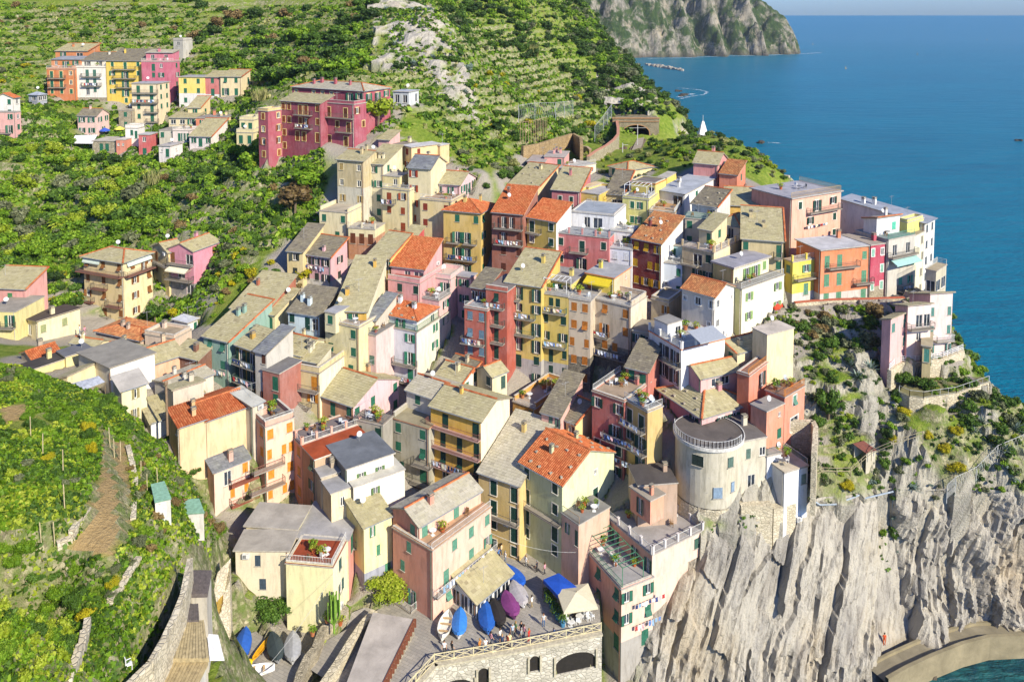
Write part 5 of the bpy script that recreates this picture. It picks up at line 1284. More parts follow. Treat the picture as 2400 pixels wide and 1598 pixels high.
# level ground of the square, then the terrain mesh
PLZ = 13.0
sqp = [PZ(975, 1600, PLZ)[:2], PZ(1018, 1553, PLZ)[:2], PZ(1200, 1522, PLZ)[:2], PZ(1409, 1479, PLZ)[:2], (12.0, 108.0), (4, 112), (-2, 118), (-9, 112), (-14, 103), (-18, 97), (-26, 90), (-20, 86)]
sqm = mask([tuple(p) for p in sqp], XX, YY)
ZZ[sqm] = PLZ - 0.12
low = (YY < 101) & (XX > -12) & (XX < 16) & ~sqm & (ZZ > 4.5) & (YY < 97.5 + 0.16 * XX)
ZZ[low] = np.minimum(ZZ[low], 4.5)
def level(t, cs, z, how='set', zz=None):
 pg = [tuple(PZ(*T(t, *c), zz if zz is not None else z)[:2]) for c in cs]
 m_ = mask(pg, XX, YY)
 ZZ[m_] = z if how == 'set' else np.minimum(ZZ[m_], z)
level('23', [(1195, 470), (1430, 530), (1740, 485), (2045, 372), (1960, 315), (1750, 340), (1500, 320), (1240, 380)], 31.2)
level('23', [(1105, 270), (1215, 195), (1600, 160), (1800, 80), (1760, -20), (1500, -60), (1300, -40), (1150, 150)], 33.9)
level('30', [(1760, 440), (2010, 500), (2010, 900), (1990, 1200), (2060, 1650), (1180, 1680), (1420, 1350), (1600, 1000)], 29.5, 'min', 36)
level('30', [(2000, 560), (2120, 420), (2130, 1100), (2140, 1640), (2030, 1640), (1960, 1200), (1930, 900)], 18.5, 'min', 20)
level('30', [(2110, 1160), (2352, 1060), (2480, 1170), (2820, 1290), (2780, 1490), (2680, 1640), (2070, 1640)], 12.9, 'min', 13.4)
level('31', [(880, 920), (1000, 870), (1460, 980), (1200, 1620), (370, 1620), (640, 1300), (830, 1050)], 10.5, 'min', 13)
level('10', [(1540, 1490), (1860, 1470), (1870, 1570), (1560, 1590)], 29.3, 'min')
seaside = [tuple(PZ(u, v, 38.6)[:2]) for u, v in ((1830, 655), (2140, 655), (2125, 716), (1990, 722), (1866, 728), (1835, 720))]
ZZ[mask(seaside, XX, YY)] = 38.5
CLX = np.arange(13.0, 96.0, 0.26)
CLZ = np.arange(-2.0, 20.6, 0.26)
ya = np.arange(94.0, 119.0, 0.25)
gi = np.clip(np.searchsorted(GX, CLX) - 1, 0, len(GX) - 2); fx = ((CLX - GX[gi]) / (GX[gi + 1] - GX[gi]))[None]
colz = ZZ[:, gi] * (1 - fx) + ZZ[:, gi + 1] * fx
CLY = np.zeros((len(CLZ), len(CLX))); CLT = np.zeros(len(CLX))
for c in range(len(CLX)):
 pr = np.maximum.accumulate(np.interp(ya, GY, colz[:, c])) + np.arange(len(ya)) * 1e-5
 CLT[c] = min(20.2, pr[-1])
 CLY[:, c] = np.interp(CLZ, pr, ya)
def blur(A, n):
 k_ = np.ones(2 * n + 1) / (2 * n + 1)
 A = np.apply_along_axis(lambda v: np.convolve(np.pad(v, n, 'edge'), k_, 'valid'), 1, A)
 return np.apply_along_axis(lambda v: np.convolve(np.pad(v, n, 'edge'), k_, 'valid'), 0, A)
CLY = blur(CLY, 7)
back = np.empty_like(ZZ)
for c in range(len(GX)): back[:, c] = np.interp(GY - 2.8, GY, ZZ[:, c])
bm = (XX > 14) & (XX < 95) & (YY < 119) & (ZZ < 19.5) & (ZZ > -8)
ZZ = np.where(bm, np.minimum(ZZ, back), ZZ)
gy, gx = np.gradient(ZZ, GY, GX)
SL = np.sqrt(gx ** 2 + gy ** 2)
Nn = np.stack([-gx, -gy, np.ones_like(gx)], 2); Nn /= np.linalg.norm(Nn, axis=2, keepdims=True)
nzr = fbm(P3 * 0.14, 4, 71).reshape(XX.shape)
cliff = sstep(13, 18, XX) * (YY < 140) * (1 - sstep(17.5, 20.5, ZZ + (nzr - 0.5) * 8))
cliff = np.maximum(cliff, sstep(13, 18, XX) * (YY < 150) * sstep(0.50, 0.60, nzr + 0.10 * (SL - 1.0)) * 0.9)
cliff = np.maximum(cliff, (XX > 55) * (YY > 125) * sstep(1.2, 1.8, SL) * sstep(0.42, 0.55, nzr))
rockm = np.clip(np.maximum(cliff, SPUR * sstep(0.40, 0.55, nz2 + SL * 0.12)), 0, 1)
tunnelrock = mask(cast([(1400, 160), (1480, 180), (1560, 240), (1600, 250), (1640, 300), (1630, 320), (1540, 320), (1500, 280), (1420, 270), (1390, 200)]), XX, YY)
rockm = np.maximum(rockm, tunnelrock * sstep(0.42, 0.55, nz2))
PT = np.stack([XX.ravel(), YY.ravel(), ZZ.ravel()], 1)
bed = PT @ np.array([0.88, 0.18, -0.40])
w1 = fbm(PT * 0.10, 3, 21) * 2.4
bq = (bed + w1) / 2.6
sl = bq - np.floor(bq)
slab = vnoise(np.stack([np.floor(bq), np.floor(PT[:, 2] / 8.0 + 1.5 * vnoise(PT * 0.15, 5)), np.zeros(len(bq))], 1), 31)
crack = np.minimum(sstep(0.0, 0.10, sl), 1 - sstep(0.90, 1.0, sl))
b2 = (bed * 1.0 + w1 * 0.8) / 0.7
s2 = b2 - np.floor(b2)
fine = vnoise(np.stack([np.floor(b2), PT[:, 2] * 0.22, PT[:, 1] * 0.05], 1), 77)
smooth_part = sstep(0.36, 0.5, fbm(PT * np.array([0.05, 0.05, 0.05]), 2, 41))
rgh = 1 - 0.85 * smooth_part
dispA = (slab - 0.5) * 3.2 - (1 - crack) * 1.3 * (0.3 + 0.7 * vnoise(PT * 0.12, 91)) + (fine - 0.5) * 1.1 * rgh + (fbm(PT * 0.6, 3, 55) - 0.5) * 1.0 * rgh
dispB = (fbm(PT * 0.11, 5, 61) - 0.5) * 7.0
R_ = rockm.ravel()
near = (PT[:, 1] < 150) * (PT[:, 0] > 10)
crev = np.exp(-((PT[:, 0] - 53.5 - 0.05 * (PT[:, 2] - 10)) / 0.9) ** 2) * sstep(20, 16, PT[:, 2]) if False else np.exp(-((PT[:, 0] - 53.5 - 0.06 * (PT[:, 2] - 10)) / 1.0) ** 2) * (PT[:, 2] < 19.5)
dispA = dispA - 5.0 * crev * (PT[:, 2] > 3)
disp = R_ * np.where(near, (PT[:, 2] > 18.5) * np.clip(dispA, -.6, .8), dispB)
VT = PT + Nn.reshape(-1, 3) * disp[:, None]
ny_, nx_ = XX.shape
idx = np.arange(ny_ * nx_).reshape(ny_, nx_)
quads = np.stack([idx[:-1, :-1], idx[:-1, 1:], idx[1:, 1:], idx[1:, :-1]], -1).reshape(-1, 4)
_ty = 262.0
_tx0, _tx1 = PY(*T('02', 1000, 1250), _ty)[0], PY(*T('02', 1275, 1250), _ty)[0]
_c = PT[quads].mean(1)
tun = (_c[:, 0] > _tx0 - 3.5) & (_c[:, 0] < _tx1 + 0.5) & (_c[:, 1] > _ty - 1.5) & (_c[:, 1] < _ty + 9)
quads = quads[~tun]
keep = ~((PT[quads, 2] < -4).all(1))
quads = quads[keep]
def grid_mesh(name, V, Q, mats, attrs=None, smooth=True):
 me = bpy.data.meshes.new(name)
 me.vertices.add(len(V)); me.vertices.foreach_set('co', V.astype(np.float32).ravel())
 n = Q.shape[1]
 me.loops.add(Q.size); me.loops.foreach_set('vertex_index', Q.astype(np.int32).ravel())
 me.polygons.add(len(Q)); me.polygons.foreach_set('loop_start', np.arange(0, Q.size, n, dtype=np.int32))
 me.polygons.foreach_set('use_smooth', np.full(len(Q), smooth, bool) if np.isscalar(smooth) else smooth)
 for m in mats: me.materials.append(m)
 for k, a in (attrs or {}).items():
  dom = 'POINT' if len(a) == len(V) else 'FACE'
  at = me.attributes.new(k, 'FLOAT', dom); at.data.foreach_set('value', a.astype(np.float32))
 me.update(calc_edges=True); me.validate()
 return me
town = np.zeros(XX.shape)
for (_, _, _, _, bl) in HOUSES:
 for k in bl:
  c_ = (k['poly'][0] + k['poly'][2]) / 2
  r_ = max(k['la'], k['lc']) * 0.62 + (2.5 if c_[1] < 175 else 0.5)
  town = np.maximum(town, 1 - sstep(r_, r_ + 1.5, np.hypot(XX - c_[0], YY - c_[1])))
town = np.maximum(town, sqm * 1.0)
street = mask(cast([(180, 790), (300, 770), (480, 765), (560, 775), (640, 810), (400, 870), (150, 835)]), XX, YY)
town = np.maximum(town, street * 1.0)
lane = mask(cast([(560, 1598), (690, 1450), (830, 1400), (900, 1380), (1000, 1600)]), XX, YY)
town = np.maximum(town, lane * 1.0)
soilpoly = [cast([(240, 1010), (300, 1040), (310, 1180), (300, 1260), (262, 1330), (165, 1320), (190, 1240), (235, 1100)]),
   cast([(0, 950), (60, 940), (62, 975), (0, 985)]), cast([(360, 425), (540, 455), (530, 470), (360, 440)]), cast([(255, 530), (380, 540), (380, 550), (260, 548)])]
soilm = np.zeros(XX.shape)
for s_ in soilpoly: soilm = np.maximum(soilm, mask(s_, XX, YY) * 1.0)
town = town * (1 - sstep(0.9, 1.4, SL)) * (1 - rockm * (YY < 125) * (XX > 14))
ATTR = dict(ter=np.clip(TER * 1.2 + (YY < 160), 0, 1).ravel(), rock=rockm.ravel(), pave=np.clip(town, 0, 1).ravel(), soil=np.clip(soilm, 0, 1).ravel())
def terrain_mat():
 m, nt, bs, N, L = nodes_mat('hillside')
 geo = N('ShaderNodeNewGeometry')
 g = geo.outputs['Position']
 def attr(n): a = N('ShaderNodeAttribute'); a.attribute_name = n; return a.outputs['Fac']
 sep = N('ShaderNodeSeparateXYZ'); L(geo.outputs['True Normal'], sep.inputs[0])
 n1 = noise_tex(N, L, g, 0.12, 6, 0.65); n2 = noise_tex(N, L, g, 0.9, 5, 0.7); n3 = noise_tex(N, L, g, 3.5, 4, 0.7)
 gr = ramp(N, L, n1.outputs[0], [(0.30, lin('5a7020')), (0.5, lin('788832')), (0.62, lin('8f9046')), (0.75, lin('a2955f'))])
 gr2 = ramp(N, L, n2.outputs[0], [(0.35, lin('46601c')), (0.55, lin('7a8c34')), (0.72, lin('aa9c60'))])
 green = mixc(N, L, 0.55, gr.outputs[0], gr2.outputs[0])
 green = mixc(N, L, ramp(N, L, n3.outputs[0], [(0.5, 0.0), (0.75, 0.6)]).outputs[0], green, lin('3f5a1c'))
 soil = mixc(N, L, n3.outputs[0], lin('8f7448', .9), lin('c2a878', .9))
 base = mixc(N, L, attr('soil'), green, soil)
 vo = N('ShaderNodeTexVoronoi'); vo.inputs['Scale'].default_value = 2.0; L(g, vo.inputs['Vector'])
 scv = N('ShaderNodeSeparateColor'); L(vo.outputs['Color'], scv.inputs[0])
 wallc = ramp(N, L, scv.outputs[0], [(0.0, lin('7d735c')), (0.6, lin('a89c80')), (1.0, lin('c4b898'))])
 wallg = mixc(N, L, ramp(N, L, n2.outputs[0], [(0.38, 0.15), (0.60, 0.95)]).outputs[0], wallc.outputs[0], lin('66763a'))
 steep = ramp(N, L, sep.outputs['Z'], [(0.55, 1.0), (0.78, 0.0)])
 stt = N('ShaderNodeMath'); stt.operation = 'MULTIPLY'; L(steep.outputs[0], stt.inputs[0]); L(attr('ter'), stt.inputs[1])
 base = mixc(N, L, stt.outputs[0], base, wallg)
 rot = N('ShaderNodeMapping'); rot.inputs['Rotation'].default_value = (0, math.radians(-25), 0); L(g, rot.inputs[0])
 gb = rot.outputs[0]
 r1 = noise_tex(N, L, gb, 0.20, 6, 0.62, 0.3, (1.4, 0.8, 0.25))
 r2 = noise_tex(N, L, gb, 1.0, 6, 0.7, 0.5, (1.7, 0.8, 0.16))
 r3 = noise_tex(N, L, g, 0.07, 3, 0.5)
 rk = ramp(N, L, r1.outputs[0], [(0.25, lin('87827a')), (0.42, lin('a29c90')), (0.55, lin('b6af9f')), (0.68, lin('aaa08c')), (0.8, lin('8f897e'))])
 rk = mixc(N, L, ramp(N, L, r2.outputs[0], [(0.36, 0.7), (0.50, 0.0)]).outputs[0], rk.outputs[0], lin('6a655c'))
 rk = mixc(N, L, ramp(N, L, r3.outputs[0], [(0.55, 0.0), (0.75, 0.35)]).outputs[0], rk, lin('b89c6c'))
 sz = N('ShaderNodeSeparateXYZ'); L(g, sz.inputs[0])
 wet = ramp(N, L, sz.outputs['Z'], [(0.0, 0.0), (1.0, 1.0)])
 mr = N('ShaderNodeMapRange'); mr.inputs['From Min'].default_value = 0.6; mr.inputs['From Max'].default_value = 3.0; mr.inputs['To Min'].default_value = 0.85; mr.inputs['To Max'].default_value = 0.0
 L(sz.outputs['Z'], mr.inputs['Value'])
 rk = mixc(N, L, mr.outputs[0], rk, lin('4d4230'))
 base = mixc(N, L, attr('rock'), base, rk)
 pv = mixc(N, L, n3.outputs[0], lin('8f877a'), lin('a8a092'))
 base = mixc(N, L, attr('pave'), base, pv)
 L(base, bs.inputs['Base Color'])
 bs.inputs['Roughness'].default_value = 0.95
 bs.inputs['Specular IOR Level'].default_value = 0.1
 add = N('ShaderNodeMath'); add.operation = 'ADD'; L(n3.outputs[0], add.inputs[0]); L(r2.outputs[0], add.inputs[1])
 bump(N, L, bs, add.outputs[0], 0.9, 0.35)
 return m
TERM = terrain_mat()
tob = ob('hillside_terrain', grid_mesh('terrain', VT, quads, [TERM], ATTR, smooth=(R_[quads].mean(1) < 0.4)), None, kind='structure')
# the bare bedded cliff under the tower
CXX, CZZ = np.meshgrid(np.arange(4.0, 100.0, 0.25), CLZ)
CXX = np.clip(CXX + 0.444 * (CZZ - 9.0), CLX[0], CLX[-1])
CLT = np.stack([np.interp(r_, CLX, CLT) for r_ in CXX]); CLY = np.stack([np.interp(r_, CLX, y_) for r_, y_ in zip(CXX, CLY)])
CZZ = np.minimum(CZZ, CLT + 0.2)
Pc = np.stack([CXX.ravel(), CLY.ravel() * 0 + 100, CZZ.ravel()], 1)
wv = (fbm(Pc * 0.07, 3, 21) - 0.5) * 5.0
bq = Pc @ np.array([0.90, 0.0, -0.40]) + wv
cuts = [0.0]; rc_ = random.Random(12)
while cuts[-1] < 110: cuts.append(cuts[-1] + rc_.choice((1.1, 1.7, 2.4, 3.2, 4.6, 5.5)))
cuts = np.array(cuts) - 10
si = np.searchsorted(cuts, bq); lo_, hi_ = cuts[np.clip(si - 1, 0, len(cuts) - 1)], cuts[np.clip(si, 0, len(cuts) - 1)]
edge = np.minimum(bq - lo_, hi_ - bq); frac = (bq - lo_) / (hi_ - lo_ + 1e-6)
rs = np.array([rc_.uniform(-1, 1) for _ in range(len(cuts) + 2)]); rt = np.array([rc_.uniform(-1, 1) for _ in range(len(cuts) + 2)]); rb = np.array([rc_.random() for _ in range(len(cuts) + 2)])
seg = np.floor(CZZ.ravel() / 5.5 + rs[si] * 3 + 0.5 * bq * rt[si] + 1.2 * (fbm(Pc * 0.3, 2, 77) - .5))
h3 = vnoise(np.stack([si.astype(float), seg, np.zeros(len(si))], 1), 31) - 0.5
low_ = 1 - sstep(4.5, 8.5, Pc[:, 2] + 6 * (fbm(Pc * 0.12, 2, 3) - .5))
right_ = sstep(54.5, 57.5, Pc[:, 0]); left_ = 1 - sstep(20, 25, Pc[:, 0])
rough = np.clip(0.12 + 0.9 * low_ + 0.75 * right_ + 0.5 * left_, 0, 1.1)
dd = rs[si] * 0.55 + h3 * 1.7 + rt[si] * (frac - 0.5) * 0.7
dd = dd - 1.7 * np.exp(-(edge / 0.15) ** 2) * (0.1 + rb[si]) * sstep(.38, .62, vnoise(np.stack([si * 3.7, Pc[:, 2] * .22, 0 * bq], 1), 14))
fb_ = np.floor((bq + 0.4 * (fbm(Pc * 0.5, 2, 4) - .5)) / 0.42)
dd = dd + (vnoise(np.stack([fb_, np.floor(Pc[:, 2] / 2.6 + 5 * vnoise(fb_[:, None] * np.ones(3), 6)), 0 * fb_], 1), 9) - 0.5) * (0.16 + 0.9 * rough)
dd = dd + (fbm(Pc * 0.75, 4, 55) - 0.5) * 1.5 * np.clip(rough - .1, 0, 2) + (fbm(Pc * 0.16, 3, 57) - 0.5) * (1.2 + 4.0 * right_)
cw = 0.7 + 0.11 * (20 - Pc[:, 2])
dd = dd - 6.0 * np.exp(-((Pc[:, 0] - 54.0 - 0.07 * (Pc[:, 2] - 10)) / cw) ** 2)
dd = dd - 2.0 * np.exp(-((Pc[:, 0] - 66.0 + 0.2 * (Pc[:, 2] - 5)) / 1.1) ** 2) * sstep(12, 6, Pc[:, 2]) if False else dd
Yc = CLY.ravel() - dd * sstep(0, 1.2, CLT.ravel() - Pc[:, 2]) + 0.3
Vc = np.stack([Pc[:, 0] + 0.12 * (fbm(Pc * 1.3, 2, 8) - .5), Yc, Pc[:, 2]], 1)
ic = np.arange(CXX.size).reshape(CXX.shape)
qc = np.stack([ic[:-1, :-1], ic[:-1, 1:], ic[1:, 1:], ic[1:, :-1]], -1).reshape(-1, 4)
qc = qc[(np.ptp(Vc[qc, 2], axis=1) > 0.01) & (np.ptp(Pc[qc, 0], axis=1) > 0.15)]
ob('sea_cliff', grid_mesh('cliff', Vc, qc, [TERM], dict(rock=np.ones(len(Vc)), ter=np.zeros(len(Vc)), pave=np.zeros(len(Vc)), soil=np.zeros(len(Vc))), smooth=False), None, kind='structure')
# sea
def sea_mat():
 m, nt, bs, N, L = nodes_mat('sea_water')
 g = N('ShaderNodeNewGeometry').outputs['Position']
 n0 = noise_tex(N, L, g, 0.006, 4, 0.55, 0, (1, 2.2, 1))
 n1 = noise_tex(N, L, g, 0.045, 5, 0.6, 0.2, (0.6, 2.6, 1))
 n2 = noise_tex(N, L, g, 0.5, 4, 0.6, 0.2, (0.7, 2.0, 1))
 c = ramp(N, L, n0.outputs[0], [(0.3, (0.0, 0.098, 0.165)), (0.7, (0.0, 0.132, 0.205))])
 c = mixc(N, L, ramp(N, L, n1.outputs[0], [(0.38, 0.0), (0.7, 0.55)]).outputs[0], c.outputs[0], (0.001, 0.155, 0.235))
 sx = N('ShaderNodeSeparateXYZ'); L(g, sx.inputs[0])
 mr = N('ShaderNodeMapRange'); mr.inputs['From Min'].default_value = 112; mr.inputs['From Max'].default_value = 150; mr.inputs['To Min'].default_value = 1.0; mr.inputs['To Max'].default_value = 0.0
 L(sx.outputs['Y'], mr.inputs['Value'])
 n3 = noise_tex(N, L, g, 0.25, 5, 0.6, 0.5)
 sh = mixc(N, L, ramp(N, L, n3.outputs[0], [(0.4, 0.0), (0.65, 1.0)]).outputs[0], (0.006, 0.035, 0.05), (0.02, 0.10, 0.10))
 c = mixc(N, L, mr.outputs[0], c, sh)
 L(c, bs.inputs['Base Color'])
 bs.inputs['Roughness'].default_value = 0.28
 bs.inputs['IOR'].default_value = 1.33
 bs.inputs['Specular IOR Level'].default_value = 0.09
 a = N('ShaderNodeMath'); a.operation = 'MULTIPLY_ADD'; a.inputs[1].default_value = 3.0
 L(n1.outputs[0], a.inputs[0]); L(n2.outputs[0], a.inputs[2])
 bump(N, L, bs, a.outputs[0], 1.0, 0.9)
 return m
sx_ = [-40000, -4000, -500, 60, 400, 1200, 4000, 40000]; sy_ = [-300, 60, 120, 200, 400, 900, 2000, 6000, 24000]
sv = [(x, y, 0.0) for y in sy_ for x in sx_]
sq_ = [(j * 8 + i, j * 8 + i + 1, (j + 1) * 8 + i + 1, (j + 1) * 8 + i) for j in range(8) for i in range(7)]
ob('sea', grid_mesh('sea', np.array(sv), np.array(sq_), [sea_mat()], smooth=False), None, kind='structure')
# far headland
hx = np.arange(120, 760, 4.0); hy = np.arange(1480, 2500, 5.0)
HX, HY = np.meshgrid(hx, hy)
shore = np.interp(HX, [120, 277, 330, 445, 560, 640, 668, 700, 760], [1500, 1573, 1600, 1666, 1700, 1735, 1800, 2100, 3000])
HP = np.stack([HX.ravel(), HY.ravel(), 0 * HX.ravel()], 1)
hn = fbm(HP * 0.012, 5, 8).reshape(HX.shape); hn2 = fbm(HP * 0.05, 5, 18).reshape(HX.shape)
gully = fbm(np.stack([HX.ravel() * 0.028 + HY.ravel() * 0.006, HY.ravel() * 0.004, 0 * HX.ravel()], 1), 4, 28).reshape(HX.shape)
dsh = HY - shore + (gully - 0.5) * 150 - 8
tip = np.interp(HX, [120, 400, 520, 590, 630, 652, 668, 760], [420, 330, 200, 120, 70, 36, 14, 0])
HZ = np.where(dsh < 0, np.maximum(-12, dsh * 0.5), np.minimum(dsh * (1.25 + 0.9 * (hn2 - 0.5)), 1e9))
HZ = np.where(HZ > 0, tip * (1 - np.exp(-HZ / np.maximum(tip, 4) * 1.35)), HZ)
HZ = HZ + (HZ > 1) * ((hn2 - 0.5) * 22 + (hn - 0.5) * 30) * np.clip(HZ / 40, 0, 1)
hgy, hgx = np.gradient(HZ, hy, hx); hsl = np.hypot(hgx, hgy)
hrock = sstep(0.95, 1.35, hsl + (hn2 - 0.5) * 2.4 - np.clip((HZ - 40) / 120, 0, 1.0) * 0.5)
hrock = np.maximum(hrock, 1 - sstep(12, 30, HZ + (hn2 - .5) * 40))
hV = np.stack([HX.ravel(), HY.ravel(), HZ.ravel()], 1)
hi = np.arange(HX.size).reshape(HX.shape)
hq = np.stack([hi[:-1, :-1], hi[:-1, 1:], hi[1:, 1:], hi[1:, :-1]], -1).reshape(-1, 4)
hq = hq[~(hV[hq, 2] < -6).all(1)]
def headland_mat():
 m, nt, bs, N, L = nodes_mat('headland')
 g = N('ShaderNodeNewGeometry').outputs['Position']
 a = N('ShaderNodeAttribute'); a.attribute_name = 'rock'
 n1 = noise_tex(N, L, g, 0.035, 6, 0.7); n2 = noise_tex(N, L, g, 0.12, 6, 0.75, 0.6, (1, 1, 0.5))
 gr = ramp(N, L, n2.outputs[0], [(0.35, lin('26361a')), (0.55, lin('3d4f26')), (0.72, lin('61673f'))])
 rk = ramp(N, L, n1.outputs[0], [(0.3, lin('7a766c')), (0.5, lin('9c9586')), (0.7, lin('a89a80'))])
 rk2 = mixc(N, L, ramp(N, L, n2.outputs[0], [(0.40, 0.8), (0.55, 0.0)]).outputs[0], rk.outputs[0], lin('5d5a4a'))
 sz = N('ShaderNodeSeparateXYZ'); L(g, sz.inputs[0])
 mr = N('ShaderNodeMapRange'); mr.inputs['From Min'].default_value = 2; mr.inputs['From Max'].default_value = 14; mr.inputs['To Min'].default_value = 0.8; mr.inputs['To Max'].default_value = 0.0
 L(sz.outputs['Z'], mr.inputs['Value'])
 rk2 = mixc(N, L, mr.outputs[0], rk2, lin('4a453c'))
 n5 = noise_tex(N, L, g, 0.022, 6, 0.72, 0.5)
 f = N('ShaderNodeMath'); f.operation = 'MULTIPLY'
 L(a.outputs['Fac'], f.inputs[0]); L(ramp(N, L, n5.outputs[0], [(0.46, 0.0), (0.55, 1.0)]).outputs[0], f.inputs[1])
 f2 = N('ShaderNodeMath'); f2.operation = 'MAXIMUM'; L(f.outputs[0], f2.inputs[0]); L(mr.outputs[0], f2.inputs[1])
 L(mixc(N, L, f2.outputs[0], gr.outputs[0], rk2), bs.inputs['Base Color'])
 bs.inputs['Roughness'].default_value = 0.95; bs.inputs['Specular IOR Level'].default_value = 0.05
 bump(N, L, bs, n2.outputs[0], 1.0, 6.0)
 return m
ob('far_headland_terrain', grid_mesh('headland', hV, hq, [headland_mat()], dict(rock=hrock.ravel())), None, kind='structure')
# build the houses
for (name, label, cat, group, bl) in HOUSES:
 k0 = bl[0]
 c_ = (k0['poly'][0] + k0['poly'][2]) / 2
 root = thing(name, label, cat, (float(c_[0]), float(c_[1]), float(min(k['zb'] for k in bl))), 0, group)
 for k in bl: build_block(root, k, ground)
# round tower house and its white neighbours on the cliff
def compose(name, label, cat, parts, base=None, group=None):
 V = np.array([v for p in parts for v in p[1].v])
 o0 = base if base is not None else (float(V[:, 0].mean()), float(V[:, 1].mean()), float(V[:, 2].min()))
 root = thing(name, label, cat, tuple(map(float, o0)), 0, group)
 made = []
 for p in parts: made.append(ob(p[0], p[1].mesh(p[0], p[2], o0, smooth=len(p) > 3 and p[3]), root))
 return root, made
def arc(cx_, cy_, r, a0, a1, n): return [(cx_ + r * math.sin(a0 + (a1 - a0) * i / n), cy_ - r * math.cos(a0 + (a1 - a0) * i / n)) for i in range(n + 1)]
TZ = 31.0
tf = PZ(1646, 1052, TZ)
TR = 4.6
tcx, tcy = tf[0] + 2.0, tf[1] + TR
def tower():
 wl, st_, rf, rl = MB(), MB(), MB(), MB()
 N_ = 40
 ring = arc(tcx, tcy, TR, -math.pi, math.pi, N_)
 for i in range(N_):
  a, b = ring[i], ring[i + 1]
  n = ((a[0] + b[0]) / 2 - tcx, (a[1] + b[1]) / 2 - tcy, 0)
  wl.poly([(*a, TZ - 8.6), (*b, TZ - 8.6), (*b, TZ - 0.25), (*a, TZ - 0.25)], 0, up=n)
  f = 1.0
  for j in range(8):
   z1, z0 = TZ - 8.6 - j * 1.1, TZ - 8.6 - (j + 1) * 1.1
   def rr(p, z):
    k_ = 1.0 + 0.010 * (TZ - 8.6 - z) + 0.035 * (mnoise.noise(Vector((p[0] * 0.8, p[1] * 0.8, z * 0.8)))) + (0.03 if z < TZ - 8.5 else 0)
    return (tcx + (p[0] - tcx) * k_, tcy + (p[1] - tcy) * k_, z)
   st_.poly([rr(a, z0), rr(b, z0), rr(b, z1), rr(a, z1)], 0, up=n)
 ro_ = arc(tcx, tcy, TR + 0.35, -math.pi, math.pi, N_)
 rf.poly([(*p, TZ) for p in ro_[:-1]], 0, up=(0, 0, 1))
 for i in range(N_):
  a, b = ro_[i], ro_[i + 1]
  rf.poly([(*a, TZ - 0.35), (*b, TZ - 0.35), (*b, TZ + 0.12), (*a, TZ + 0.12)], 1, up=(a[0] - tcx, a[1] - tcy, 0))
  rf.poly([(*a, TZ + 0.12), (*b, TZ + 0.12), (b[0] * .97 + tcx * .03, b[1] * .97 + tcy * .03, TZ + 0.12), (a[0] * .97 + tcx * .03, a[1] * .97 + tcy * .03, TZ + 0.12)], 1, up=(0, 0, 1))
  rf.poly([(*a, TZ - 0.35), (*b, TZ - 0.35), (b[0] * .9 + tcx * .1, b[1] * .9 + tcy * .1, TZ - 0.35), (a[0] * .9 + tcx * .1, a[1] * .9 + tcy * .1, TZ - 0.35)], 1, up=(0, 0, -1))
 pr = arc(tcx, tcy, TR + 0.15, -1.9, 0.95, 26)
 railing(rl, [(*p, TZ + 0.12) for p in pr], 0.95, 0, 0.16)
 root, _ = compose('tower_house', 'round grey plaster tower with curved white railed terrace on rough stone base', 'tower',
       [('wall', wl, [stucco('d6cbac', 0.9)], True), ('stone_base', st_, [STONES['cliff']()]), ('terrace_floor', rf, [membrane('6d655e'), plain('d6d2c8', 0.8)]), ('railing', rl, [plain('dcdcd8', 0.5)])], (tcx, tcy, TZ - 17))
 for an, dz, code, w_, h_, shc in ((-0.55, -2.0, 's', 1.6, 1.5, '2c3a34'), (0.45, -2.1, 's', 0.9, 1.4, '5a7368'), (0.05, -6.2, 's', 1.25, 1.5, '8aa0b4'), (0.55, -5.7, 's', 0.6, 1.4, '8aa0b4')):
  n = (math.sin(an), -math.cos(an))
  add_window(root, (tcx + n[0] * (TR + 0.06), tcy + n[1] * (TR + 0.06), TZ + dz), n, code, w_, h_, shc, None)
 kk = K('22', None, (2075, 985), (2335, 935), float(tcy - 2.6), a=8, h=12, st=3.6, wall='d6cbae', wallR='dacfb2', old=.8, R='.s.m/.G./', sh='5a7368', top='77706a', chim=1, L='', thick=.25)
 kk['z'] = TZ - 0.27
 build_block(root, kk, ground)
tower()
Hs2 = [('row_house', 'white narrow house with glazed roof veranda right of the round tower', [K('23', (-130, 1050), (-8, 1062), (120, 1042), 107.5, w=-70, fw=1, by=1330, h=9, st=3.3, wall='e9e6e0', wallR='fbf9f6', R='.s.', L='.', sh='5a7368', top='b5b0a8', rail='LR', rcol='5a6a60', chim=0, a=5, fa=1)]),
   ('tower_house', 'slender white tower house with terrace and awning at the cliff edge', [K('23', (105, 1195), (152, 1212), (366, 1162), 105.5, w=-66, by=1560, st=3.4, wall='e2e0dc', wallR='fdfcfa', R='..s/.../.S.', L='.', sh='8a9a8a', top='c9bda4', rail='k', chim=0, a=6, fa=1, thick=.25)])]
for (name, label, bl) in Hs2:
 c_ = (bl[0]['poly'][0] + bl[0]['poly'][2]) / 2
 root = thing(name, label, 'house', (float(c_[0]), float(c_[1]), float(bl[0]['zb'])))
 for k in bl: build_block(root, k, ground)
 HOUSES.append((name, label, 'house', None, bl))
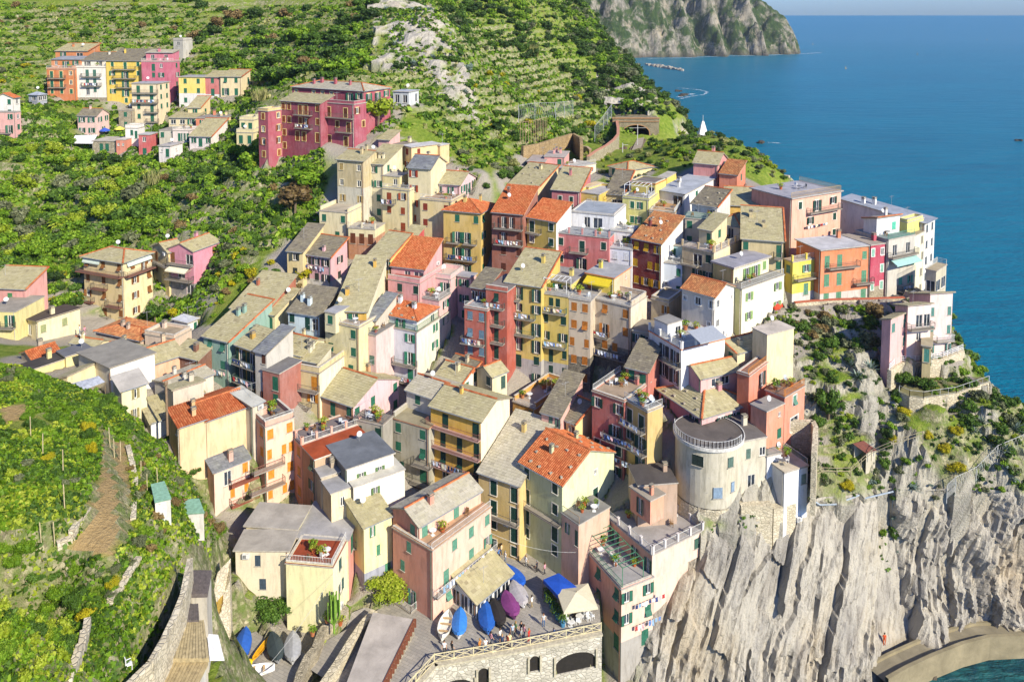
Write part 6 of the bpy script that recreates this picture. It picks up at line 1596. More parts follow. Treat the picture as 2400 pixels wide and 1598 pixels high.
# walls along lines
def px_line(t, pts, z): return [PZ(*T(t, *p), z) for p in pts]
def wall_line(name, label, pts, height, thick, mat, cap=None, cat='wall', foot=None):
 mb, cp = MB(), MB()
 for a, b in zip(pts[:-1], pts[1:]):
  a, b = np.array(a), np.array(b)
  d = (b - a)[:2]; L_ = np.hypot(*d)
  n_ = max(1, int(L_ / 2.0))
  for i in range(n_):
   p, q = a + (b - a) * i / n_, a + (b - a) * (i + 1) / n_
   m_ = (p + q) / 2
   h = height if foot is None else m_[2] - foot
   rz = math.atan2(d[1], d[0])
   mb.box((m_[0], m_[1], m_[2] - h / 2), (L_ / n_ + 0.02, thick, h), 0, rz)
   if cap: cp.box((m_[0], m_[1], m_[2] + 0.05), (L_ / n_ + 0.02, thick + 0.16, 0.12), 0, rz)
 parts = [('wall', mb, [mat])]
 if cap: parts.append(('coping', cp, [cap]))
 return compose(name, label, cat, parts)
tunL, tunR = PZ(*T('02', 975, 1262), 49.5), PZ(*T('02', 1325, 1262), 49.5)
tY = 262.0
tx0, tx1 = PY(*T('02', 978, 1250), tY)[0], PY(*T('02', 1322, 1250), tY)[0]
ax0, ax1 = PY(*T('02', 1015, 1250), tY)[0], PY(*T('02', 1260, 1250), tY)[0]
tz0 = PY(*T('02', 1100, 1262), tY)[2]; tz1 = PY(*T('02', 1100, 1122), tY)[2]; ta = PY(*T('02', 1100, 1150), tY)[2]
def tunnel():
 pw, lin_, cop, back = MB(), MB(), MB(), MB()
 n = 16
 acx, rw = (ax0 + ax1) / 2, (ax1 - ax0) / 2
 spring = tz0 + (ta - tz0) * 0.35
 archp = [(ax0, tz0 - 1.5)] + [(acx - rw * math.cos(math.pi * i / n), spring + (ta - spring) * math.sin(math.pi * i / n)) for i in range(n + 1)] + [(ax1, tz0 - 1.5)]
 pw.poly([(tx0 - 2, tY, tz0 - 1.5), (ax0, tY, tz0 - 1.5), (ax0, tY, tz1), (tx0 - 2, tY, tz1)], 0, up=(0, -1, 0))
 pw.poly([(ax1, tY, tz0 - 1.5), (tx1 + 1, tY, tz0 - 1.5), (tx1 + 1, tY, tz1), (ax1, tY, tz1)], 0, up=(0, -1, 0))
 for (a, b) in zip(archp[:-1], archp[1:]):
  if abs(a[0] - b[0]) > 1e-4: pw.poly([(a[0], tY, a[1]), (b[0], tY, b[1]), (b[0], tY, tz1), (a[0], tY, tz1)], 0, up=(0, -1, 0))
  lin_.poly([(a[0], tY, a[1]), (b[0], tY, b[1]), (b[0] - 3, tY + 22, b[1]), (a[0] - 3, tY + 22, a[1])], 0, up=(acx - (a[0] + b[0]) / 2, 0, tz0 - (a[1] + b[1]) / 2))
  m0 = ((a[0] - acx) * 1.07 + acx, (a[1] - tz0) * 1.07 + tz0); m1 = ((b[0] - acx) * 1.07 + acx, (b[1] - tz0) * 1.07 + tz0)
  cop.poly([(a[0], tY - 0.12, a[1]), (b[0], tY - 0.12, b[1]), (m1[0], tY - 0.12, m1[1]), (m0[0], tY - 0.12, m0[1])], 0, up=(0, -1, 0))
 lin_.poly([(ax0 - 3, tY + 22, tz0 - 1.5), (ax1 - 3, tY + 22, tz0 - 1.5), (ax1 - 3, tY + 22, ta + .5), (ax0 - 3, tY + 22, ta + .5)], 0, up=(0, -1, 0))
 pw.box(((tx0 + tx1) / 2 - .5, tY + 5, tz1 + 0.6), (tx1 - tx0 + 3, 10.4, 1.2), 0)
 cop.box(((tx0 + tx1) / 2 - .5, tY - 0.1, tz1 + 1.3), (tx1 - tx0 + 3.4, 0.9, 0.35), 0)
 cop.box(((tx0 + tx1) / 2 - .5, tY - 0.1, tz1 + 0.2), (tx1 - tx0 + 3.2, 0.5, 0.25), 0)
 compose('railway_tunnel', 'stone tunnel mouth with dark arch where the railway enters the hill', 'tunnel',
   [('portal', pw, [stone_mat('portal', '7d7460', '978c72', '5c5444', 2.4)]), ('lining', lin_, [plain('3f3a36', 0.9)]), ('cornice', cop, [plain('a8845f', 0.9)])])
tunnel()
def polyline(ctrl, step=2.0):
 out = []
 for a, b in zip(ctrl[:-1], ctrl[1:]):
  a, b = np.array(a), np.array(b); n = max(1, int(np.linalg.norm(b - a) / step))
  out += [a + (b - a) * i / n for i in range(n)]
 return out + [np.array(ctrl[-1])]
trk = px_line('02', [(1135, 1262), (1110, 1290), (1085, 1330), (1065, 1375), (1050, 1425), (1045, 1470), (1060, 1530)], tz0 + 0.25)
trk = [np.array([(ax0 + ax1) / 2 - 2.5, tY + 20, tz0 + 0.25]), np.array([(ax0 + ax1) / 2 - 1.5, tY + 4, tz0 + 0.25])] + trk
def ribbon(mb, line, off, wd, z, h, mat=0):
 pts = []
 for i, p in enumerate(line):
  d = (line[min(i + 1, len(line) - 1)] - line[max(0, i - 1)])[:2]; d = d / (np.linalg.norm(d) + 1e-9)
  n = np.array([-d[1], d[0]])
  pts.append((p[:2] + n * (off - wd / 2), p[:2] + n * (off + wd / 2), p[2] + z))
 for (a, b, z0), (c, d, z1) in zip(pts[:-1], pts[1:]):
  mb.poly([(*a, z0 + h), (*b, z0 + h), (*d, z1 + h), (*c, z1 + h)], mat, up=(0, 0, 1))
  mb.poly([(*a, z0), (*a, z0 + h), (*c, z1 + h), (*c, z1)], mat); mb.poly([(*b, z0), (*b, z0 + h), (*d, z1 + h), (*d, z1)], mat)
rails, bed, slp = MB(), MB(), MB()
pl_ = polyline(trk)
for o_ in (-2.2, 2.2):
 ribbon(bed, pl_, o_, 3.4, -0.5, 0.42)
 for s in (-0.72, 0.72): ribbon(rails, pl_, o_ + s, 0.16, 0.0, 0.16)
for i in range(len(pl_) - 1):
 for o_ in (-2.2, 2.2):
  d = (pl_[i + 1] - pl_[i])[:2]; d = d / (np.linalg.norm(d) + 1e-9); n = np.array([-d[1], d[0]])
  for f in (0.0, 0.33, 0.66):
   c = pl_[i] + (pl_[i + 1] - pl_[i]) * f
   slp.box((c[0] + n[0] * o_, c[1] + n[1] * o_, c[2] - 0.03), (0.25, 2.4, 0.12), 0, math.atan2(d[1], d[0]))
compose('railway_track', 'pair of railway tracks curving into the tunnel mouth', 'railway', [('ballast', bed, [membrane('7d6d5c')]), ('rail', rails, [plain('5f4a3c', 0.5)]), ('sleepers', slp, [plain('6b5646', 0.9)])])
def pole(name, label, p, h, arms, col='c9c9c4', cat='pole', group=None):
 mb = MB(); mb.bar(p, (p[0], p[1], p[2] + h), 0.12, 0, 6)
 for (dx, dy, dz) in arms: mb.bar((p[0], p[1], p[2] + h * dz), (p[0] + dx, p[1] + dy, p[2] + h * dz), 0.06)
 r = compose(name, label, cat, [('shaft', mb, [plain(col, 0.6)])], group=group)[0]
 return r
p_ = PZ(*T('02', 1152, 1340), tz0 + .3); pole('catenary_mast', 'white railway mast with cross arm between the two tracks', tuple(p_), 6.5, [(2.5, 0, .85), (-2.5, 0, .85)])
p_ = PZ(*T('02', 1015, 1480), tz0 + .3); pole('catenary_mast', 'slim white railway mast below the curved retaining wall', tuple(p_), 5, [(1.5, 0, .9)])
wall_line('retaining_wall', 'curved brown stone wall with pink coping above the railway', px_line('02', [(962, 1105), (976, 1180), (975, 1235), (940, 1280), (870, 1335), (770, 1388), (700, 1440)], 54.3), 6.5, 0.7, STONES['terrace'](), plain('c98f74', 0.9))
wall_line('retaining_wall', 'tall brown stone wall between the climbing garden and the station', px_line('02', [(95, 1345), (240, 1320), (420, 1265), (560, 1225), (632, 1262), (640, 1330)], 57.5), 7.5, 0.8, stone_mat('brown', '8f7a58', 'b39a72', '6b5a40', 2.6), None)
wall_line('retaining_wall', 'low curved brown wall in front of the station terrace', px_line('02', [(150, 1480), (300, 1440), (480, 1370), (600, 1340), (690, 1350), (720, 1375)], 53.0), 4.0, 0.6, stone_mat('brown', '8f7a58', 'b39a72', '6b5a40', 2.6), plain('b9a184', 0.9))
def pyramid():
 c = PZ(*T('02', 1752, 1275), 51.5); mb, bs_ = MB(), MB()
 s = 1.55; h = 5.0
 v = [(c[0] + s * x, c[1] + s * y, c[2] + 0.6) for x, y in ((-1, -1), (1, -1), (1, 1), (-1, 1))]
 tp = [(c[0] + 0.28 * x, c[1] + 0.28 * y, c[2] + h + .4) for x, y in ((-1, -1), (1, -1), (1, 1), (-1, 1))]
 for i in range(4): mb.poly([v[i], v[(i + 1) % 4], tp[(i + 1) % 4], tp[i]], 0, up=((v[i][0] + v[(i + 1) % 4][0]) / 2 - c[0], (v[i][1] + v[(i + 1) % 4][1]) / 2 - c[1], 0.3))
 mb.poly([*tp], 0, up=(0, 0, 1))
 bs_.box((c[0], c[1], c[2] - 0.4), (3.4, 3.4, 2.0), 0)
 mb.bar((c[0], c[1], c[2] + h), (c[0], c[1], c[2] + h + 2.2), 0.05)
 compose('monument', 'white tapering pyramid with thin mast in the clifftop garden', 'monument', [('pyramid', mb, [plain('f2f2f0', 0.7)]), ('plinth', bs_, [plain('dcd8d0', 0.8)])])
pyramid()
# the square over the harbour
pm = MB()
sq_in = [tuple(p) for p in sqp]
pm.poly([(*p, PLZ) for p in sq_in], 0, up=(0, 0, 1))
def paving_mat():
 m, nt, bs, N, L = nodes_mat('paving')
 g = N('ShaderNodeNewGeometry').outputs['Position']
 br = N('ShaderNodeTexBrick'); br.inputs['Scale'].default_value = 1.0
 br.inputs['Brick Width'].default_value = 0.9; br.inputs['Row Height'].default_value = 0.42; br.inputs['Mortar Size'].default_value = 0.012
 br.inputs['Color1'].default_value = (*lin('8f8a80'), 1); br.inputs['Color2'].default_value = (*lin('a19a8d'), 1); br.inputs['Mortar'].default_value = (*lin('5c574f'), 1)
 mp = N('ShaderNodeMapping'); mp.inputs['Rotation'].default_value = (0, 0, 0.5); L(g, mp.inputs[0]); L(mp.outputs[0], br.inputs['Vector'])
 n1 = noise_tex(N, L, g, 0.35, 6, 0.65)
 L(mixc(N, L, ramp(N, L, n1.outputs[0], [(0.4, 0.0), (0.7, 0.6)]).outputs[0], br.outputs[0], lin('77716a')), bs.inputs['Base Color'])
 bs.inputs['Roughness'].default_value = 0.9
 bump(N, L, bs, br.outputs['Fac'], -0.3, 0.02)
 return m
PAV = paving_mat()
ob('square_pavement', pm.mesh('square', [PAV]), None, kind='structure')
rail_line = [np.array([*sqp[i], PLZ]) for i in range(4)]
rail_line = [rail_line[0] + (rail_line[0] - rail_line[1]) * 0.8] + rail_line
def square_railing():
 root = thing('square_railing', 'cream painted railing with crossed bars along the edge of the square', 'railing', tuple(map(float, rail_line[2])))
 o0 = tuple(root.location)
 mat = plain('dccfa4', 0.6)
 pts = polyline(rail_line, 2.0)
 for i in range(len(pts)):
  mb = MB(); mb.box((0, 0, 0.6), (0.12, 0.12, 1.2))
  if 'rpost' not in MESH: MESH['rpost'] = mb.mesh('post', [mat])
  ob('post', MESH['rpost'], root, Vector(pts[i]) - root.location)
  if i < len(pts) - 1:
   a, b = pts[i], pts[i + 1]
   pb = MB(); u = np.array([0, 0, 1.0])
   pb.bar(a + u * 1.12, b + u * 1.12, 0.055, 0); pb.bar(a + u * 0.18, b + u * 0.18, 0.045, 0)
   pb.bar(a + u * 0.2, b + u * 1.08, 0.04, 0); pb.bar(a + u * 1.08, b + u * 0.2, 0.04, 0)
   m_ = (a + b) / 2; pb.bar(m_ + u * .18, m_ + u * 1.1, 0.03, 0)
   ob('cross_panel', pb.mesh('cross_panel', [mat], o0), root)
square_railing()
def sea_wall():
 mb, dk, fr = MB(), MB(), MB()
 pts = rail_line
 arches = [(2, 0.62, 1.5, 1.3, 2.2), (2, 0.28, 2.4, 4.2, 5.2), (3, 0.24, 1.2, 1.3, 2.0), (3, 0.70, 1.9, 5.2, 2.4)]
 for si in range(len(pts) - 1):
  a, b = pts[si], pts[si + 1]
  d = (b - a)[:2]; L_ = np.hypot(*d); d = d / L_
  n = np.array([d[1], -d[0]])
  a2, b2 = a[:2] + n * 0.25, b[:2] + n * 0.25
  ops = []
  for (s_, f, tp, w_, h_) in arches:
   if s_ == si: ops.append((f * L_ - w_ / 2, f * L_ + w_ / 2, PLZ - tp - h_, PLZ - tp, 'x'))
  wall_face(mb, a2, b2, 0.5, PLZ - 0.1, n, ops, 0)
  for o in ops:
   m_ = a2 + d * ((o[0] + o[1]) / 2)
   hw = (o[1] - o[0]) / 2; rise = min(hw, 1.3); ns = 8
   for sgn in (-1, 1):
    fan = [(sgn * hw * math.cos(math.pi / 2 * i / ns), -rise + rise * math.sin(math.pi / 2 * i / ns)) for i in range(ns + 1)]
    for (x0, y0), (x1, y1) in zip(fan[:-1], fan[1:]):
     P_ = lambda x, y: (*(m_ + d * x), o[3] + y)
     mb.poly([P_(x0, y0), P_(x1, y1), P_(sgn * hw, 0)] if 0 else [P_(x0, y0), P_(x1, y1), P_(x1, 0), P_(x0, 0)], 0, up=(n[0], n[1], 0))
   for e in (o[0] - 0.12, o[1] + 0.12):
    q = a2 + d * e
    fr.box((q[0], q[1], (o[2] + o[3]) / 2), (0.24, 0.46, o[3] - o[2]), 0, math.atan2(d[1], d[0]))
  m_ = (a2 + b2) / 2
  fr.box((m_[0], m_[1], PLZ - 0.03), (L_, 0.7, 0.24), 0, math.atan2(d[1], d[0]))
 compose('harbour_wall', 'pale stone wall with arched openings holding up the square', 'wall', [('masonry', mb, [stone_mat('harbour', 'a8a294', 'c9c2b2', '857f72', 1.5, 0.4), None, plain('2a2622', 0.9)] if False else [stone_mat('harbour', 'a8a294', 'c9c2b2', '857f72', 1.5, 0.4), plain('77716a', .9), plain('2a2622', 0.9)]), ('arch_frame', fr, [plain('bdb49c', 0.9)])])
sea_wall()
def slab(t, corners, z, th, mat, zlow=None):
 mb = MB()
 p = [PZ(*T(t, *c), z if np.isscalar(z) else z[i]) for i, c in enumerate(corners)]
 c_ = sum(p) / len(p)
 mb.poly(p, 0, up=(0, 0, 1))
 lo = [np.array([q[0], q[1], (q[2] - th) if zlow is None else zlow]) for q in p]
 for i in range(len(p)):
  j = (i + 1) % len(p); m_ = (p[i] + p[j]) / 2 - c_
  mb.poly([p[i], p[j], lo[j], lo[i]], 1, up=(m_[0], m_[1], 0))
 return mb, p
mb, _ = slab('02', [(1150, 1275), (1215, 1262), (1195, 1330), (1150, 1400), (1100, 1480), (1075, 1470), (1100, 1380)], tz0 + .55, 1, None)
ob('station_platform', mb.mesh('platform', [membrane('a89c88'), membrane('8f8778')]), None, kind='structure')
mb, rp = slab('31', [(1075, 925), (1455, 990), (1165, 1590), (825, 1590)], [15.2, 15.0, 14.2, 14.2], 4, None, 8.0)
rmp, _ = compose('boat_shed', 'flat paved roof of the boat shed sloping beside the square', 'shed', [('paved_roof', mb, [membrane('b5aca2'), STONES['town']()])])
eb = MB()
for i, (a, b) in enumerate(((rp[1], rp[2]),)):
 for j in range(14):
  q0, q1 = a + (b - a) * j / 14, a + (b - a) * (j + 1) / 14
  eb.bar(q0 + np.array([0, 0, .05]), q1 + np.array([0, 0, .05]), 0.12); eb.box(tuple(q0 + np.array([0.1, 0, -0.5])), (0.25, 0.25, 1.0))
ob('edge_beam', eb.mesh('edge_beam', [plain('7d4a34', 0.8)], tuple(rmp.location)), rmp)
mb, _ = slab('31', [(1065, 930), (1078, 935), (828, 1590), (700, 1590), (930, 1140)], 12.6, 2, None, 8)
ob('boat_deck', mb.mesh('boat_deck', [membrane('8f8674'), STONES['town']()]), None, kind='structure')
wall_line('lane_wall', 'cream stone wall between the shaded lane and the boat deck', px_line('31', [(1090, 905), (990, 1010), (880, 1170), (745, 1390), (600, 1600)], 14.3), 5, 0.9, STONES['cliff']())
mb, _ = slab('31', [(880, 930), (1000, 880), (1085, 900), (985, 1010), (600, 1590), (390, 1590), (640, 1300), (830, 1060)], [13.1, 13.2, 13.2, 12.6, 11.0, 11.0, 11.6, 12.6], 2, None, 6)
ob('lane_pavement', mb.mesh('lane', [PAV, PAV]), None, kind='structure')
wall_line('stone_wall', 'rough stone wall with flower pots along the left of the lane', px_line('31', [(830, 870), (690, 980), (600, 1090), (540, 1250), (470, 1330), (400, 1480), (370, 1600)], 14.6), 5, 0.8, STONES['town']())
mb, _ = slab('30', [(2130, 1180), (2352, 1100), (2460, 1180), (2800, 1300), (2760, 1480), (2660, 1600), (2090, 1600)], 13.4, 2, None, 6)
ob('slipway_pavement', mb.mesh('slipway', [PAV, PAV]), None, kind='structure')
def plank_roof(name, label, corners, z, hexs, n, zlow, wallhex):
 mb, p = slab('30', corners, z, 0.3, None)
 wl = MB(); c_ = sum(p) / len(p)
 q = [c_ + (x - c_) * 0.94 for x in p]
 for i in range(len(q)):
  j = (i + 1) % len(q); m_ = (q[i] + q[j]) / 2 - c_
  wl.poly([(q[i][0], q[i][1], q[i][2] - 0.25), (q[j][0], q[j][1], q[j][2] - 0.25), (q[j][0], q[j][1], zlow), (q[i][0], q[i][1], zlow)], 0, up=(m_[0], m_[1], 0))
 root, _ = compose(name, label, 'shed', [('roof_deck', mb, [plain(hexs, 0.9), plain(hexs, 0.9)]), ('wall', wl, [stucco(wallhex, 0.7)])])
 for i in range(n):
  f0, f1 = i / n + 0.004, (i + 1) / n - 0.004
  a, b, c, d = p[0] + (p[1] - p[0]) * f0, p[0] + (p[1] - p[0]) * f1, p[3] + (p[2] - p[3]) * f1, p[3] + (p[2] - p[3]) * f0
  pb = MB(); up = np.array([0, 0, 0.05 + 0.03 * random.random()])
  pb.poly([a + up, b + up, c + up, d + up], 0, up=(0, 0, 1))
  for (x, y) in ((a, b), (b, c), (c, d), (d, a)): pb.poly([x, y, y + up, x + up], 0, up=((x + y) / 2 - (a + c) / 2))
  ob('plank', pb.mesh('plank', [plain(hexs, 0.9, var=0.18 + 0.1 * (i % 3))], tuple(root.location)), root)
plank_roof('garden_shed', 'dark slatted shed roof at the top of the wall by the vegetable plot', [(1720, 540), (1945, 545), (1905, 760), (1690, 765)], 37.6, '6d6460', 14, 30, 'cfc4ae')
plank_roof('garden_shed', 'small dark slatted lean-to below the first slatted roof', [(1650, 850), (1822, 852), (1830, 1000), (1612, 1010)], 37.4, '6a625e', 12, 30, 'd8c49a')
plank_roof('garden_shed', 'pale board roofed shed in the middle of the wall by the plot', [(1575, 1022), (1875, 1002), (1922, 1352), (1412, 1355)], 37.2, 'b5a47c', 16, 29, 'cfc4ae')
plank_roof('garden_shed', 'pale board roofed shed cut by the lower picture edge', [(1400, 1385), (1912, 1378), (1780, 1640), (1280, 1640)], 36.8, 'b39f74', 16, 28, 'd8d0bc')
mb, _ = slab('30', [(1902, 1122), (2005, 1132), (2062, 1362), (1928, 1362)], [33.5, 32.8, 32.6, 33.4], 0.08, None)
compose('awning', 'white fabric awning beside the pale board roofed sheds', 'awning', [('fabric', mb, [plain('f4f1ec', 0.8), plain('e4e0da', .8)])])
wall_line('garden_wall', 'pale stone wall bounding the vegetable plot above the sheds', px_line('30', [(1745, 430), (1720, 560), (1680, 760), (1600, 960), (1500, 1170), (1380, 1380), (1150, 1600)], 40.0), 7, 0.5, STONES['cliff']())
mb, _ = slab('30', [(2000, 560), (2120, 430), (2110, 640), (2060, 760), (2080, 900), (2110, 1100), (2120, 1600), (2030, 1600), (1960, 1200), (1930, 900), (1950, 700)], [24, 24, 23, 22, 21, 20, 16, 16, 20, 22, 23], 3, None, 10)
ob('stone_path', mb.mesh('stone_path', [STONES['cliff'](), STONES['cliff']()]), None, kind='structure')
wall_line('bastion_wall', 'rough pale masonry bastion between the round tower and the white tower house', [np.array([tcx + 3.6, tcy - 3.4, TZ - 8.4]), np.array([tcx + 8.0, tcy - 3.2, TZ - 8.6]), np.array([tcx + 11.5, tcy - 2.0, TZ - 9.5])], 8.0, 1.2, STONES['cliff']())
def settle(t, cs, z, hgt):
 for _ in range(12):
  c_ = sum(PZ(*T(t, *c), z) for c in cs) / len(cs); z = z * .5 + (ground(c_[0], c_[1]) + hgt) * .5
 return z
for (cs, z, lb) in (([(1385, 1310), (1510, 1280), (1575, 1440), (1420, 1475)], 41.2, 'garden shed with pale green sheet roof and white brick front'), ([(1680, 1450), (1830, 1440), (1880, 1570), (1710, 1580)], 37.0, 'low garden shed with pale green sheet roof next to the turquoise gate')):
 z = settle('20', cs, z, 2.0)
 mb, p = slab('20', cs, z, 0.12, None)
 wl = MB(); c_ = sum(p) / 4; q = [c_ + (x - c_) * 0.92 for x in p]
 for i in range(4):
  j = (i + 1) % 4; m_ = (q[i] + q[j]) / 2 - c_
  wl.poly([(q[i][0], q[i][1], z - 0.1), (q[j][0], q[j][1], z - 0.1), (q[j][0], q[j][1], z - 3.2), (q[i][0], q[i][1], z - 3.2)], 0, up=(m_[0], m_[1], 0))
 compose('garden_shed', lb, 'shed', [('roof', mb, [plain('8fb89a', 0.7), plain('7aa088', .7)]), ('wall', wl, [stucco('e6e0d2', 0.8)])])
# harbour path at the foot of the cliff
wk = px_line('33', [(1000, 1500), (1180, 1400), (1420, 1290), (1700, 1180), (1950, 1115), (2352, 1095), (2700, 1090)], 2.6)
mb = MB(); wkp = polyline([np.array(p) for p in wk], 1.5)
ribbon(mb, wkp, 0, 2.6, -2.6, 2.6)
w2 = MB(); ribbon(w2, wkp, 1.4, 0.35, -2.6, 3.0); ribbon(w2, wkp, -1.5, 0.5, -2.6, 3.4)
ob('harbour_path', mb.mesh('path', [membrane('8f8670')]), None, kind='structure')
compose('path_kerb', 'low concrete walls on both sides of the harbour path below the cliff', 'wall', [('wall', w2, [membrane('988d70')])])
# plants
def leaf_mat(name, dark, mid_, light, tr=0.25):
 m, nt, bs, N, L = nodes_mat('leaves_' + name)
 at = N('ShaderNodeAttribute'); at.attribute_name = 'tint'
 oi = N('ShaderNodeObjectInfo')
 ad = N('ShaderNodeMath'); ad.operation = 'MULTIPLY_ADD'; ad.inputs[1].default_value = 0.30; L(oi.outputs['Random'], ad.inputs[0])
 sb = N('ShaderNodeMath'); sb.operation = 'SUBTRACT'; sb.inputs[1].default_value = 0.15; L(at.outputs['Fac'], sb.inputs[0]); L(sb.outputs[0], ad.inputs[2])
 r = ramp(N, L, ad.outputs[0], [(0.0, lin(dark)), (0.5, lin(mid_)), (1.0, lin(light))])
 L(r.outputs[0], bs.inputs['Base Color'])
 bs.inputs['Roughness'].default_value = 0.6
 bs.inputs['Specular IOR Level'].default_value = 0.25
 tl = N('ShaderNodeBsdfTranslucent'); L(r.outputs[0], tl.inputs['Color'])
 mx = N('ShaderNodeMixShader'); mx.inputs[0].default_value = tr
 L(bs.outputs[0], mx.inputs[1]); L(tl.outputs[0], mx.inputs[2]); L(mx.outputs[0], nt.nodes['Material Output'].inputs['Surface'])
 return m
LM = {'bright': leaf_mat('bright', '46630f', '678a1a', '93ab34'), 'mid': leaf_mat('mid', '334c16', '48661e', '678432'), 'dark': leaf_mat('dark', '263a17', '38511d', '50692b'),
   'olive': leaf_mat('olive', '4a5234', '666c4a', '868a66'), 'broom': leaf_mat('broom', '6f7414', 'a89c12', 'cabb26'), 'dry': leaf_mat('dry', '5c4a2e', '78643c', '968254'),
   'grey': leaf_mat('grey', '56685a', '77887a', '98a696'), 'reed': leaf_mat('reed', '74793c', '98985a', 'b5ac78'), 'lime': leaf_mat('lime', '667a14', '88991f', 'abb444')}
BARK = plain('7a6a55', 0.95)
def leaf_cloud(n, lobes, leaf, seed, flat=1.0):
 r = np.random.default_rng(seed)
 L_ = np.array(lobes)
 pick = r.choice(len(L_), n, p=(L_[:, 3] ** 2) / (L_[:, 3] ** 2).sum())
 d = r.normal(size=(n, 3)); d /= np.linalg.norm(d, axis=1, keepdims=True)
 d[:, 2] = np.where(d[:, 2] < -0.55, -d[:, 2], d[:, 2])
 rad = L_[pick, 3] * (0.78 + 0.32 * r.random(n))
 c = L_[pick, :3] + d * rad[:, None] * np.array([1, 1, flat])
 nrm = d + r.normal(size=(n, 3)) * 0.55; nrm /= np.linalg.norm(nrm, axis=1, keepdims=True)
 t1 = np.cross(nrm, r.normal(size=(n, 3))); t1 /= np.linalg.norm(t1, axis=1, keepdims=True)
 t2 = np.cross(nrm, t1)
 s = leaf * (0.6 + 0.8 * r.random(n))[:, None]
 V = np.stack([c - t1 * s * 0.5, c + t2 * s * 0.33, c + t1 * s * 0.5 + nrm * s * 0.1, c - t2 * s * 0.33], 1).reshape(-1, 3)
 Q = np.arange(4 * n).reshape(n, 4)
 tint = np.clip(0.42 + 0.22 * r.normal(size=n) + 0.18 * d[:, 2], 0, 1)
 return V, Q, tint
def lobes_for(seed, n=6, spread=0.55, r0=0.5):
 r = np.random.default_rng(seed)
 out = [(0, 0, 0.55, 0.62)]
 for i in range(n):
  a = 2 * math.pi * (i + r.random() * 0.6) / n
  k = spread * (0.7 + 0.6 * r.random())
  out.append((k * math.cos(a), k * math.sin(a), 0.30 + 0.65 * r.random(), r0 * (0.6 + 0.5 * r.random())))
 return out
def core(lobes, V, Q, T_):
 vs, qs, ts = [V], [Q], [T_]
 b = len(V)
 for (x, y, z, r) in lobes:
  k = r * 0.74
  ring = []
  for j, (zz, rr) in enumerate(((-0.9, 0.35), (-0.3, 0.95), (0.35, 0.93), (0.9, 0.4))):
   for i in range(6):
    a = 2 * math.pi * (i + 0.5 * (j % 2)) / 6
    ring.append((x + k * rr * math.cos(a), y + k * rr * math.sin(a), z + k * zz))
  vs.append(np.array(ring))
  q = [[b + j * 6 + i, b + j * 6 + (i + 1) % 6, b + (j + 1) * 6 + (i + 1) % 6, b + (j + 1) * 6 + i] for j in range(3) for i in range(6)]
  q += [[b + 18, b + 19, b + 20, b + 21], [b + 18, b + 21, b + 22, b + 23]]
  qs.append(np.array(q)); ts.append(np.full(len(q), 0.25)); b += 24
 return np.concatenate(vs), np.concatenate(qs), np.concatenate(ts)
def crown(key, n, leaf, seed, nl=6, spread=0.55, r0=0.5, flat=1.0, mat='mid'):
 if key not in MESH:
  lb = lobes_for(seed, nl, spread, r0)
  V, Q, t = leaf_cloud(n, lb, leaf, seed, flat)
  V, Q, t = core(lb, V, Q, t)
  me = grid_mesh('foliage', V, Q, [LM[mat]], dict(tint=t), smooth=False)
  MESH[key] = me
 return MESH[key]
FAR = [crown(('far', i), 420, 0.23, 100 + i, 5 + i % 3) for i in range(5)]
NEAR = [crown(('near', i), 1500, 0.12, 200 + i, 6 + i % 3) for i in range(4)]
def set_mat(o, m):
 o.material_slots[0].link = 'OBJECT'; o.material_slots[0].material = m
def shrub(p, size, kind, label, group, near=False, name='shrub', cat='bush', squash=1.0):
 me = random.choice(NEAR if near else FAR)
 o = ob(name, me, None, (p[0], p[1], p[2] - 0.12 * size), random.random() * 6.28, label=label, category=cat, group=group)
 k = size / 1.15
 o.scale = (k * random.uniform(0.85, 1.15), k * random.uniform(0.85, 1.15), k * squash * random.uniform(0.75, 1.1))
 set_mat(o, LM[kind])
 return o
def trunk_mesh(key, h, r, limbs, seed):
 if key not in MESH:
  rr = random.Random(seed); mb = MB()
  def limb(a, b, r0, r1, n=6):
   a, b = Vector(a), Vector(b); d = (b - a).normalized(); p = d.cross(Vector((0.3, 1, 0.1))).normalized(); q = d.cross(p)
   k = len(mb.v)
   for e, r_ in ((a, r0), (b, r1)):
    for i in range(n): mb.v.append(tuple(e + (p * math.cos(6.283 * i / n) + q * math.sin(6.283 * i / n)) * r_))
   for i in range(n):
    j = (i + 1) % n; mb.f.append((k + i, k + j, k + n + j, k + n + i)); mb.m.append(0); mb.t.append(0.5)
  tip = (rr.uniform(-.1, .1) * h, rr.uniform(-.1, .1) * h, h * 0.6)
  limb((0, 0, -0.4), tip, r, r * 0.65)
  for i in range(limbs):
   a = 6.283 * (i + rr.random() * .5) / limbs
   e = (tip[0] + h * 0.42 * math.cos(a), tip[1] + h * 0.42 * math.sin(a), h * (0.78 + 0.2 * rr.random()))
   limb(tip, e, r * 0.5, r * 0.2)
   limb(e, (e[0] * 1.35, e[1] * 1.35, e[2] + h * .18), r * .2, r * .08, 4)
  MESH[key] = mb.mesh('trunk', [BARK])
 return MESH[key]
def tree(p, h, cw, kind, label, group=None, near=False, name='tree', seed=0, lift=0.35):
 root = thing(name, label, 'tree', tuple(map(float, p)), random.random() * 6.28, group)
 t = ob('trunk', trunk_mesh(('trunk', seed % 3), 1.0, 0.06, 5, seed), root); t.scale = (h * 0.9, h * 0.9, h * 0.72)
 me = (NEAR if near else FAR)[seed % 4]
 c = ob('crown', me, root, (0, 0, h * lift)); c.scale = (cw / 1.9, cw / 1.9, h * (1 - lift) / 1.5)
 set_mat(c, LM[kind])
 return root
FOOT = []
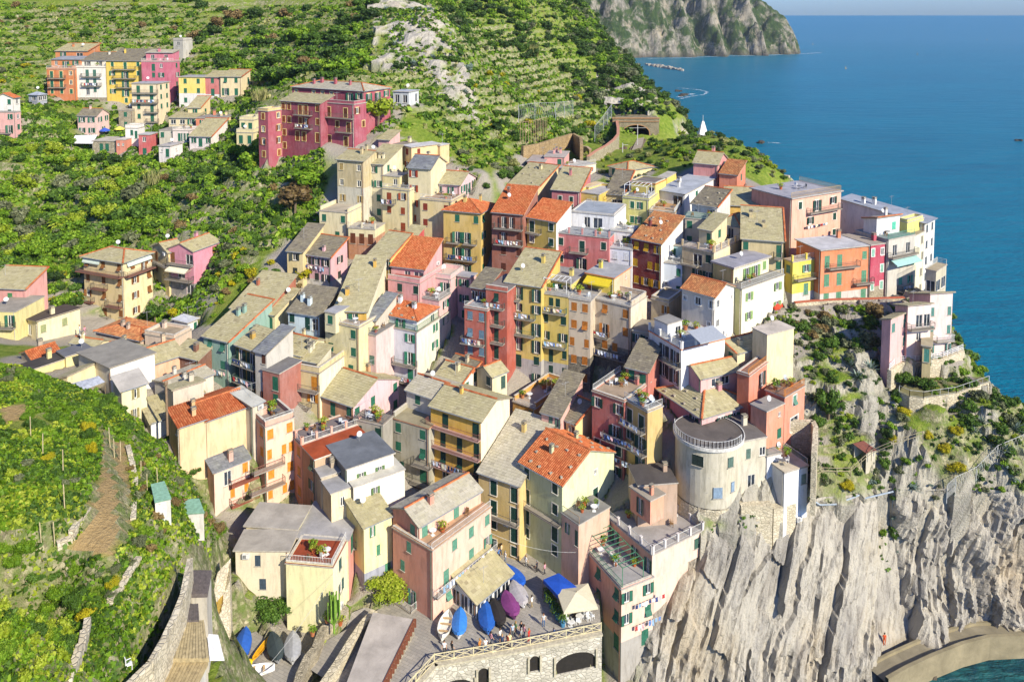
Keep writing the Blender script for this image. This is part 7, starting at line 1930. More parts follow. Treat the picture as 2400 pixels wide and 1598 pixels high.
for (_, _, _, _, bl) in HOUSES:
 for k in bl:
  c_ = (k['poly'][0] + k['poly'][2]) / 2
  e = [(p - c_) * (1 + 0.9 / max(1.0, np.linalg.norm(p - c_))) + c_ for p in k['poly']]
  FOOT.append((c_, max(k['la'], k['lc']), [tuple(q) for q in e]))
def free(x, y, r=0.0):
 if y < 100 and any(inside(q, x, y) for q in soilpoly[:2]): return False
 for c_, L_, e in FOOT:
  if abs(c_[0] - x) < L_ + r and abs(c_[1] - y) < L_ + r:
   if inside(e, x, y): return False
   if r > 0 and any(inside(e, x + r * dx, y + r * dy) for dx, dy in ((1, 0), (-1, 0), (0, -1), (0, 1))): return False
 return True
def spot(u, v):
 x, y = cast([(u, v)])[0]
 return np.array([x, y, ground(x, y)])
def scatter(pxpoly, n, seed, r=0.6, rockmax=1.1):
 pg = cast(pxpoly); P = np.array(pg)
 rr = random.Random(seed); out = []; tries = 0
 while len(out) < n and tries < n * 30:
  tries += 1
  x, y = rr.uniform(P[:, 0].min(), P[:, 0].max()), rr.uniform(P[:, 1].min(), P[:, 1].max())
  if not inside(pg, x, y) or not free(x, y, r): continue
  z = ground(x, y)
  if z < 3: continue
  u, v = px((x, y, z + 0.5))
  if u < -60 or u > 2460 or v < -40 or v > 1660: continue
  out.append((x, y, z))
 return out
ZONES = [
 ([(0, 0), (420, 0), (420, 95), (250, 105), (110, 100), (0, 130)], 60, (1.4, 3.8), ['bright', 'mid', 'bright', 'lime', 'bright', 'dry'], 'green shrub on the terraces above the upper hamlet', 'shrubs above the upper hamlet'),
 ([(420, 0), (880, 0), (870, 90), (840, 150), (700, 180), (590, 190), (450, 110)], 95, (2.4, 6.0), ['dark', 'mid', 'dark', 'bright', 'mid', 'dry'], 'leafy tree on the wooded slope above the crimson palace', 'trees above the palace'),
 ([(590, 100), (800, 60), (870, 160), (830, 190), (690, 185), (590, 200)], 38, (4.0, 7.5), ['dark', 'mid', 'bright'], 'large dense dark green tree close above the crimson palace', 'large trees above the palace'),
 ([(430, 110), (590, 120), (600, 215), (560, 235), (440, 170)], 26, (2.2, 4.4), ['bright', 'mid', 'bright'], 'bright green shrub behind the low row of the upper hamlet', 'shrubs behind the low row'),
 ([(0, 130), (105, 120), (100, 235), (0, 240)], 22, (1.4, 3.0), ['mid', 'bright', 'broom', 'olive'], 'garden shrub left of the tall orange house', 'shrubs left of the orange house'),
 ([(890, 20), (1060, 20), (1120, 280), (1060, 290), (930, 170)], 40, (1.2, 3.0), ['dark', 'mid', 'olive', 'grey'], 'dark shrub clinging to the bare rock spur', 'shrubs on the rock spur'),
 ([(1020, 0), (1400, 4), (1452, 70), (1524, 140), (1556, 193), (1606, 243), (1420, 260), (1330, 170), (1150, 110), (1080, 90)], 330, (2.0, 5.4), ['dark', 'mid', 'dark', 'dark', 'bright', 'olive'], 'dark maquis shrub on the ridge behind the tunnel', 'maquis on the ridge'),
 ([(1100, 130), (1310, 170), (1400, 260), (1350, 300), (1120, 280)], 60, (0.9, 2.6), ['mid', 'bright', 'broom', 'olive', 'lime'], 'shrub on the narrow vineyard terraces left of the tunnel', 'shrubs on the vineyard terraces'),
 ([(1120, 270), (1400, 280), (1420, 330), (1240, 345), (1100, 380)], 45, (1.4, 3.4), ['mid', 'bright', 'mid', 'broom', 'dark'], 'garden shrub on the slope left of the railway', 'shrubs left of the railway'),
 ([(1420, 170), (1560, 240), (1640, 300), (1560, 320), (1420, 270)], 34, (1.2, 3.0), ['dark', 'mid', 'olive'], 'shrub on the pale rock above the tunnel mouth', 'shrubs above the tunnel'),
 ([(1530, 345), (1620, 334), (1700, 345), (1760, 365), (1830, 402), (1850, 428), (1700, 425), (1600, 385)], 170, (0.8, 2.2), ['mid', 'bright', 'dark', 'olive', 'lime'], 'garden plant in the clifftop vegetable gardens', 'plants in the clifftop gardens'),
 ([(0, 330), (180, 340), (380, 370), (480, 350), (720, 340), (760, 380), (760, 470), (600, 430), (350, 400), (0, 420)], 80, (1.6, 4.2), ['bright', 'mid', 'bright', 'dark', 'lime'], 'leafy shrub on the slope below the upper hamlet', 'shrubs below the upper hamlet'),
 ([(0, 420), (350, 400), (420, 500), (400, 545), (190, 600), (100, 660), (0, 640)], 150, (2.0, 5.0), ['bright', 'bright', 'mid', 'lime', 'bright', 'olive'], 'bushy tree on the dense green slope above the cream and pink houses', 'trees on the green slope'),
 ([(350, 400), (620, 400), (750, 480), (740, 560), (560, 570), (430, 560), (420, 500)], 55, (1.0, 3.0), ['mid', 'bright', 'olive', 'dry', 'mid'], 'shrub on the terraced fields left of the old ochre house', 'shrubs on the terraced fields'),
 ([(100, 640), (190, 610), (190, 760), (120, 720)], 20, (1.6, 3.4), ['bright', 'mid', 'broom', 'dark'], 'garden shrub in the shade left of the cream and pink house', 'shrubs left of the cream and pink house'),
 ([(520, 580), (680, 640), (720, 690), (540, 720), (480, 760), (500, 640)], 40, (0.9, 2.4), ['mid', 'bright', 'dry', 'broom', 'olive'], 'garden plant in the gully between the pink villa and the laundry house', 'plants in the gully garden'),
 ([(1060, 350), (1220, 380), (1240, 440), (1150, 470), (1110, 410)], 24, (1.2, 2.8), ['mid', 'olive', 'bright', 'reed'], 'shrub in the hollow behind the pink house with the terrace furniture', 'shrubs in the hollow'),
 ([(1840, 720), (2060, 720), (2060, 830), (1960, 860), (1850, 800)], 55, (0.8, 2.4), ['mid', 'olive', 'dry', 'bright', 'olive'], 'shrub on the bank below the sea front row', 'shrubs below the sea front row'),
 ([(2200, 640), (2260, 700), (2380, 830), (2400, 900), (2330, 900), (2240, 830), (2200, 760)], 55, (1.0, 3.0), ['dark', 'mid', 'olive', 'reed'], 'shrub at the cliff edge right of the pale pink cliff house', 'shrubs at the cliff edge'),
 ([(1880, 830), (2080, 860), (2120, 1000), (1960, 1020), (1890, 960)], 45, (0.6, 1.8), ['mid', 'olive', 'bright', 'dark'], 'small shrub on the pale rock face below the cliff house', 'shrubs on the rock face'),
 ([(1900, 960), (2150, 980), (2400, 950), (2400, 1130), (2150, 1130), (2010, 1130), (1890, 1120)], 110, (0.7, 2.4), ['mid', 'dark', 'olive', 'bright', 'mid', 'mid'], 'shrub on the overgrown slope above the path fence', 'shrubs above the path fence'),
 ([(1890, 1150), (2150, 1060), (2400, 1110), (2400, 1200), (2200, 1180), (2000, 1180)], 55, (0.5, 1.5), ['mid', 'olive', 'bright', 'grey'], 'low shrub along the top of the bare cliff', 'shrubs along the cliff top'),
 ([(0, 860), (60, 870), (200, 960), (250, 1010), (220, 1150), (120, 1330), (0, 1330)], 40, (0.6, 1.6), ['bright', 'mid', 'lime', 'bright', 'mid', 'olive'], 'lush garden plant on the upper terrace in the foreground', 'plants on the upper foreground terrace'),
 ([(0, 1300), (120, 1320), (230, 1400), (190, 1500), (130, 1600), (0, 1600)], 75, (0.7, 1.7), ['bright', 'mid', 'lime', 'bright', 'lime'], 'dense creeping shrub in the lower left foreground', 'shrubs in the lower left foreground'),
 ([(300, 1000), (380, 1040), (430, 1130), (440, 1300), (330, 1330), (310, 1180), (290, 1080)], 55, (0.6, 1.5), ['mid', 'bright', 'dry', 'lime', 'olive'], 'bush on the garden edge beside the bare plot', 'bushes beside the bare plot'),
 ([(150, 1330), (280, 1350), (330, 1290), (260, 1420), (200, 1420)], 14, (0.6, 1.3), ['bright', 'mid', 'olive'], 'bush on the bank below the bare plot', 'bushes on the bank below the plot'),
 ([(420, 1040), (470, 1100), (520, 1250), (540, 1340), (500, 1300), (450, 1230), (420, 1130)], 34, (0.8, 2.0), ['mid', 'bright', 'olive', 'dry'], 'garden bush between the green roofed sheds and the peach house', 'bushes beside the green roofed sheds'),
 ([(170, 930), (290, 940), (300, 985), (190, 965)], 16, (1.0, 1.9), ['bright', 'mid'], 'clipped hedge bush in front of the cream and white farmhouse', 'hedge before the farmhouse')]
TRK = cast([(1400, 160), (1480, 180), (1560, 240), (1600, 255), (1630, 300), (1540, 320), (1500, 280), (1420, 270), (1390, 200)])
def tun_rock(x, y): return inside(TRK, x, y)
LOW = []
for i in range(4):
 lb = lobes_for(300 + i, 5)
 V_, Q_, t_ = leaf_cloud(190, lb, 0.30, 300 + i); LOW.append(core(lb, V_, Q_, t_))
BULK = {}
def bulk(p, size, kind):
 V_, Q_, t_ = random.choice(LOW); k = size / 1.15; a = random.random() * 6.28
 c, s = math.cos(a) * k, math.sin(a) * k
 W_ = np.stack([V_[:, 0] * c - V_[:, 1] * s + p[0], V_[:, 0] * s + V_[:, 1] * c + p[1], V_[:, 2] * k * random.uniform(.75, 1.1) + p[2] - 0.12 * size], 1)
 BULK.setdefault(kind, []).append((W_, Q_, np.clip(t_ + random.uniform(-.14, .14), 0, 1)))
for zi, (pg, n, (s0, s1), kinds, label, group) in enumerate(ZONES):
 near = 'foreground' in group or 'plot' in group or 'sheds' in group or 'hedge' in group
 pts_ = sorted([(random.uniform(s0, s1) * (0.8 + 0.4 * random.random()), p, random.choice(kinds)) for p in scatter(pg, n, 900 + zi, r=0.5 * s0)], key=lambda q: -q[0])
 keep_ = max(5, int(n * 0.30))
 for i, (s, p, kd) in enumerate(pts_):
  big = 'tree' in label
  if i < keep_:
   dress = {'bright': 'bright green', 'mid': 'mid green', 'dark': 'dark green', 'olive': 'olive grey', 'broom': 'yellow flowering', 'dry': 'brownish', 'grey': 'silver grey', 'reed': 'straw coloured', 'lime': 'yellow green'}[kd]
   lab_ = dress + ' ' + label.replace('bright green ', '').replace('dark green ', '').replace('dark ', '').replace('green shrub', 'shrub')
   shrub(p, s / 1.5, kd, lab_, group + ', ' + dress, near, name='tree' if big else ('garden_plant' if 'plant' in label or 'garden' in label else 'shrub'), cat='tree' if big else 'bush')
  else: bulk(p, s / 1.5, kd)
rr_ = random.Random(31)
for i in range(1500):
 x, y = rr_.uniform(24, 88), rr_.uniform(268, 560); z = ground(x, y)
 if z < 6 or (tun_rock(x, y) and rr_.random() < .6): continue
 bulk((x, y, z), rr_.uniform(1.2, 3.2), rr_.choice(('dark', 'mid', 'dark', 'olive', 'dark', 'bright')))
for i in range(420):
 x, y = rr_.uniform(20, 72), rr_.uniform(182, 260); z = ground(x, y)
 if z < 30 or not free(x, y, .8) or any(np.hypot(x - q[0], y - q[1]) < 5 for q in pl_): continue
 bulk((x, y, z), rr_.uniform(.5, 1.5), rr_.choice(('mid', 'bright', 'olive', 'dark', 'lime', 'reed')))
for i in range(1500):
 x, y = rr_.uniform(40, 84), rr_.uniform(108, 137); z = ground(x, y)
 if z < 20 or not free(x, y, .6) or fbm(np.array([[x, y, 0.0]]) * .16, 2, 5)[0] < .44: continue
 bulk((x, y, z), rr_.uniform(.25, .8), rr_.choice(('mid', 'bright', 'olive', 'dark', 'mid', 'lime')))
for kd, lst in BULK.items():
 b = 0; vs, qs, ts = [], [], []
 for W_, Q_, t_ in lst: vs.append(W_); qs.append(Q_ + b); ts.append(t_); b += len(W_)
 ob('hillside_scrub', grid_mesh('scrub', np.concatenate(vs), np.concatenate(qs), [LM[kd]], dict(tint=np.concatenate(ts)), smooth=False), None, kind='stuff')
def one(u, v, h, cw, kind, label, near=False, name='tree', lift=0.3, seed=1):
 tree(spot(u, v), h, cw, kind, label, None, near, name, seed, lift)
one(885, 302, 7.5, 9.0, 'lime', 'broad bright green tree against the sunlit side of the crimson palace')
one(690, 500, 6.5, 8.5, 'dry', 'reddish brown round tree beside the shaded wall of the ochre house', seed=2)
one(720, 455, 5.5, 7.5, 'bright', 'bright green tree behind the reddish brown one', seed=3)
one(365, 755, 3.6, 4.0, 'mid', 'round tree beside the white street kiosk', seed=0, lift=.25)
one(405, 748, 2.2, 2.2, 'broom', 'small orange tree right of the round tree by the kiosk', seed=1)
one(712, 668, 3.2, 4.4, 'broom', 'lemon tree full of yellow fruit below the laundry house', seed=2)
one(910, 1400, 3.6, 5.6, 'lime', 'fig tree with bare pale branches at the head of the boat shed', True, seed=3, lift=.45)
one(640, 1445, 2.6, 4.6, 'mid', 'dense dark bush tree in front of the pale yellow wall', True, seed=1, lift=.05)
one(2120, 925, 2.2, 3.2, 'mid', 'left of the two clipped round bushes on the walled garden terrace', seed=0, lift=.05)
one(2165, 922, 2.2, 3.2, 'mid', 'right of the two clipped round bushes on the walled garden terrace', seed=2, lift=.05)
one(455, 1118, 1.6, 2.0, 'mid', 'clipped ball bush beside the peach house', True, seed=0, lift=.05)
one(1940, 985, 5.0, 4.0, 'mid', 'ivy covered column of foliage beside the salmon cliff house', seed=1, lift=.0)
one(2310, 770, 4.5, 6.0, 'olive', 'broad grey green bush at the cliff edge near the sea', seed=3, lift=.05)
for i, (u, v, s) in enumerate([(1985, 1150, 1.2), (2210, 1090, 1.3), (2245, 1110, 1.6), (2120, 965, 1.3), (2240, 1030, 1.2), (2090, 1045, 0.9), (2175, 1040, 1.0), (2330, 1060, 1.0)]):
 shrub(spot(u, v), s, 'broom', 'round yellow flowering broom on the overgrown cliff slope', 'broom bushes on the cliff slope', True)
for i, (u, v, s) in enumerate([(208, 1008, 0.9), (215, 1055, 0.8), (112, 1078, 0.7), (262, 1360, .8), (205, 1450, 1.0)]):
 shrub(spot(u, v), s, 'broom', 'yellow flowering bush in the foreground garden', 'yellow bushes in the foreground garden', True)
def agave_mesh():
 mb = MB(); rr = random.Random(3)
 for i in range(30):
  a = i * 2.399; el = 0.25 + 1.0 * (i / 30)
  d = Vector((math.cos(a) * math.cos(el), math.sin(a) * math.cos(el), math.sin(el)))
  sd = Vector((-math.sin(a), math.cos(a), 0)) * 0.08
  up = d.cross(sd).normalized() * 0.03
  ln = 1.0 * rr.uniform(0.8, 1.1)
  b0, b1, b2 = d * 0.05, d * ln * 0.5, d * ln + Vector((0, 0, -0.1))
  t = rr.random()
  mb.poly([b0 - sd * .6, b0 + sd * .6, b1 + sd, b1 - sd], 0, tint=t); mb.poly([b1 - sd, b1 + sd, b2], 0, tint=t)
  mb.poly([b0 - sd * .6, b0 + up, b1 + up, b1 - sd], 0, tint=t * .7)
 return mb.mesh('agave', [LM['grey']], tint=True)
AG = agave_mesh()
for i, (u, v, s) in enumerate([(1995, 852, 1.6), (2038, 862, 1.9), (2010, 900, 1.7), (2052, 985, 1.3), (2370, 868, 1.7), (2378, 1020, 1.9), (2282, 1030, 1.4), (2140, 1170, 1.5), (2355, 1062, 1.5), (2300, 1008, 1.2), (845, 112, 2.2), (905, 25, 2.2), (880, 75, 2.0), (970, 155, 2.2), (1060, 215, 2.0), (1090, 225, 2.2), (925, 110, 2.0), (1015, 140, 2.0)]):
 o = ob('agave', AG, None, spot(u, v), i * 1.3, label='blue grey agave rosette on the sunny cliff slope' if u > 1500 else 'blue grey agave rosette on the bare rock spur', category='agave', group='agaves on the cliff slope' if u > 1500 else 'agaves on the rock spur')
 o.scale = (s, s, s)
def palm(p, h, label):
 root = thing('palm_tree', label, 'palm', tuple(map(float, p)))
 tb = MB(); tb.lathe((0, 0, -0.3), [(0.28, 0), (0.22, h * .5), (0.25, h), (0.1, h + .3)], 8)
 ob('trunk', tb.mesh('trunk', [BARK]), root)
 mb = MB(); rr = random.Random(int(p[0] * 10))
 for i in range(30):
  a = i * 2.399; e0 = 1.35 - 1.5 * (i / 30) ** .8; ln = rr.uniform(2.0, 2.7)
  pts = []
  for j in range(6):
   f = j / 5; el = e0 - 1.1 * f * f
   r_ = ln * f * math.cos((e0 + el) / 2); z_ = ln * f * math.sin((e0 + el) / 2)
   pts.append(Vector((r_ * math.cos(a), r_ * math.sin(a), h + z_)))
  sd = Vector((-math.sin(a), math.cos(a), 0))
  for j in range(5):
   w0, w1 = (0.1, 0.32, 0.4, 0.34, 0.2, 0.03)[j:j + 2]
   for s in (-1, 1):
    mb.poly([pts[j], pts[j + 1], pts[j + 1] + sd * s * w1 + Vector((0, 0, -w1 * .6)), pts[j] + sd * s * w0 + Vector((0, 0, -w0 * .6))], 0, tint=rr.random())
 ob('crown', mb.mesh('fronds', [LM['lime']], tint=True), root)
palm(spot(1752, 338), 2.2, 'palm tree at the edge of the clifftop garden')
palm(spot(1598, 322), 0.9, 'small palm beside the tunnel rocks')
palm(spot(135, 532), 1.5, 'palm tree in the middle of the green slope on the left')
cb = MB(); cp_ = PZ(*T('31', 718, 1090), 14.6); rr = random.Random(9)
for i in range(16):
 a = i * 2.4; r_ = 0.15 + 0.75 * (i / 16); hb = 1.4 + rr.random()
 q = (cp_[0] + r_ * math.cos(a), cp_[1] + r_ * math.sin(a))
 cb.bar((cp_[0], cp_[1], cp_[2] + 0.6), (q[0], q[1], cp_[2] + hb), 0.07, 0, 5); cb.bar((q[0], q[1], cp_[2] + hb), (q[0], q[1], cp_[2] + hb + 2.0 + rr.random()), 0.10, 0, 5)
cb.bar((cp_[0], cp_[1], cp_[2] - .4), (cp_[0], cp_[1], cp_[2] + 1.6), 0.14, 0, 6)
compose('cactus', 'tall candelabra cactus beside the lane', 'cactus', [('stems', cb, [plain('7aa03a', 0.7)])])
def reeds(p, n, h, label):
 mb = MB(); rr = random.Random(int(abs(p[0]) * 7))
 for i in range(n):
  a, r_ = rr.random() * 6.28, rr.random() ** .5 * 2.2
  b = Vector((p[0] + r_ * math.cos(a), p[1] + r_ * math.sin(a), p[2] - .2)); hh = h * rr.uniform(.6, 1.1)
  t = b + Vector((rr.uniform(-.4, .4) * hh, rr.uniform(-.3, .3) * hh, hh)); m_ = (b + t) / 2 + Vector((0, 0, .15 * hh))
  sd = Vector((rr.uniform(-1, 1), rr.uniform(-1, 1), 0)).normalized() * 0.06
  mb.poly([b - sd, b + sd, m_ + sd, m_ - sd], 0, tint=rr.random()); mb.poly([m_ - sd, m_ + sd, t], 0, tint=rr.random())
 o0 = tuple(map(float, p))
 o = ob('reed_clump', mb.mesh('reeds', [LM['reed']], o0, tint=True), None, o0, label=label, category='reeds')
reeds(spot(2265, 690), 260, 5.0, 'tall dry reeds leaning over the sea by the pavilion')
reeds(spot(2240, 665), 160, 4.0, 'upright reeds close behind the concrete pavilion')
reeds(spot(1680, 318), 120, 4.5, 'tall canes right of the white pyramid')
reeds(spot(1725, 325), 100, 4.0, 'tall canes beside the clifftop palm')
reeds(spot(1250, 130), 200, 5.0, 'pale cane thicket on the slope left of the ridge')
reeds(spot(610, 232), 180, 3.5, 'bamboo hedge left of the crimson palace')
reeds(spot(360, 430), 120, 3.5, 'yellow bamboo clump at the edge of the terraced field')
# low ground cover nobody could count
def cover(name, pxpoly, n, size, mat, seed, label, dens_noise=0.45):
 pg = cast(pxpoly); P = np.array(pg)
 r = np.random.default_rng(seed)
 x = r.uniform(P[:, 0].min(), P[:, 0].max(), n * 3); y = r.uniform(P[:, 1].min(), P[:, 1].max(), n * 3)
 ok = mask(pg, x, y) & (fbm(np.stack([x, y, 0 * x], 1) * 0.25, 3, seed) > dens_noise)
 x, y = x[ok][:n], y[ok][:n]
 keepers = np.array([free(a, b) for a, b in zip(x, y)], bool)
 x, y = x[keepers], y[keepers]
 z = np.array([ground(a, b) for a, b in zip(x, y)])
 ok = z > 3; x, y, z = x[ok], y[ok], z[ok]
 m = 5; k = len(x)
 c = np.repeat(np.stack([x, y, z], 1), m, 0)
 d = r.normal(size=(k * m, 3)); d /= np.linalg.norm(d, axis=1, keepdims=True); d[:, 2] = np.abs(d[:, 2]) * 0.8
 s = size * (0.5 + r.random(k))
 s = np.repeat(s, m)[:, None]
 c = c + d * s * 0.45
 nrm = d + r.normal(size=d.shape) * 0.5; nrm /= np.linalg.norm(nrm, axis=1, keepdims=True)
 t1 = np.cross(nrm, r.normal(size=d.shape)); t1 /= np.linalg.norm(t1, axis=1, keepdims=True); t2 = np.cross(nrm, t1)
 q = s * (0.35 + 0.25 * r.random((k * m, 1)))
 V = np.stack([c - t1 * q, c + t2 * q * .7, c + t1 * q, c - t2 * q * .7], 1).reshape(-1, 3)
 tint = np.clip(np.repeat(r.normal(0.45, 0.2, k), m) + r.normal(0, 0.15, k * m), 0, 1)
 ob(name, grid_mesh(name, V, np.arange(len(V)).reshape(-1, 4), [LM[mat]], dict(tint=tint), smooth=False), None, kind='stuff', label=label)
UPH = [(-20, 0), (900, -5), (1390, -5), (1560, 240), (1420, 330), (1100, 420), (1000, 300), (760, 340), (560, 240), (0, 250)]
cover('meadow_grass', UPH, 14000, 1.0, 'bright', 1, 'grass and low herbs on the upper hillside', .42)
cover('meadow_grass', UPH, 12000, 1.1, 'mid', 2, 'low scrub on the upper hillside', .45)
cover('dry_grass', UPH, 6000, 0.9, 'reed', 3, 'dry grass on the upper hillside', .5)
MIDL = [(-20, 240), (560, 240), (760, 345), (770, 560), (560, 600), (520, 720), (180, 640), (100, 720), (-20, 660)]
cover('meadow_grass', MIDL, 9000, 0.9, 'bright', 4, 'grass on the slope left of the village', .40)
cover('meadow_grass', MIDL, 7000, 1.0, 'mid', 5, 'low scrub on the slope left of the village', .45)
GARD = [(-20, 850), (100, 880), (300, 940), (420, 1040), (520, 1250), (440, 1320), (330, 1610), (-20, 1610)]
cover('garden_grass', GARD, 16000, 0.36, 'bright', 6, 'grass and weeds in the foreground garden', .44)
cover('garden_grass', GARD, 12000, 0.4, 'mid', 7, 'low green plants in the foreground garden', .48)
cover('garden_grass', GARD, 14000, 0.32, 'lime', 8, 'young yellow green plants in the foreground garden', .5)
CLF = [(1830, 720), (2080, 715), (2250, 690), (2400, 850), (2400, 1200), (2150, 1180), (1880, 1200), (1880, 960)]
cover('cliff_grass', CLF, 9000, 0.5, 'mid', 9, 'grass and herbs on the cliff slope', .44)
cover('cliff_grass', CLF, 7000, 0.5, 'olive', 10, 'dry scrub on the cliff slope', .47)
cover('cliff_grass', CLF, 4000, 0.45, 'bright', 11, 'fresh green weeds on the cliff slope', .5)
CF2 = [(1540, 1300), (1700, 1230), (2080, 1180), (2090, 1300), (1800, 1500), (1560, 1560)]
cover('cliff_weeds', CF2, 700, 0.4, 'mid', 12, 'weeds in the cracks of the bare cliff', .55)
GAR2 = [(1530, 345), (1620, 334), (1700, 345), (1760, 365), (1830, 402), (1850, 428), (1700, 425), (1600, 385)]
cover('garden_grass', GAR2, 5000, 0.6, 'mid', 13, 'low green plants in the clifftop gardens', .42)
# boats
def loft(mb, secs, mat=0, cap=True):
 n = len(secs[0]); k = len(mb.v)
 for s in secs: mb.v += [tuple(p) for p in s]
 for j in range(len(secs) - 1):
  for i in range(n):
   i2 = (i + 1) % n
   mb.f.append((k + j * n + i, k + j * n + i2, k + (j + 1) * n + i2, k + (j + 1) * n + i)); mb.m.append(mat); mb.t.append(.5)
 if cap:
  mb.f.append(tuple(k + i for i in range(n))[::-1]); mb.m.append(mat); mb.t.append(.5)
  b = k + (len(secs) - 1) * n; mb.f.append(tuple(b + i for i in range(n))); mb.m.append(mat); mb.t.append(.5)
def boat(p, ln, wd, yaw, label, hull='f2f0ea', cover=None, inner='5a8ab8', name='rowing_boat', low=False):
 root = thing(name, label, 'boat', tuple(map(float, p)), yaw)
 hb, cb, tb = MB(), MB(), MB()
 hs = 0.35 if low else 0.75
 xs = [-1, -.85, -.55, -.15, .3, .65, .88, 1]
 ws = [.12, .55, .88, 1, .95, .68, .32, .03]
 outer, inn = [], []
 for x, w_ in zip(xs, ws):
  X, w2 = x * ln / 2, w_ * wd / 2; zr = hs + (0.28 * abs(x) ** 3 if not low else .12 * abs(x) ** 3); zk = 0.05 + 0.25 * max(0, abs(x) - .7)
  outer.append([(X, -w2, zr), (X, -w2 * .88, zr * .5), (X, -w2 * .35, zk), (X, w2 * .35, zk), (X, w2 * .88, zr * .5), (X, w2, zr), (X, w2 * .86, zr - .03), (X, w2 * .6, zr * .35 + .1), (X, -w2 * .6, zr * .35 + .1), (X, -w2 * .86, zr - .03)])
 loft(hb, outer, 0)
 if cover:
  secs = []
  for i, (x, w_) in enumerate(zip(xs, ws)):
   X, w2 = x * ln / 2 * 1.02, w_ * wd / 2 + .06; zr = hs + .28 * abs(x) ** 3
   rg = .38 * (1 - abs(x) ** 2) + .1 + random.uniform(-.04, .04)
   secs.append([(X, -w2, zr - .35), (X, -w2, zr + .02), (X, -w2 * .45, zr + rg * .7), (X, 0, zr + rg), (X, w2 * .45, zr + rg * .65), (X, w2, zr + .02), (X, w2, zr - .35)])
  loft(cb, secs, 0)
  ob('hull', hb.mesh('hull', [plain(hull, .4)], smooth=False), root)
  ob('tarpaulin', cb.mesh('tarpaulin', [plain(cover, .55, var=.15)]), root)
 else:
  ob('hull', hb.mesh('hull', [plain(hull, .4)]), root)
  for x in (-.5, .05, .5): tb.box((x * ln / 2, 0, hs - .12), (.25, wd * .82, .05))
  tb.box((0, 0, .32), (ln * .7, wd * .5, .04), 1)
  ob('thwart', tb.mesh('thwart', [plain('c9a878', .6), plain(inner, .6)]), root)
 kb = MB()
 for x in (-.3, .3): kb.box((x * ln / 2, 0, -.02), (.18, wd * .9, .22))
 ob('chock', kb.mesh('chock', [plain('6b5a46', .9)]), root)
 for o in root.children: o.location.z += .12
 return root
B_ = lambda t, x, y, z=PLZ: PZ(*T(t, x, y), z)
def along(t, a, b, z=PLZ):
 p, q = B_(t, *a, z), B_(t, *b, z); d = q - p
 return (p + q) / 2, float(np.hypot(d[0], d[1])), math.atan2(d[1], d[0])
for (t, a, b, w_, cov, lab, hull) in [
 ('31', (1710, 1195), (1770, 985), 2.0, None, 'open white boat with teal cloth inside at the left end of the boat row', 'e9e4d6'),
 ('31', (1862, 1190), (1878, 955), 2.0, '3f86d6', 'boat under a light blue tarpaulin beside the open white boat', 'dcdcdc'),
 ('31', (2135, 1150), (2100, 890), 2.2, '2a62b4', 'boat under a deep blue tarpaulin in the middle of the square', '3a6ab0'),
 ('31', (2255, 1085), (2180, 880), 2.0, '34302e', 'boat under a black tarpaulin next to the deep blue one', '2c2c2c'),
 ('31', (2380, 1010), (2290, 800), 2.3, '84407a', 'boat under a purple tarpaulin in the boat row', '6a3a66'),
 ('32', (110, 900), (10, 710), 2.3, 'b9b4b4', 'boat under a pale grey tarpaulin right of the purple one', 'c9c9c9'),
 ('32', (70, 690), (-20, 590), 2.2, '2460c4', 'boat under a bright blue tarpaulin before the cafe porch', '2a5aa8'),
 ('30', (2200, 1420), (2262, 1140), 2.1, '2f62b8', 'boat under a blue tarpaulin on the slipway below the cream house', '3a66a8'),
 ('30', (2560, 1420), (2500, 1185), 2.0, '3a4548', 'boat under a dark slate tarpaulin on the slipway', '9a9a9a'),
 ('30', (2690, 1400), (2690, 1200), 2.1, 'a9a9aa', 'boat under a crumpled silver grey tarpaulin on the slipway', 'bbbbbb')]:
 zz = PLZ if t[1] != '0' else 13.45
 c, ln, yaw = along(t, a, b, zz)
 boat((c[0], c[1], zz), max(4.2, min(6.2, ln)), w_ * .9, yaw, lab, hull, cov, '3aa0a0')
c, ln, yaw = along('30', (2140, 1560), (2510, 1480), 13.45); boat((c[0], c[1], 13.45), 4.8, 1.7, yaw, 'open white and blue boat at the lower edge of the slipway', 'f2f0ec', None, '4a86c4')
c, ln, yaw = along('30', (2350, 1360), (2480, 1190), 13.45); boat((c[0], c[1], 13.5), 4.2, .75, yaw, 'yellow orange kayak standing among the boats on the slipway', 'e8a81c', None, 'e8a81c', 'kayak', True)
c, ln, yaw = along('31', (985, 1140), (1060, 1030), 12.7); boat((c[0], c[1], 12.65), 3.4, .8, yaw, 'white kayak lying on the boat deck beside the lane wall', 'f4f2ee', None, 'dddddd', 'kayak', True)
c, ln, yaw = along('30', (1990, 1000), (2035, 800), 21.5); boat((c[0], c[1], 21.6), 4.0, .8, yaw, 'mustard yellow canoe on the stone path left of the cream house', 'c9a44a', None, 'c9a44a', 'canoe', True)
c, ln, yaw = along('13', (40, 1330), (150, 1215), 38.7); boat((c[0], c[1], 38.6), 4.6, 1.3, yaw, 'red orange upturned boat beside the pale yellow villa', 'd8442c', 'e04a30', 'e04a30', 'rowing_boat')
c, ln, yaw = along('13', (405, 1175), (525, 1160), 38.7); boat((c[0], c[1], 38.6), 4.0, 1.2, yaw, 'red covered boat below the orange house on the sea path', 'c93a2a', 'd93a2a', 'd93a2a', 'rowing_boat')
bb = MB(); q = B_('30', 2290, 1450, 13.45); bb.lathe(tuple(q), [(.3, 0), (.38, .9), (.42, .92), (.42, 1.0), (.3, 1.08)], 10)
compose('litter_bin', 'yellow plastic bin between the boats on the slipway', 'bin', [('barrel', bb, [plain('e0cc1c', .5)])])
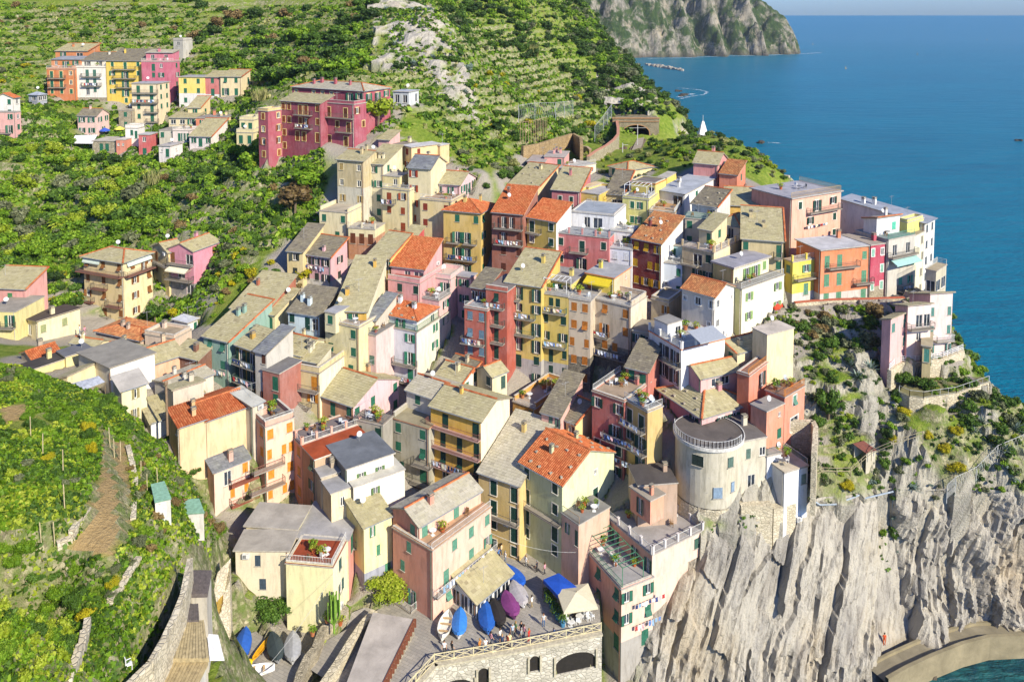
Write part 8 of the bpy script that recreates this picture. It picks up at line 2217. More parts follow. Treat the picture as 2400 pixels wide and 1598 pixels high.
# parasols, planters, tables
def parasol(p, r, h, hexs, label, square=True, group=None):
 root = thing('parasol', label, 'parasol', tuple(map(float, p)), random.random() * .6, group)
 mb, pb = MB(), MB(); n = 4 if square else 8
 rim = [(r * 1.2 * math.cos(2 * math.pi * (i + .5) / n), r * 1.2 * math.sin(2 * math.pi * (i + .5) / n), h - .75) for i in range(n)]
 for i in range(n):
  a, b = rim[i], rim[(i + 1) % n]
  mb.poly([a, b, (0, 0, h)], 0, up=(0, 0, 1)); mb.poly([(a[0], a[1], a[2] - .22), (b[0], b[1], b[2] - .22), b, a], 0, up=(a[0] + b[0], a[1] + b[1], 0))
  mb.poly([(a[0] * .98, a[1] * .98, a[2] - .03), (b[0] * .98, b[1] * .98, b[2] - .03), (0, 0, h - .03)], 0, up=(0, 0, -1))
 pb.bar((0, 0, 0), (0, 0, h + .15), .05, 0, 6); pb.box((0, 0, .06), (.7, .7, .12))
 ob('canopy', mb.mesh('canopy', [plain(hexs, .85, var=.08)]), root); ob('pole', pb.mesh('pole', [plain('8a7a60', .6)]), root)
parasol(B_('32', 590, 950), 2.6, 3.1, 'd8cfb0', 'large square beige parasol over the cafe tables on the square')
def tarp(t, cs, zs, hexs, label):
 p = [B_(t, *c, z) for c, z in zip(cs, zs)]; mb, pb = MB(), MB()
 m_ = sum(p) / len(p) + np.array([0, 0, .25])
 for i in range(len(p)):
  j = (i + 1) % len(p)
  mb.poly([p[i], p[j], m_], 0, up=(0, 0, 1)); mb.poly([p[i] - np.array([0, 0, .03]), p[j] - np.array([0, 0, .03]), m_ - np.array([0, 0, .03])], 0, up=(0, 0, -1))
  e = np.array([0, 0, .45]); mb.poly([p[i], p[j], p[j] - e, p[i] - e], 0)
  pb.bar((p[i][0], p[i][1], PLZ), tuple(p[i]), .06)
 compose('fabric_awning', label, 'awning', [('fabric', mb, [plain(hexs, .7, var=.12)]), ('posts', pb, [plain('7a5a40', .8)])])
tarp('32', [(285, 625), (430, 565), (605, 700), (440, 790)], [15.6, 15.8, 15.6, 15.3], '1f4fb0', 'royal blue fabric awning over the cafe seats on the square')
tarp('22', [(0, 2010), (110, 1940), (110, 1970), (0, 2060)], [17, 17.6, 17, 16.4], 'b8873a', 'ochre wooden shop awning under the yellow house') if 0 else None
def chair_mesh(hexs):
 key = ('chair', hexs)
 if key not in MESH:
  mb = MB(); mb.box((0, 0, .44), (.48, .46, .05)); mb.box((0, .23, .72), (.46, .05, .5))
  for x in (-.2, .2):
   for y in (-.2, .2): mb.box((x, y, .21), (.05, .05, .42))
   mb.box((x * 1.15, 0, .64), (.05, .44, .04))
  MESH[key] = mb.mesh('chair', [plain(hexs, .5)])
 return MESH[key]
def table_mesh(hexs):
 key = ('table', hexs)
 if key not in MESH:
  mb = MB(); mb.lathe((0, 0, .70), [(.5, 0), (.5, .04)], 10); mb.bar((0, 0, 0), (0, 0, .7), .05); mb.box((0, 0, .03), (.5, .5, .05), 0, .5)
  MESH[key] = mb.mesh('table', [plain(hexs, .5)])
 return MESH[key]
def pot_mesh(v):
 key = ('pot', v)
 if key not in MESH:
  lb = [(x * .45, y * .45, .35 + z * .45, r * .5) for x, y, z, r in lobes_for(500 + v, 4)]
  V_, Q_, t_ = leaf_cloud(160, lb, .13, 500 + v); MESH[key] = grid_mesh('pot_plant', V_, Q_, [LM[('lime', 'mid', 'bright')[v % 3]]], dict(tint=t_), smooth=False)
  mb = MB(); mb.lathe((0, 0, 0), [(.16, 0), (.22, .34), (.25, .36), (.25, .4), (.2, .38)], 9); MESH[('potb', v)] = mb.mesh('pot', [plain(('b5623a', '4a8ab0', 'b07048')[v % 3], .8)])
 return MESH[key], MESH[('potb', v)]
def potted(p, label, s=1.0, v=0, group=None):
 root = thing('potted_plant', label, 'potted plant', tuple(map(float, p)), random.random() * 6, group)
 a, b = pot_mesh(v); ob('pot', b, root); ob('foliage', a, root); root.scale = (s, s, s)
def solo(name, me, p, rz, label, cat, group=None):
 o = ob(name, me, None, tuple(map(float, p)), rz, label=label, category=cat)
 if group: o['group'] = group
for i, (x, y) in enumerate([(505, 1050), (560, 1040), (600, 1030), (640, 985), (700, 1000), (735, 985), (480, 990)]):
 solo('cafe_chair', chair_mesh('eeeeea'), B_('32', x, y), i * 1.7, 'white plastic chair at the cafe tables under the beige parasol', 'chair', 'chairs under the beige parasol')
for i, (x, y) in enumerate([(540, 1060), (620, 1010), (690, 975)]):
 solo('cafe_table', table_mesh('e4e2dc'), B_('32', x, y), i, 'white table under the beige parasol on the square', 'table', 'tables under the beige parasol')
for i, (x, y) in enumerate([(320, 800), (340, 835), (365, 880), (395, 940), (420, 990), (465, 1055)]):
 potted(B_('32', x, y), 'bright green plant in a blue planter along the cafe edge', 1.7, 1, 'blue planters along the cafe')
for i, (t, x, y, z) in enumerate([('31', 775, 1045, 13.2), ('31', 832, 950, 13.2), ('31', 535, 1350, 12.0), ('31', 595, 1270, 12.2), ('31', 520, 1140, 14.7), ('31', 655, 1020, 14.7)]):
 potted(B_(t, x, y, z), ('potted plant on the lane next to the cactus', 'terracotta pot by the house door on the lane', 'round potted shrub at the lower end of the lane', 'slim potted plant at the foot of the stone wall', 'yellow flowering plant pot on the stone wall', 'small flower pot on the rough wall beside the cactus')[i], 1.4, i % 3 if i % 3 != 1 else 2)
# people
def person_mesh(key, stride, arm, sit=False):
 if key in MESH: return MESH[key]
 V, E, R = [], [], []
 def add(p, r, par=None):
  V.append(p); R.append(r)
  if par is not None: E.append((par, len(V) - 1))
  return len(V) - 1
 pel = add((0, 0, .95), .15)
 wst = add((0, 0, 1.10), .135, pel); ch = add((0, -.01, 1.32), .16, wst); nk = add((0, 0, 1.47), .065, ch); hd0 = add((0, -.01, 1.56), .085, nk); hd = add((0, -.015, 1.66), .10, hd0); add((0, -.01, 1.73), .075, hd)
 add((0, -.115, 1.63), .018, hd)
 for s in (-1, 1):
  hp = add((s * .10, 0, .90), .105, pel); kn = add((s * .11, -.10 * stride * s - .02, .50), .07, hp); an = add((s * .11, .12 * stride * s, .10), .045, kn); add((s * .12, .12 * stride * s - .16, .04), .04, an)
  sh = add((s * .19, 0, 1.40), .065, ch); el = add((s * .26, .05 + .08 * arm * s, 1.13), .045, sh); wr = add((s * .27, -.10 + .10 * arm * s, .90), .032, el)
  pm_ = add((s * .275, -.13 + .1 * arm * s, .83), .034, wr)
  for i, (dy, ln) in enumerate(((-.035, .075), (-.012, .085), (.012, .08), (.033, .06))):
   a = add((s * .28, -.14 + .1 * arm * s + dy, .79), .011, pm_); add((s * .265, -.145 + .1 * arm * s + dy, .79 - ln), .009, a)
  a = add((s * .25, -.18 + .1 * arm * s, .83), .012, pm_); add((s * .235, -.20 + .1 * arm * s, .79), .010, a)
  add((s * .095, 0, 1.63), .02, hd)
 me = bpy.data.meshes.new('person'); me.from_pydata(V, E, [])
 o = bpy.data.objects.new('tmp', me); COL.objects.link(o)
 md = o.modifiers.new('s', 'SKIN'); md.use_smooth_shade = True
 for i, r in enumerate(R): me.skin_vertices[0].data[i].radius = (r, r)
 me.skin_vertices[0].data[0].use_root = True
 o.modifiers.new('b', 'SUBSURF').levels = 1
 dg = bpy.context.evaluated_depsgraph_get(); dg.update()
 out = bpy.data.meshes.new_from_object(o.evaluated_get(dg))
 bpy.data.objects.remove(o); out.name = 'person'
 out.materials.clear()
 for _ in range(4): out.materials.append(plain('c99a78', .6))
 for p in out.polygons:
  c = p.center
  arm_ = abs(c.x) > .205 and c.z < 1.2
  p.material_index = 3 if c.z < .085 else (2 if c.z < .93 and not arm_ else (1 if c.z < 1.46 and not arm_ else 0))
 MESH[key] = out
 return out
hair_b = MB(); hair_b.lathe((0, .012, 1.60), [(.095, -.05), (.112, .02), (.112, .09), (.085, .15), (.03, .175)], 10)
HAIR = [hair_b.mesh('hair', [plain(h, .7)], smooth=True) for h in ('2c211a', '5a3c22', 'a8844a', '8d8d88')]
PEOPLE = [('31', 1730, 1310, 'person in white shirt and dark trousers at the left end of the railing', 'eeeeea', '33363c'), ('31', 1802, 1312, 'person in black dress walking near the railing corner', '2b2b2e', '2b2b2e'),
    ('31', 2055, 1290, 'person in orange top leaning at the railing', 'c9823a', '5a4a3a'), ('31', 2108, 1285, 'person in white top standing close behind the railing', 'f0efe9', '6a8ab0'),
    ('31', 2160, 1225, 'person in pink shirt behind the railing group', 'd89aa0', '3a4456'), ('31', 2243, 1195, 'person in white shirt walking below the black boat', 'f2f0ea', '4a4a52'),
    ('31', 2262, 1250, 'person in dark blue jacket at the railing', '33415c', '2b2f38'), ('31', 2312, 1245, 'person in red brown top at the railing', '9a4a3a', '6a5a4a'),
    ('32', 182, 885, 'person in white shirt and khaki shorts crossing the square', 'f4f2ee', 'b09a70'), ('32', 290, 1055, 'person in grey top and jeans walking over the square', 'c9c9c4', '4a6a94'),
    ('32', 128, 510, 'person in white near the boats before the porch', 'eeebe4', '8a8a88'), ('32', 228, 560, 'person in dark clothes in the shade of the arcade', '2f3440', '2b2b2b'),
    ('32', 85, 1130, 'person in black at the middle of the railing group', '2b2b2f', '3a3a44'), ('32', 112, 1160, 'person in pink top in the railing group', 'e0a0a8', '5a6a84'),
    ('32', 155, 1195, 'person in red dress at the railing', 'c9382e', 'c9382e'), ('32', 5, 1150, 'person in striped top at the left of the railing group', 'b8c4d0', '7a7a70'),
    ('32', 385, 1150, 'child in blue shirt near the railing', '4a6a9a', '7a6a5a'), ('32', 300, 580, 'person in pink beside the covered arcade', 'd8a0b0', '4a4a50'),
    ('31', 2228, 440, 'person in blue in the alley behind the porch', '4a74b0', '33363c'), ('31', 2290, 470, 'person in white in the alley behind the porch', 'f0ede6', '7a8aa0'), ('31', 2255, 400, 'person in beige further up the alley', 'd8c4a0', '6a6a6a'),
    ('31', 2330, 1240, 'person in pale yellow at the railing beside the red brown top', 'e8dca0', '5a5a60'), ('32', 35, 1130, 'person in green top in the railing group', '6a8a5a', '3a3a40'), ('32', 85, 1190, 'person in grey hat crouching by the railing', '9a9a96', '6a6a66')]
def put_person(p, label, top, leg, i, h=1.0):
 me = person_mesh(('person', i % 3), (0.2, 1.0, -.7)[i % 3], (0.1, 1.0, -.6)[i % 3])
 o = ob('person', me, None, tuple(map(float, p)), i * 2.1, label=label, category='person')
 for si, hx_ in ((1, top), (2, leg), (3, '3a342e')):
  o.material_slots[si].link = 'OBJECT'; o.material_slots[si].material = plain(hx_, .8)
 o.material_slots[0].link = 'OBJECT'; o.material_slots[0].material = plain(('c99a78', 'd8ab88', 'b98a66')[i % 3], .6)
 ob('hair', HAIR[i % 4], o); o.scale = (h, h, h)
for i, (t, x, y, lab, top, leg) in enumerate(PEOPLE): put_person(B_(t, x, y), lab, top, leg, i, .68 if 'child' in lab else 1.0)
put_person(PZ(*T('10', 732, 1500), 30.0), 'person in white walking in the street beside the cream and pink house', 'eeeeea', '8a9ab0', 1)
put_person(PZ(*T('10', 778, 1510), 30.0), 'person in pink dress in the street beside the cream and pink house', 'd89aa8', 'd89aa8', 2)
put_person(PZ(*T('33', 1068, 1225), 2.8), 'person in orange oilskins on the harbour path', 'd8501c', 'd8601c', 0)
# terrace furniture and laundry, house by house
CLOTH = ['f2f2f0', 'dfe6f0', '3a4a7a', '2c3a66', 'c9d4e8', 'b03a3a', 'e8e8e4', '6a86b8', 'd8b0b0', '4a4a52', 'f0e8c8', '88a8c0']
def laundry(a, b, z, label, n=None, drop=(.45, .95)):
 root = thing('laundry_line', label, 'laundry', (float((a[0] + b[0]) / 2), float((a[1] + b[1]) / 2), float(z)))
 o0 = tuple(root.location); a, b = np.array([a[0], a[1], z], float), np.array([b[0], b[1], z], float)
 ln = np.linalg.norm(b - a) + 1e-6; n = n or max(3, int(ln / .55))
 lb = MB(); lb.bar(a, b, .012); ob('line', lb.mesh('line', [plain('c9c9c4', .6)], o0), root)
 for i in range(n):
  f0 = (i + .08 + .1 * random.random()) / n; f1 = f0 + (.6 + .25 * random.random()) / n
  p, q = a + (b - a) * f0, a + (b - a) * f1; h = random.uniform(*drop); cb = MB()
  side = np.array([-(b - a)[1], (b - a)[0], 0]) / ln * random.uniform(-.1, .1)
  m0, m1 = p - np.array([0, 0, h * .5]) + side, q - np.array([0, 0, h * .5]) - side
  e0, e1_ = p - np.array([0, 0, h]) - side, q - np.array([0, 0, h]) + side * 1.3
  cb.poly([p, q, m1, m0], 0); cb.poly([m0, m1, e1_, e0], 0)
  ob('garment', cb.mesh('garment', [plain(random.choice(CLOTH), .9, var=.1)], o0), root)
def short(label, n=8):
 w_ = label.split()[:n]
 while w_ and w_[-1] in ('with', 'and', 'of', 'the', 'a', 'in', 'at', 'its', 'on', 'between', 'beside', 'below', 'above', 'under', 'left', 'right', 'by', 'to', 'behind', 'cut', 'two', 'long', 'from'): w_.pop()
 return ' '.join(w_)
rr = random.Random(44)
for (name, label, cat, group, bl) in HOUSES:
 sl = short(label); cnt = {}
 force = 'laundry' in label
 for k in bl:
  if k['roof'] == 'flat' and k['rail'] and k['la'] > 2.5 and k['lc'] > 2.5:
   zt = k['z'] + k.get('thick', .18); got = 0
   for tr_ in range(14):
    s, t_ = rr.uniform(.18, .82), rr.uniform(.12, .8); q = k['B2'] + k['e1'] * k['la'] * s + k['e2'] * k['lc'] * t_
    if any(o is not k and o['z'] > k['z'] + .3 and inside([tuple((p - (o['poly'][0] + o['poly'][2]) / 2) * 1.15 + (o['poly'][0] + o['poly'][2]) / 2) for p in o['poly']], *q) for o in bl): continue
    kind = ('table', 'chair', 'plant', 'chair', 'plant', 'lounger', 'plant')[got % 7]; got += 1
    i = cnt[kind] = cnt.get(kind, 0) + 1
    p3 = (q[0], q[1], zt + .004)
    wh = rr.choice(('eeeeea', 'eeeeea', '8a6a48', '6a6a6a'))
    cw_ = {'eeeeea': 'white', '8a6a48': 'wooden', '6a6a6a': 'grey'}[wh]
    if kind == 'table': solo('terrace_table', table_mesh(wh), p3, rr.random() * 3, f'{cw_} table on roof terrace of {sl}', 'table', f'{cw_} tables, {sl}')
    elif kind == 'chair': solo('terrace_chair', chair_mesh(wh), p3, rr.random() * 6, f'{cw_} chair on roof terrace of {sl}', 'chair', f'{cw_} chairs, {sl}')
    elif kind == 'plant': potted(p3, f'potted plant on roof terrace of {sl}', rr.uniform(1.0, 1.8), 0 if i % 2 else 2, f'pots, {sl}')
    else: solo('sun_chair', chair_mesh('c9d4dc'), p3, rr.random() * 6, f'pale blue chair on roof terrace of {sl}', 'chair', f'sun chairs, {sl}')
    if got >= (7 if k['Y'] < 135 else 4): break
  for bi, b in enumerate(k['bal']):
   if not (force and bi < 3 or rr.random() < .22): continue
   face, r, f0, f1 = b[:4]; dp = b[4] if len(b) > 4 else 1.0
   P0, d, n, ln = (k['poly'][0], -k['e1'], -k['e2'], k['la']) if face == 'L' else (k['B2'], k['e2'], -k['e1'], k['lc'])
   zf = k['z'] - k['st'] * (r + 1) + .1 + .95
   if zf < ground(*(P0 + d * ln * .5)) + .8: continue
   i = cnt['l'] = cnt.get('l', 0) + 1
   a, e = P0 + d * (ln * (f0 + .08 * (f1 - f0))) + n * (dp + .02), P0 + d * (ln * (f1 - .1 * (f1 - f0))) + n * (dp + .02)
   laundry(a, e, zf, f'{"" if bl.index(k) == 0 else "further "}laundry hanging on {("top", "second", "third", "fourth", "fifth")[min(r, 4)]} storey balcony of {sl}')
def face_line(label_part, bi, face, r, f0, f1, off, lab, dz=0.0, **kw):
 for (name, label, cat, group, bl) in HOUSES:
  if label_part in label:
   k = bl[bi]; P0, d, n, ln = (k['poly'][0], -k['e1'], -k['e2'], k['la']) if face == 'L' else (k['B2'], k['e2'], -k['e1'], k['lc'])
   laundry(P0 + d * ln * f0 + n * off, P0 + d * ln * f1 + n * off, k['z'] - k['st'] * (r + 1) + .9 + dz, lab, **kw)
   return
face_line('line of laundry', 0, 'L', 0, .05, .8, .35, 'row of dark and red clothes under the top windows of the pink slate house', n=9)
face_line('peach house on the cliff', 1, 'R', 0, .35, 1.3, .5, 'dark blue clothes on a rack below the top windows of the peach cliff house', n=9, dz=-.3)
face_line('peach house on the cliff', 1, 'R', 1, .35, 1.2, .5, 'white sheets and shirts drying low on the peach cliff house', n=8, dz=-.2)
face_line('faded red house', 0, 'L', 1, .3, .95, .5, 'few clothes on a line across the faded red wall', n=6)
face_line('faded red house', 0, 'L', 2, .75, 1.4, .5, 'patterned cloth and white shirts on the lower line of the faded red house', n=6)
face_line('peach house with roof garden', 0, 'R', 1, .25, .7, .4, 'small coloured clothes on a line below the peach roof garden house', n=9, drop=(.3, .6))
face_line('sea green house', 0, 'L', 1, .1, .9, .4, 'white and blue clothes on the sea green house', n=9)
# walls, fences and small buildings on the cliff slope
ter_z = 31.6
mb, tp_ = slab('23', [(1205, 462), (1300, 505), (1430, 520), (1730, 475), (2030, 372), (1960, 325), (1750, 350), (1500, 330), (1260, 390)], ter_z, 5, None, 26)
gt, _ = compose('garden_terrace', 'curved walled garden terrace on the cliff below the pale pink house', 'terrace', [('terrace', mb, [membrane('7f7a52'), STONES['cliff']()])])
rl = MB(); railing(rl, [tuple(p) for p in tp_[:5]], 1.0, 0, 1.4, .03)
ob('railing', rl.mesh('railing', [plain('c9c9c2', .5)], tuple(gt.location)), gt)
mb, _ = slab('23', [(1725, 360), (1850, 318), (1970, 380), (1850, 420)], ter_z + .05, .05, None)
ob('paved_floor', mb.mesh('floor', [plain('8a8078', .9), plain('8a8078', .9)], tuple(gt.location)), gt)
up_ = px_line('23', [(1115, 262), (1165, 215), (1215, 190), (1400, 185), (1600, 155), (1790, 80)], 34.2)
wr_, _ = wall_line('terrace_wall', 'rough stone terrace wall with white railing under the pale pink cliff house', up_, 4.5, .6, STONES['cliff']())
rl = MB()
for a, b in zip(up_[:-1], up_[1:]):
 for h in (.35, .65, .95): rl.bar(a + np.array([0, 0, h]), b + np.array([0, 0, h]), .05)
 for f in np.linspace(0, 1, 5): q = a + (b - a) * f; rl.bar(q, q + np.array([0, 0, 1.0]), .05)
ob('railing', rl.mesh('railing', [plain('e9e9e6', .5)], tuple(wr_.location)), wr_)
wall_line('promenade_wall', 'low wall with terracotta coping in front of the sea front row', px_line('13', [(245, 1212), (430, 1195), (650, 1182), (900, 1178), (1250, 1165)], 39.2), 6, .5, STONES['cliff'](), plain('b8654a', .9))
wall_line('terrace_wall', 'stone terrace wall below the clifftop gardens', [PZ(u, v, 50.5) for u, v in ((1755, 412), (1800, 405), (1850, 412))], 7, .8, STONES['cliff']())
wall_line('terrace_wall', 'long low stone wall in the clifftop vegetable garden', [PZ(u, v, 51.5) for u, v in ((1530, 362), (1600, 360), (1660, 362), (1700, 372))], 4, .6, STONES['terrace']())
wall_line('terrace_wall', 'stone wall under the bank right of the cream blank house', [PZ(u, v, 33.5) for u, v in ((1870, 850), (1930, 835), (1965, 818))], 4, .6, STONES['cliff']())
wall_line('terrace_wall', 'pale masonry wall behind the salmon cliff house', [PZ(u, v, 30.0) for u, v in ((1842, 985), (1905, 985), (1912, 1000), (1908, 1060))], 9, .7, STONES['cliff']())
def fence(name, label, pts, h, gap, hexs, bars=2, net=False, off=0.0):
 root = thing(name, label, 'fence', tuple(map(float, pts[0]))); o0 = tuple(root.location); m = plain(hexs, .7)
 P_ = polyline([np.array(p) for p in pts], gap)
 for i, p in enumerate(P_):
  g = ground(p[0], p[1]); p[2] = max(p[2], g)
 for i, p in enumerate(P_):
  mb = MB(); mb.bar((0, 0, -.6), (0, 0, h), .06, 0, 5)
  key = ('fpost', hexs, h)
  if key not in MESH: MESH[key] = mb.mesh('post', [m])
  ob('post', MESH[key], root, Vector(p) - root.location)
 rb = MB()
 for a, b in zip(P_[:-1], P_[1:]):
  for j in range(bars):
   z_ = h * (1 - .45 * j); rb.bar(a + np.array([0, 0, z_]), b + np.array([0, 0, z_]), .045)
  if net:
   n = 9
   for i in range(n):
    f0, f1 = i / n, (i + 1) / n
    for (x, y) in ((0, h), (h, 0)): rb.bar(a + (b - a) * f0 + np.array([0, 0, x]), a + (b - a) * f1 + np.array([0, 0, y]), .018, 0, 3)
 ob('rails' if not net else 'netting', rb.mesh('rails', [m], o0), root)
fence('path_fence', 'weathered wooden rail fence climbing along the cliff path', [PZ(*T('23', x, y), z) for x, y, z in ((355, 1390, 20.3), (500, 1315, 21), (760, 1225, 22.5), (950, 1062, 25), (1150, 978, 27), (1420, 892, 28.6))], 1.1, 1.9, 'b5a888')
fence('rockfall_net', 'silver rockfall netting on posts along the cliff top', [PZ(*T('23', x, y), z) for x, y, z in ((1640, 1450, 19.5), (1720, 1378, 20.5), (2100, 1190, 22.5), (2400, 1060, 24))], 2.2, 3.0, 'bdbdb6', 1, True)
fence('hill_net', 'grey netting stretched on posts on the slope left of the railway', [PZ(*T('02', x, y), z) for x, y, z in ((60, 1110, 62), (210, 1085, 62), (400, 1080, 62), (560, 1060, 61.5))], 4.0, 4.0, 'b5b8b8', 1, True)
fence('hill_net', 'grey netting on leaning posts above the railway path', [PZ(*T('02', x, y), z) for x, y, z in ((760, 1280, 56), (840, 1180, 58), (915, 1070, 60))], 3.5, 4.0, 'b5b8b8', 1, True)
fence('bean_poles', 'row of tall wooden poles on the terrace by the station wall', [PZ(*T('02', x, y), 58) for x, y in ((75, 1310), (200, 1290), (320, 1250))], 5.0, 0.9, 'b89a78', 1)
fence('hill_net', 'pale netting across the upper slope right of the rock spur', [PZ(*T('01', x, y), z) for x, y, z in ((1830, 190, 82), (1980, 200, 82), (2140, 170, 82))], 4.0, 5.0, 'a8acae', 1, True)
def hut():
 hz = settle('23', ((780, 940), (905, 1030), (1003, 1000), (880, 912)), 26, 2.0)
 p = [PZ(*T('23', *c), z) for c, z in (((780, 940), hz + .5), ((905, 1030), hz - .3), ((1003, 1000), hz - .3), ((880, 912), hz + .5))]
 mb, wl = MB(), MB(); n = 12
 for i in range(n):
  f0, f1, fm = i / n, (i + 1) / n, (i + .5) / n
  for (x, y, ux, uy) in ((f0, fm, 0, .06), (fm, f1, .06, 0)):
   a, b = p[0] + (p[3] - p[0]) * x, p[0] + (p[3] - p[0]) * y; c, d = p[1] + (p[2] - p[1]) * x, p[1] + (p[2] - p[1]) * y
   mb.poly([a + np.array([0, 0, ux]), b + np.array([0, 0, uy]), d + np.array([0, 0, uy]), c + np.array([0, 0, ux])], 0, up=(0, 0, 1))
 c_ = sum(p) / 4; q = [c_ + (x - c_) * .88 for x in p]
 for i in range(4):
  j = (i + 1) % 4
  if i == 0: continue
  m_ = (q[i] + q[j]) / 2 - c_
  wl.poly([q[i], q[j], (q[j][0], q[j][1], hz - 3.5), (q[i][0], q[i][1], hz - 3.5)], 0, up=(m_[0], m_[1], 0))
 compose('garden_hut', 'small open hut with red brown corrugated roof on the cliff slope', 'hut', [('corrugated_roof', mb, [plain('7d4a3c', .7)]), ('wall', wl, [stucco('d0c4a4', .7)])])
hut()
pp = MB(); pts = [PZ(*T('23', x, y), z) for x, y, z in ((380, 1552, 18.8), (480, 1500, 19.5), (620, 1495, 19.6), (840, 1410, 20.2), (890, 1440, 20), (1150, 1378, 20.8))]
for a, b in zip(pts[:-1], pts[1:]): pp.bar((*a[:2], max(a[2], ground(*a[:2]) + .3)), (*b[:2], max(b[2], ground(*b[:2]) + .3)), .12, 0, 6)
compose('drain_pipe', 'grey pipe running along the top of the bare cliff', 'pipe', [('pipe', pp, [plain('a9b4bd', .5)])])
solo('garden_chair', chair_mesh('f4f4f2'), np.array([*spot(302, 1572)[:2], spot(302, 1572)[2]]), 2.2, 'white plastic garden chair on the grass in the lower left foreground', 'chair')
for i, (u, v) in enumerate([(330, 1120), (345, 1150), (370, 1140), (258, 1040), (268, 1065), (282, 1070), (100, 1060), (148, 1110), (152, 1200), (98, 1290), (130, 1310), (72, 1022)]):
 p = spot(u, v); mb = MB(); mb.bar((0, 0, -.3), (.05, .05, 2.2), .045, 0, 5)
 if 'stake' not in MESH: MESH['stake'] = mb.mesh('stake', [plain('c4b48c', .9)])
 solo('garden_stake', MESH['stake'], p, i, 'thin wooden stake standing in the foreground garden', 'stake', 'stakes in the foreground garden')
p = PZ(*T('20', 1540, 860), 31); fb = MB(); fb.bar(tuple(p), (p[0], p[1], p[2] + 7.2), .16, 0, 8); fb.lathe((p[0], p[1], p[2] + 7.2), [(.16, 0), (.3, .15), (.3, .5), (.12, .65)], 8)
compose('flue_pipe', 'tall rusty metal flue rising beside the white walled house', 'flue', [('pipe', fb, [plain('8f7a62', .5)])])
mb, _ = slab('20', [(605, 400), (905, 315), (965, 370), (690, 475)], [37.2, 37.2, 36.4, 36.4], .06, None)
pb = MB()
for q in ((690, 475), (965, 370)):
 a = PZ(*T('20', *q), 36.4); pb.bar((a[0], a[1], 32), tuple(a), .06)
compose('tin_roof', 'silver corrugated lean-to roof beside the cream and white farmhouse', 'lean-to', [('sheet', mb, [plain('b8bcc4', .4, metal=.3), plain('a0a4aa', .5)]), ('posts', pb, [plain('8a7a60', .8)])])
for (x, y, c, lab) in ((965, 1250, '3a5ab8', 'blue parasol on the hamlet restaurant terrace'), (925, 1195, '3050a8', 'second blue parasol close to the pale pink cottage'), (1100, 1235, 'e0d860', 'yellow parasol on the hamlet restaurant terrace'), (1040, 1215, '2f6a58', 'dark green parasol on the hamlet restaurant terrace')):
 parasol(PZ(*T('00', x, y), 54.6), 1.2, 2.4, c, lab, False)
mb, _ = slab('00', [(690, 1245), (895, 1240), (850, 1320), (655, 1318)], [56.2, 56.2, 54.8, 54.8], .06, None)
pb = MB()
for q in ((850, 1320), (655, 1318)): a = PZ(*T('00', *q), 54.8); pb.bar((a[0], a[1], 51.5), tuple(a), .06)
compose('awning', 'large white awning of the hamlet restaurant', 'awning', [('fabric', mb, [plain('f3efe6', .8), plain('e4e0d6', .8)]), ('posts', pb, [plain('8f8f8a', .6)])])
# on the water
for i, (u, v, lab) in enumerate([(1982, 162, 'nearest yellow spar buoy on the open sea'), (2150, 129, 'yellow spar buoy in the middle of the open sea'), (1905, 105, 'yellow spar buoy just right of the headland tip'), (2313, 95, 'farthest yellow spar buoy near the right edge')]):
 p = PZ(u, v, 0); bb = MB(); s = p[1] / 1295.0
 bb.lathe((p[0], p[1], -.5), [(.9, 0), (1.1, .8), (.7, 1.5), (.3, 1.7), (.22, 4.2), (.5, 4.3), (.1, 5.0)], 8)
 compose('spar_buoy', lab, 'buoy', [('float', bb, [plain('d8b040', .5)])])
bw = MB(); rr2 = random.Random(5)
for i in range(150):
 f = rr2.random(); c = PZ(1515 + 85 * f, 153 + 13 * f + rr2.uniform(-1.2, 1.2), 0)
 s = rr2.uniform(2.5, 5); bw.box((c[0], c[1], rr2.uniform(0, 3.2) * (1 - abs(f - .5))), (s, s * .8, s * .7), 0, rr2.random() * 3)
o = ob('breakwater_rocks', bw.mesh('rocks', [plain('b0a898', .95)]), None, kind='stuff')
def foam_mat():
 m, nt, bs, N, L = nodes_mat('foam'); g = N('ShaderNodeNewGeometry').outputs['Position']
 n1 = noise_tex(N, L, g, .45, 5, .7, .8); bs.inputs['Base Color'].default_value = (.75, .8, .82, 1); bs.inputs['Roughness'].default_value = .8
 L(ramp(N, L, n1.outputs[0], [(.46, 0.0), (.58, .9)]).outputs[0], bs.inputs['Alpha'])
 return m
FOAM = foam_mat(); fb = MB()
def foam_strip(pts, w_):
 P_ = polyline([PZ(u, v, 0.06) for u, v in pts], 4.0)
 for i in range(len(P_) - 1):
  d = (P_[i + 1] - P_[i])[:2]; d = d / (np.linalg.norm(d) + 1e-9); n = np.array([-d[1], d[0], 0]) if 0 else np.array([-d[1], d[0]])
  a, b = w_ * (.6 + .4 * math.sin(i * 1.7)), w_ * (.6 + .4 * math.sin((i + 1) * 1.7))
  fb.poly([(*(P_[i][:2] - n * a), .06), (*(P_[i][:2] + n * a), .06), (*(P_[i + 1][:2] + n * b), .06), (*(P_[i + 1][:2] - n * b), .06)], 0, up=(0, 0, 1))
foam_strip([(1520, 138), (1600, 136), (1700, 132), (1800, 130), (1893, 126), (1925, 124)], 7)
foam_strip([(1595, 232), (1620, 226), (1650, 222), (1658, 216), (1640, 211), (1610, 208), (1585, 206)], 2.2)
foam_strip([(1590, 228), (1610, 222), (1630, 220)], 4)
foam_strip([(1800, 334), (1830, 336)], 1.2)
ob('surf_foam', fb.mesh('foam', [FOAM]), None, kind='stuff')
rk = MB()
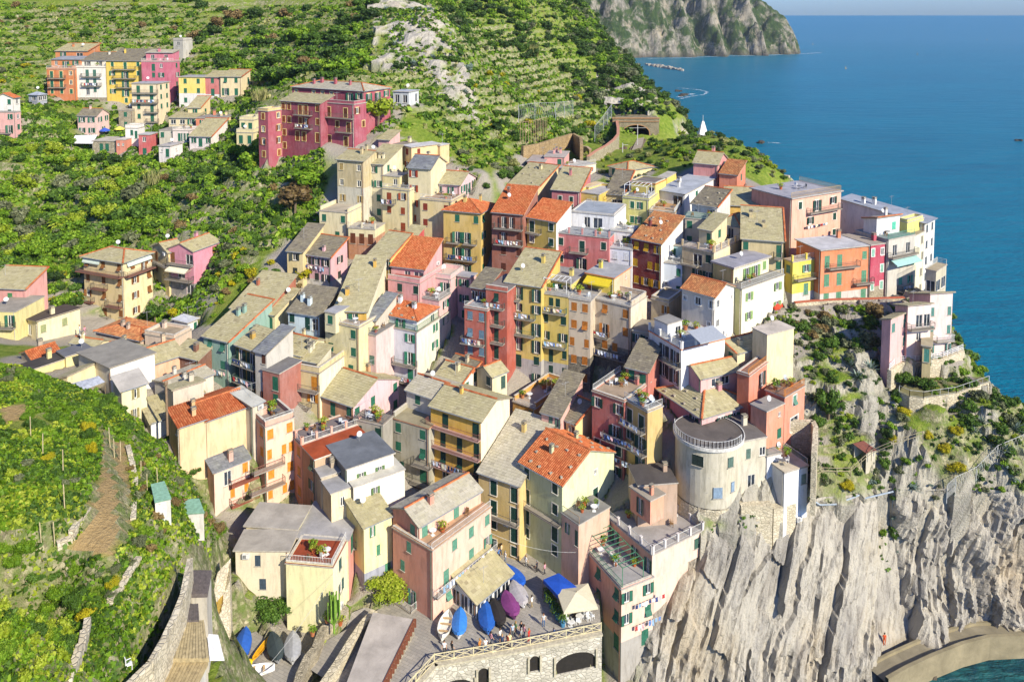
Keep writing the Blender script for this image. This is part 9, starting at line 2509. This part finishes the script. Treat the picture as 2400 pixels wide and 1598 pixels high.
for (u, v, s) in ((1605, 224, 6), (1598, 226, 4), (2385, 330, 3), (1785, 336, 4), (1590, 215, 5)):
 c = PZ(u, v, 0)
 for i in range(5): rk.box((c[0] + rr2.uniform(-s, s) * .5, c[1] + rr2.uniform(-s, s) * .5, rr2.uniform(-.5, s * .25)), (s * .7, s * .6, s * .5), 0, rr2.random() * 3)
ob('shore_rocks', rk.mesh('rocks', [plain('4d463c', .9)]), None, kind='stuff')
for (t0, a, z0, t1, b, z1, lab) in (('21', (2140, 1750), 21, '32', (600, 375), 18, 'thin cable sagging across the alley to the peach cliff house'), ('30', (2380, 1500), 16, '31', (720, 560), 21, 'thin pale cable from the slipway up to the cream villa')):
 p, q = PZ(*T(t0, *a), z0), PZ(*T(t1, *b), z1); wb = MB(); pr = p
 for i in range(1, 11):
  f = i / 10; c = p + (q - p) * f - np.array([0, 0, 4 * f * (1 - f) * .8]); wb.bar(pr, c, .02, 0, 3); pr = c
 compose('overhead_cable', lab, 'cable', [('cable', wb, [plain('d8d8d2', .6)])])
for pts, lab in (([(208, 1195), (168, 1260), (135, 1312)], 'pale dry stone wall left of the bare garden plot'), ([(325, 1308), (295, 1370), (258, 1432)], 'pale dry stone wall below the bare garden plot'),
      ([(206, 1470), (188, 1530), (160, 1596)], 'pale dry stone wall near the lower left corner'), ([(300, 1050), (318, 1130), (312, 1220)], 'low dry stone wall right of the bare garden plot')):
 q = [spot(u, v) + np.array([0, 0, .45]) for u, v in pts]
 wall_line('dry_stone_wall', lab, q, 1.9, .5, STONES['cliff']())
# thin sea haze over the distance
hb_ = MB(); hb_.box((500, 1270, 130), (2300, 2700, 292))
hm = bpy.data.materials.new('haze'); hm.use_nodes = True
hn_ = hm.node_tree.nodes; hn_.clear()
hv = hn_.new('ShaderNodeVolumePrincipled'); ho = hn_.new('ShaderNodeOutputMaterial')
hv.inputs['Color'].default_value = (0.80, 0.91, 1.0, 1); hv.inputs['Density'].default_value = 0.00006; hv.inputs['Anisotropy'].default_value = 0.2
hm.node_tree.links.new(hv.outputs[0], ho.inputs['Volume'])
ob('haze', hb_.mesh('haze', [hm]), None, kind='stuff')
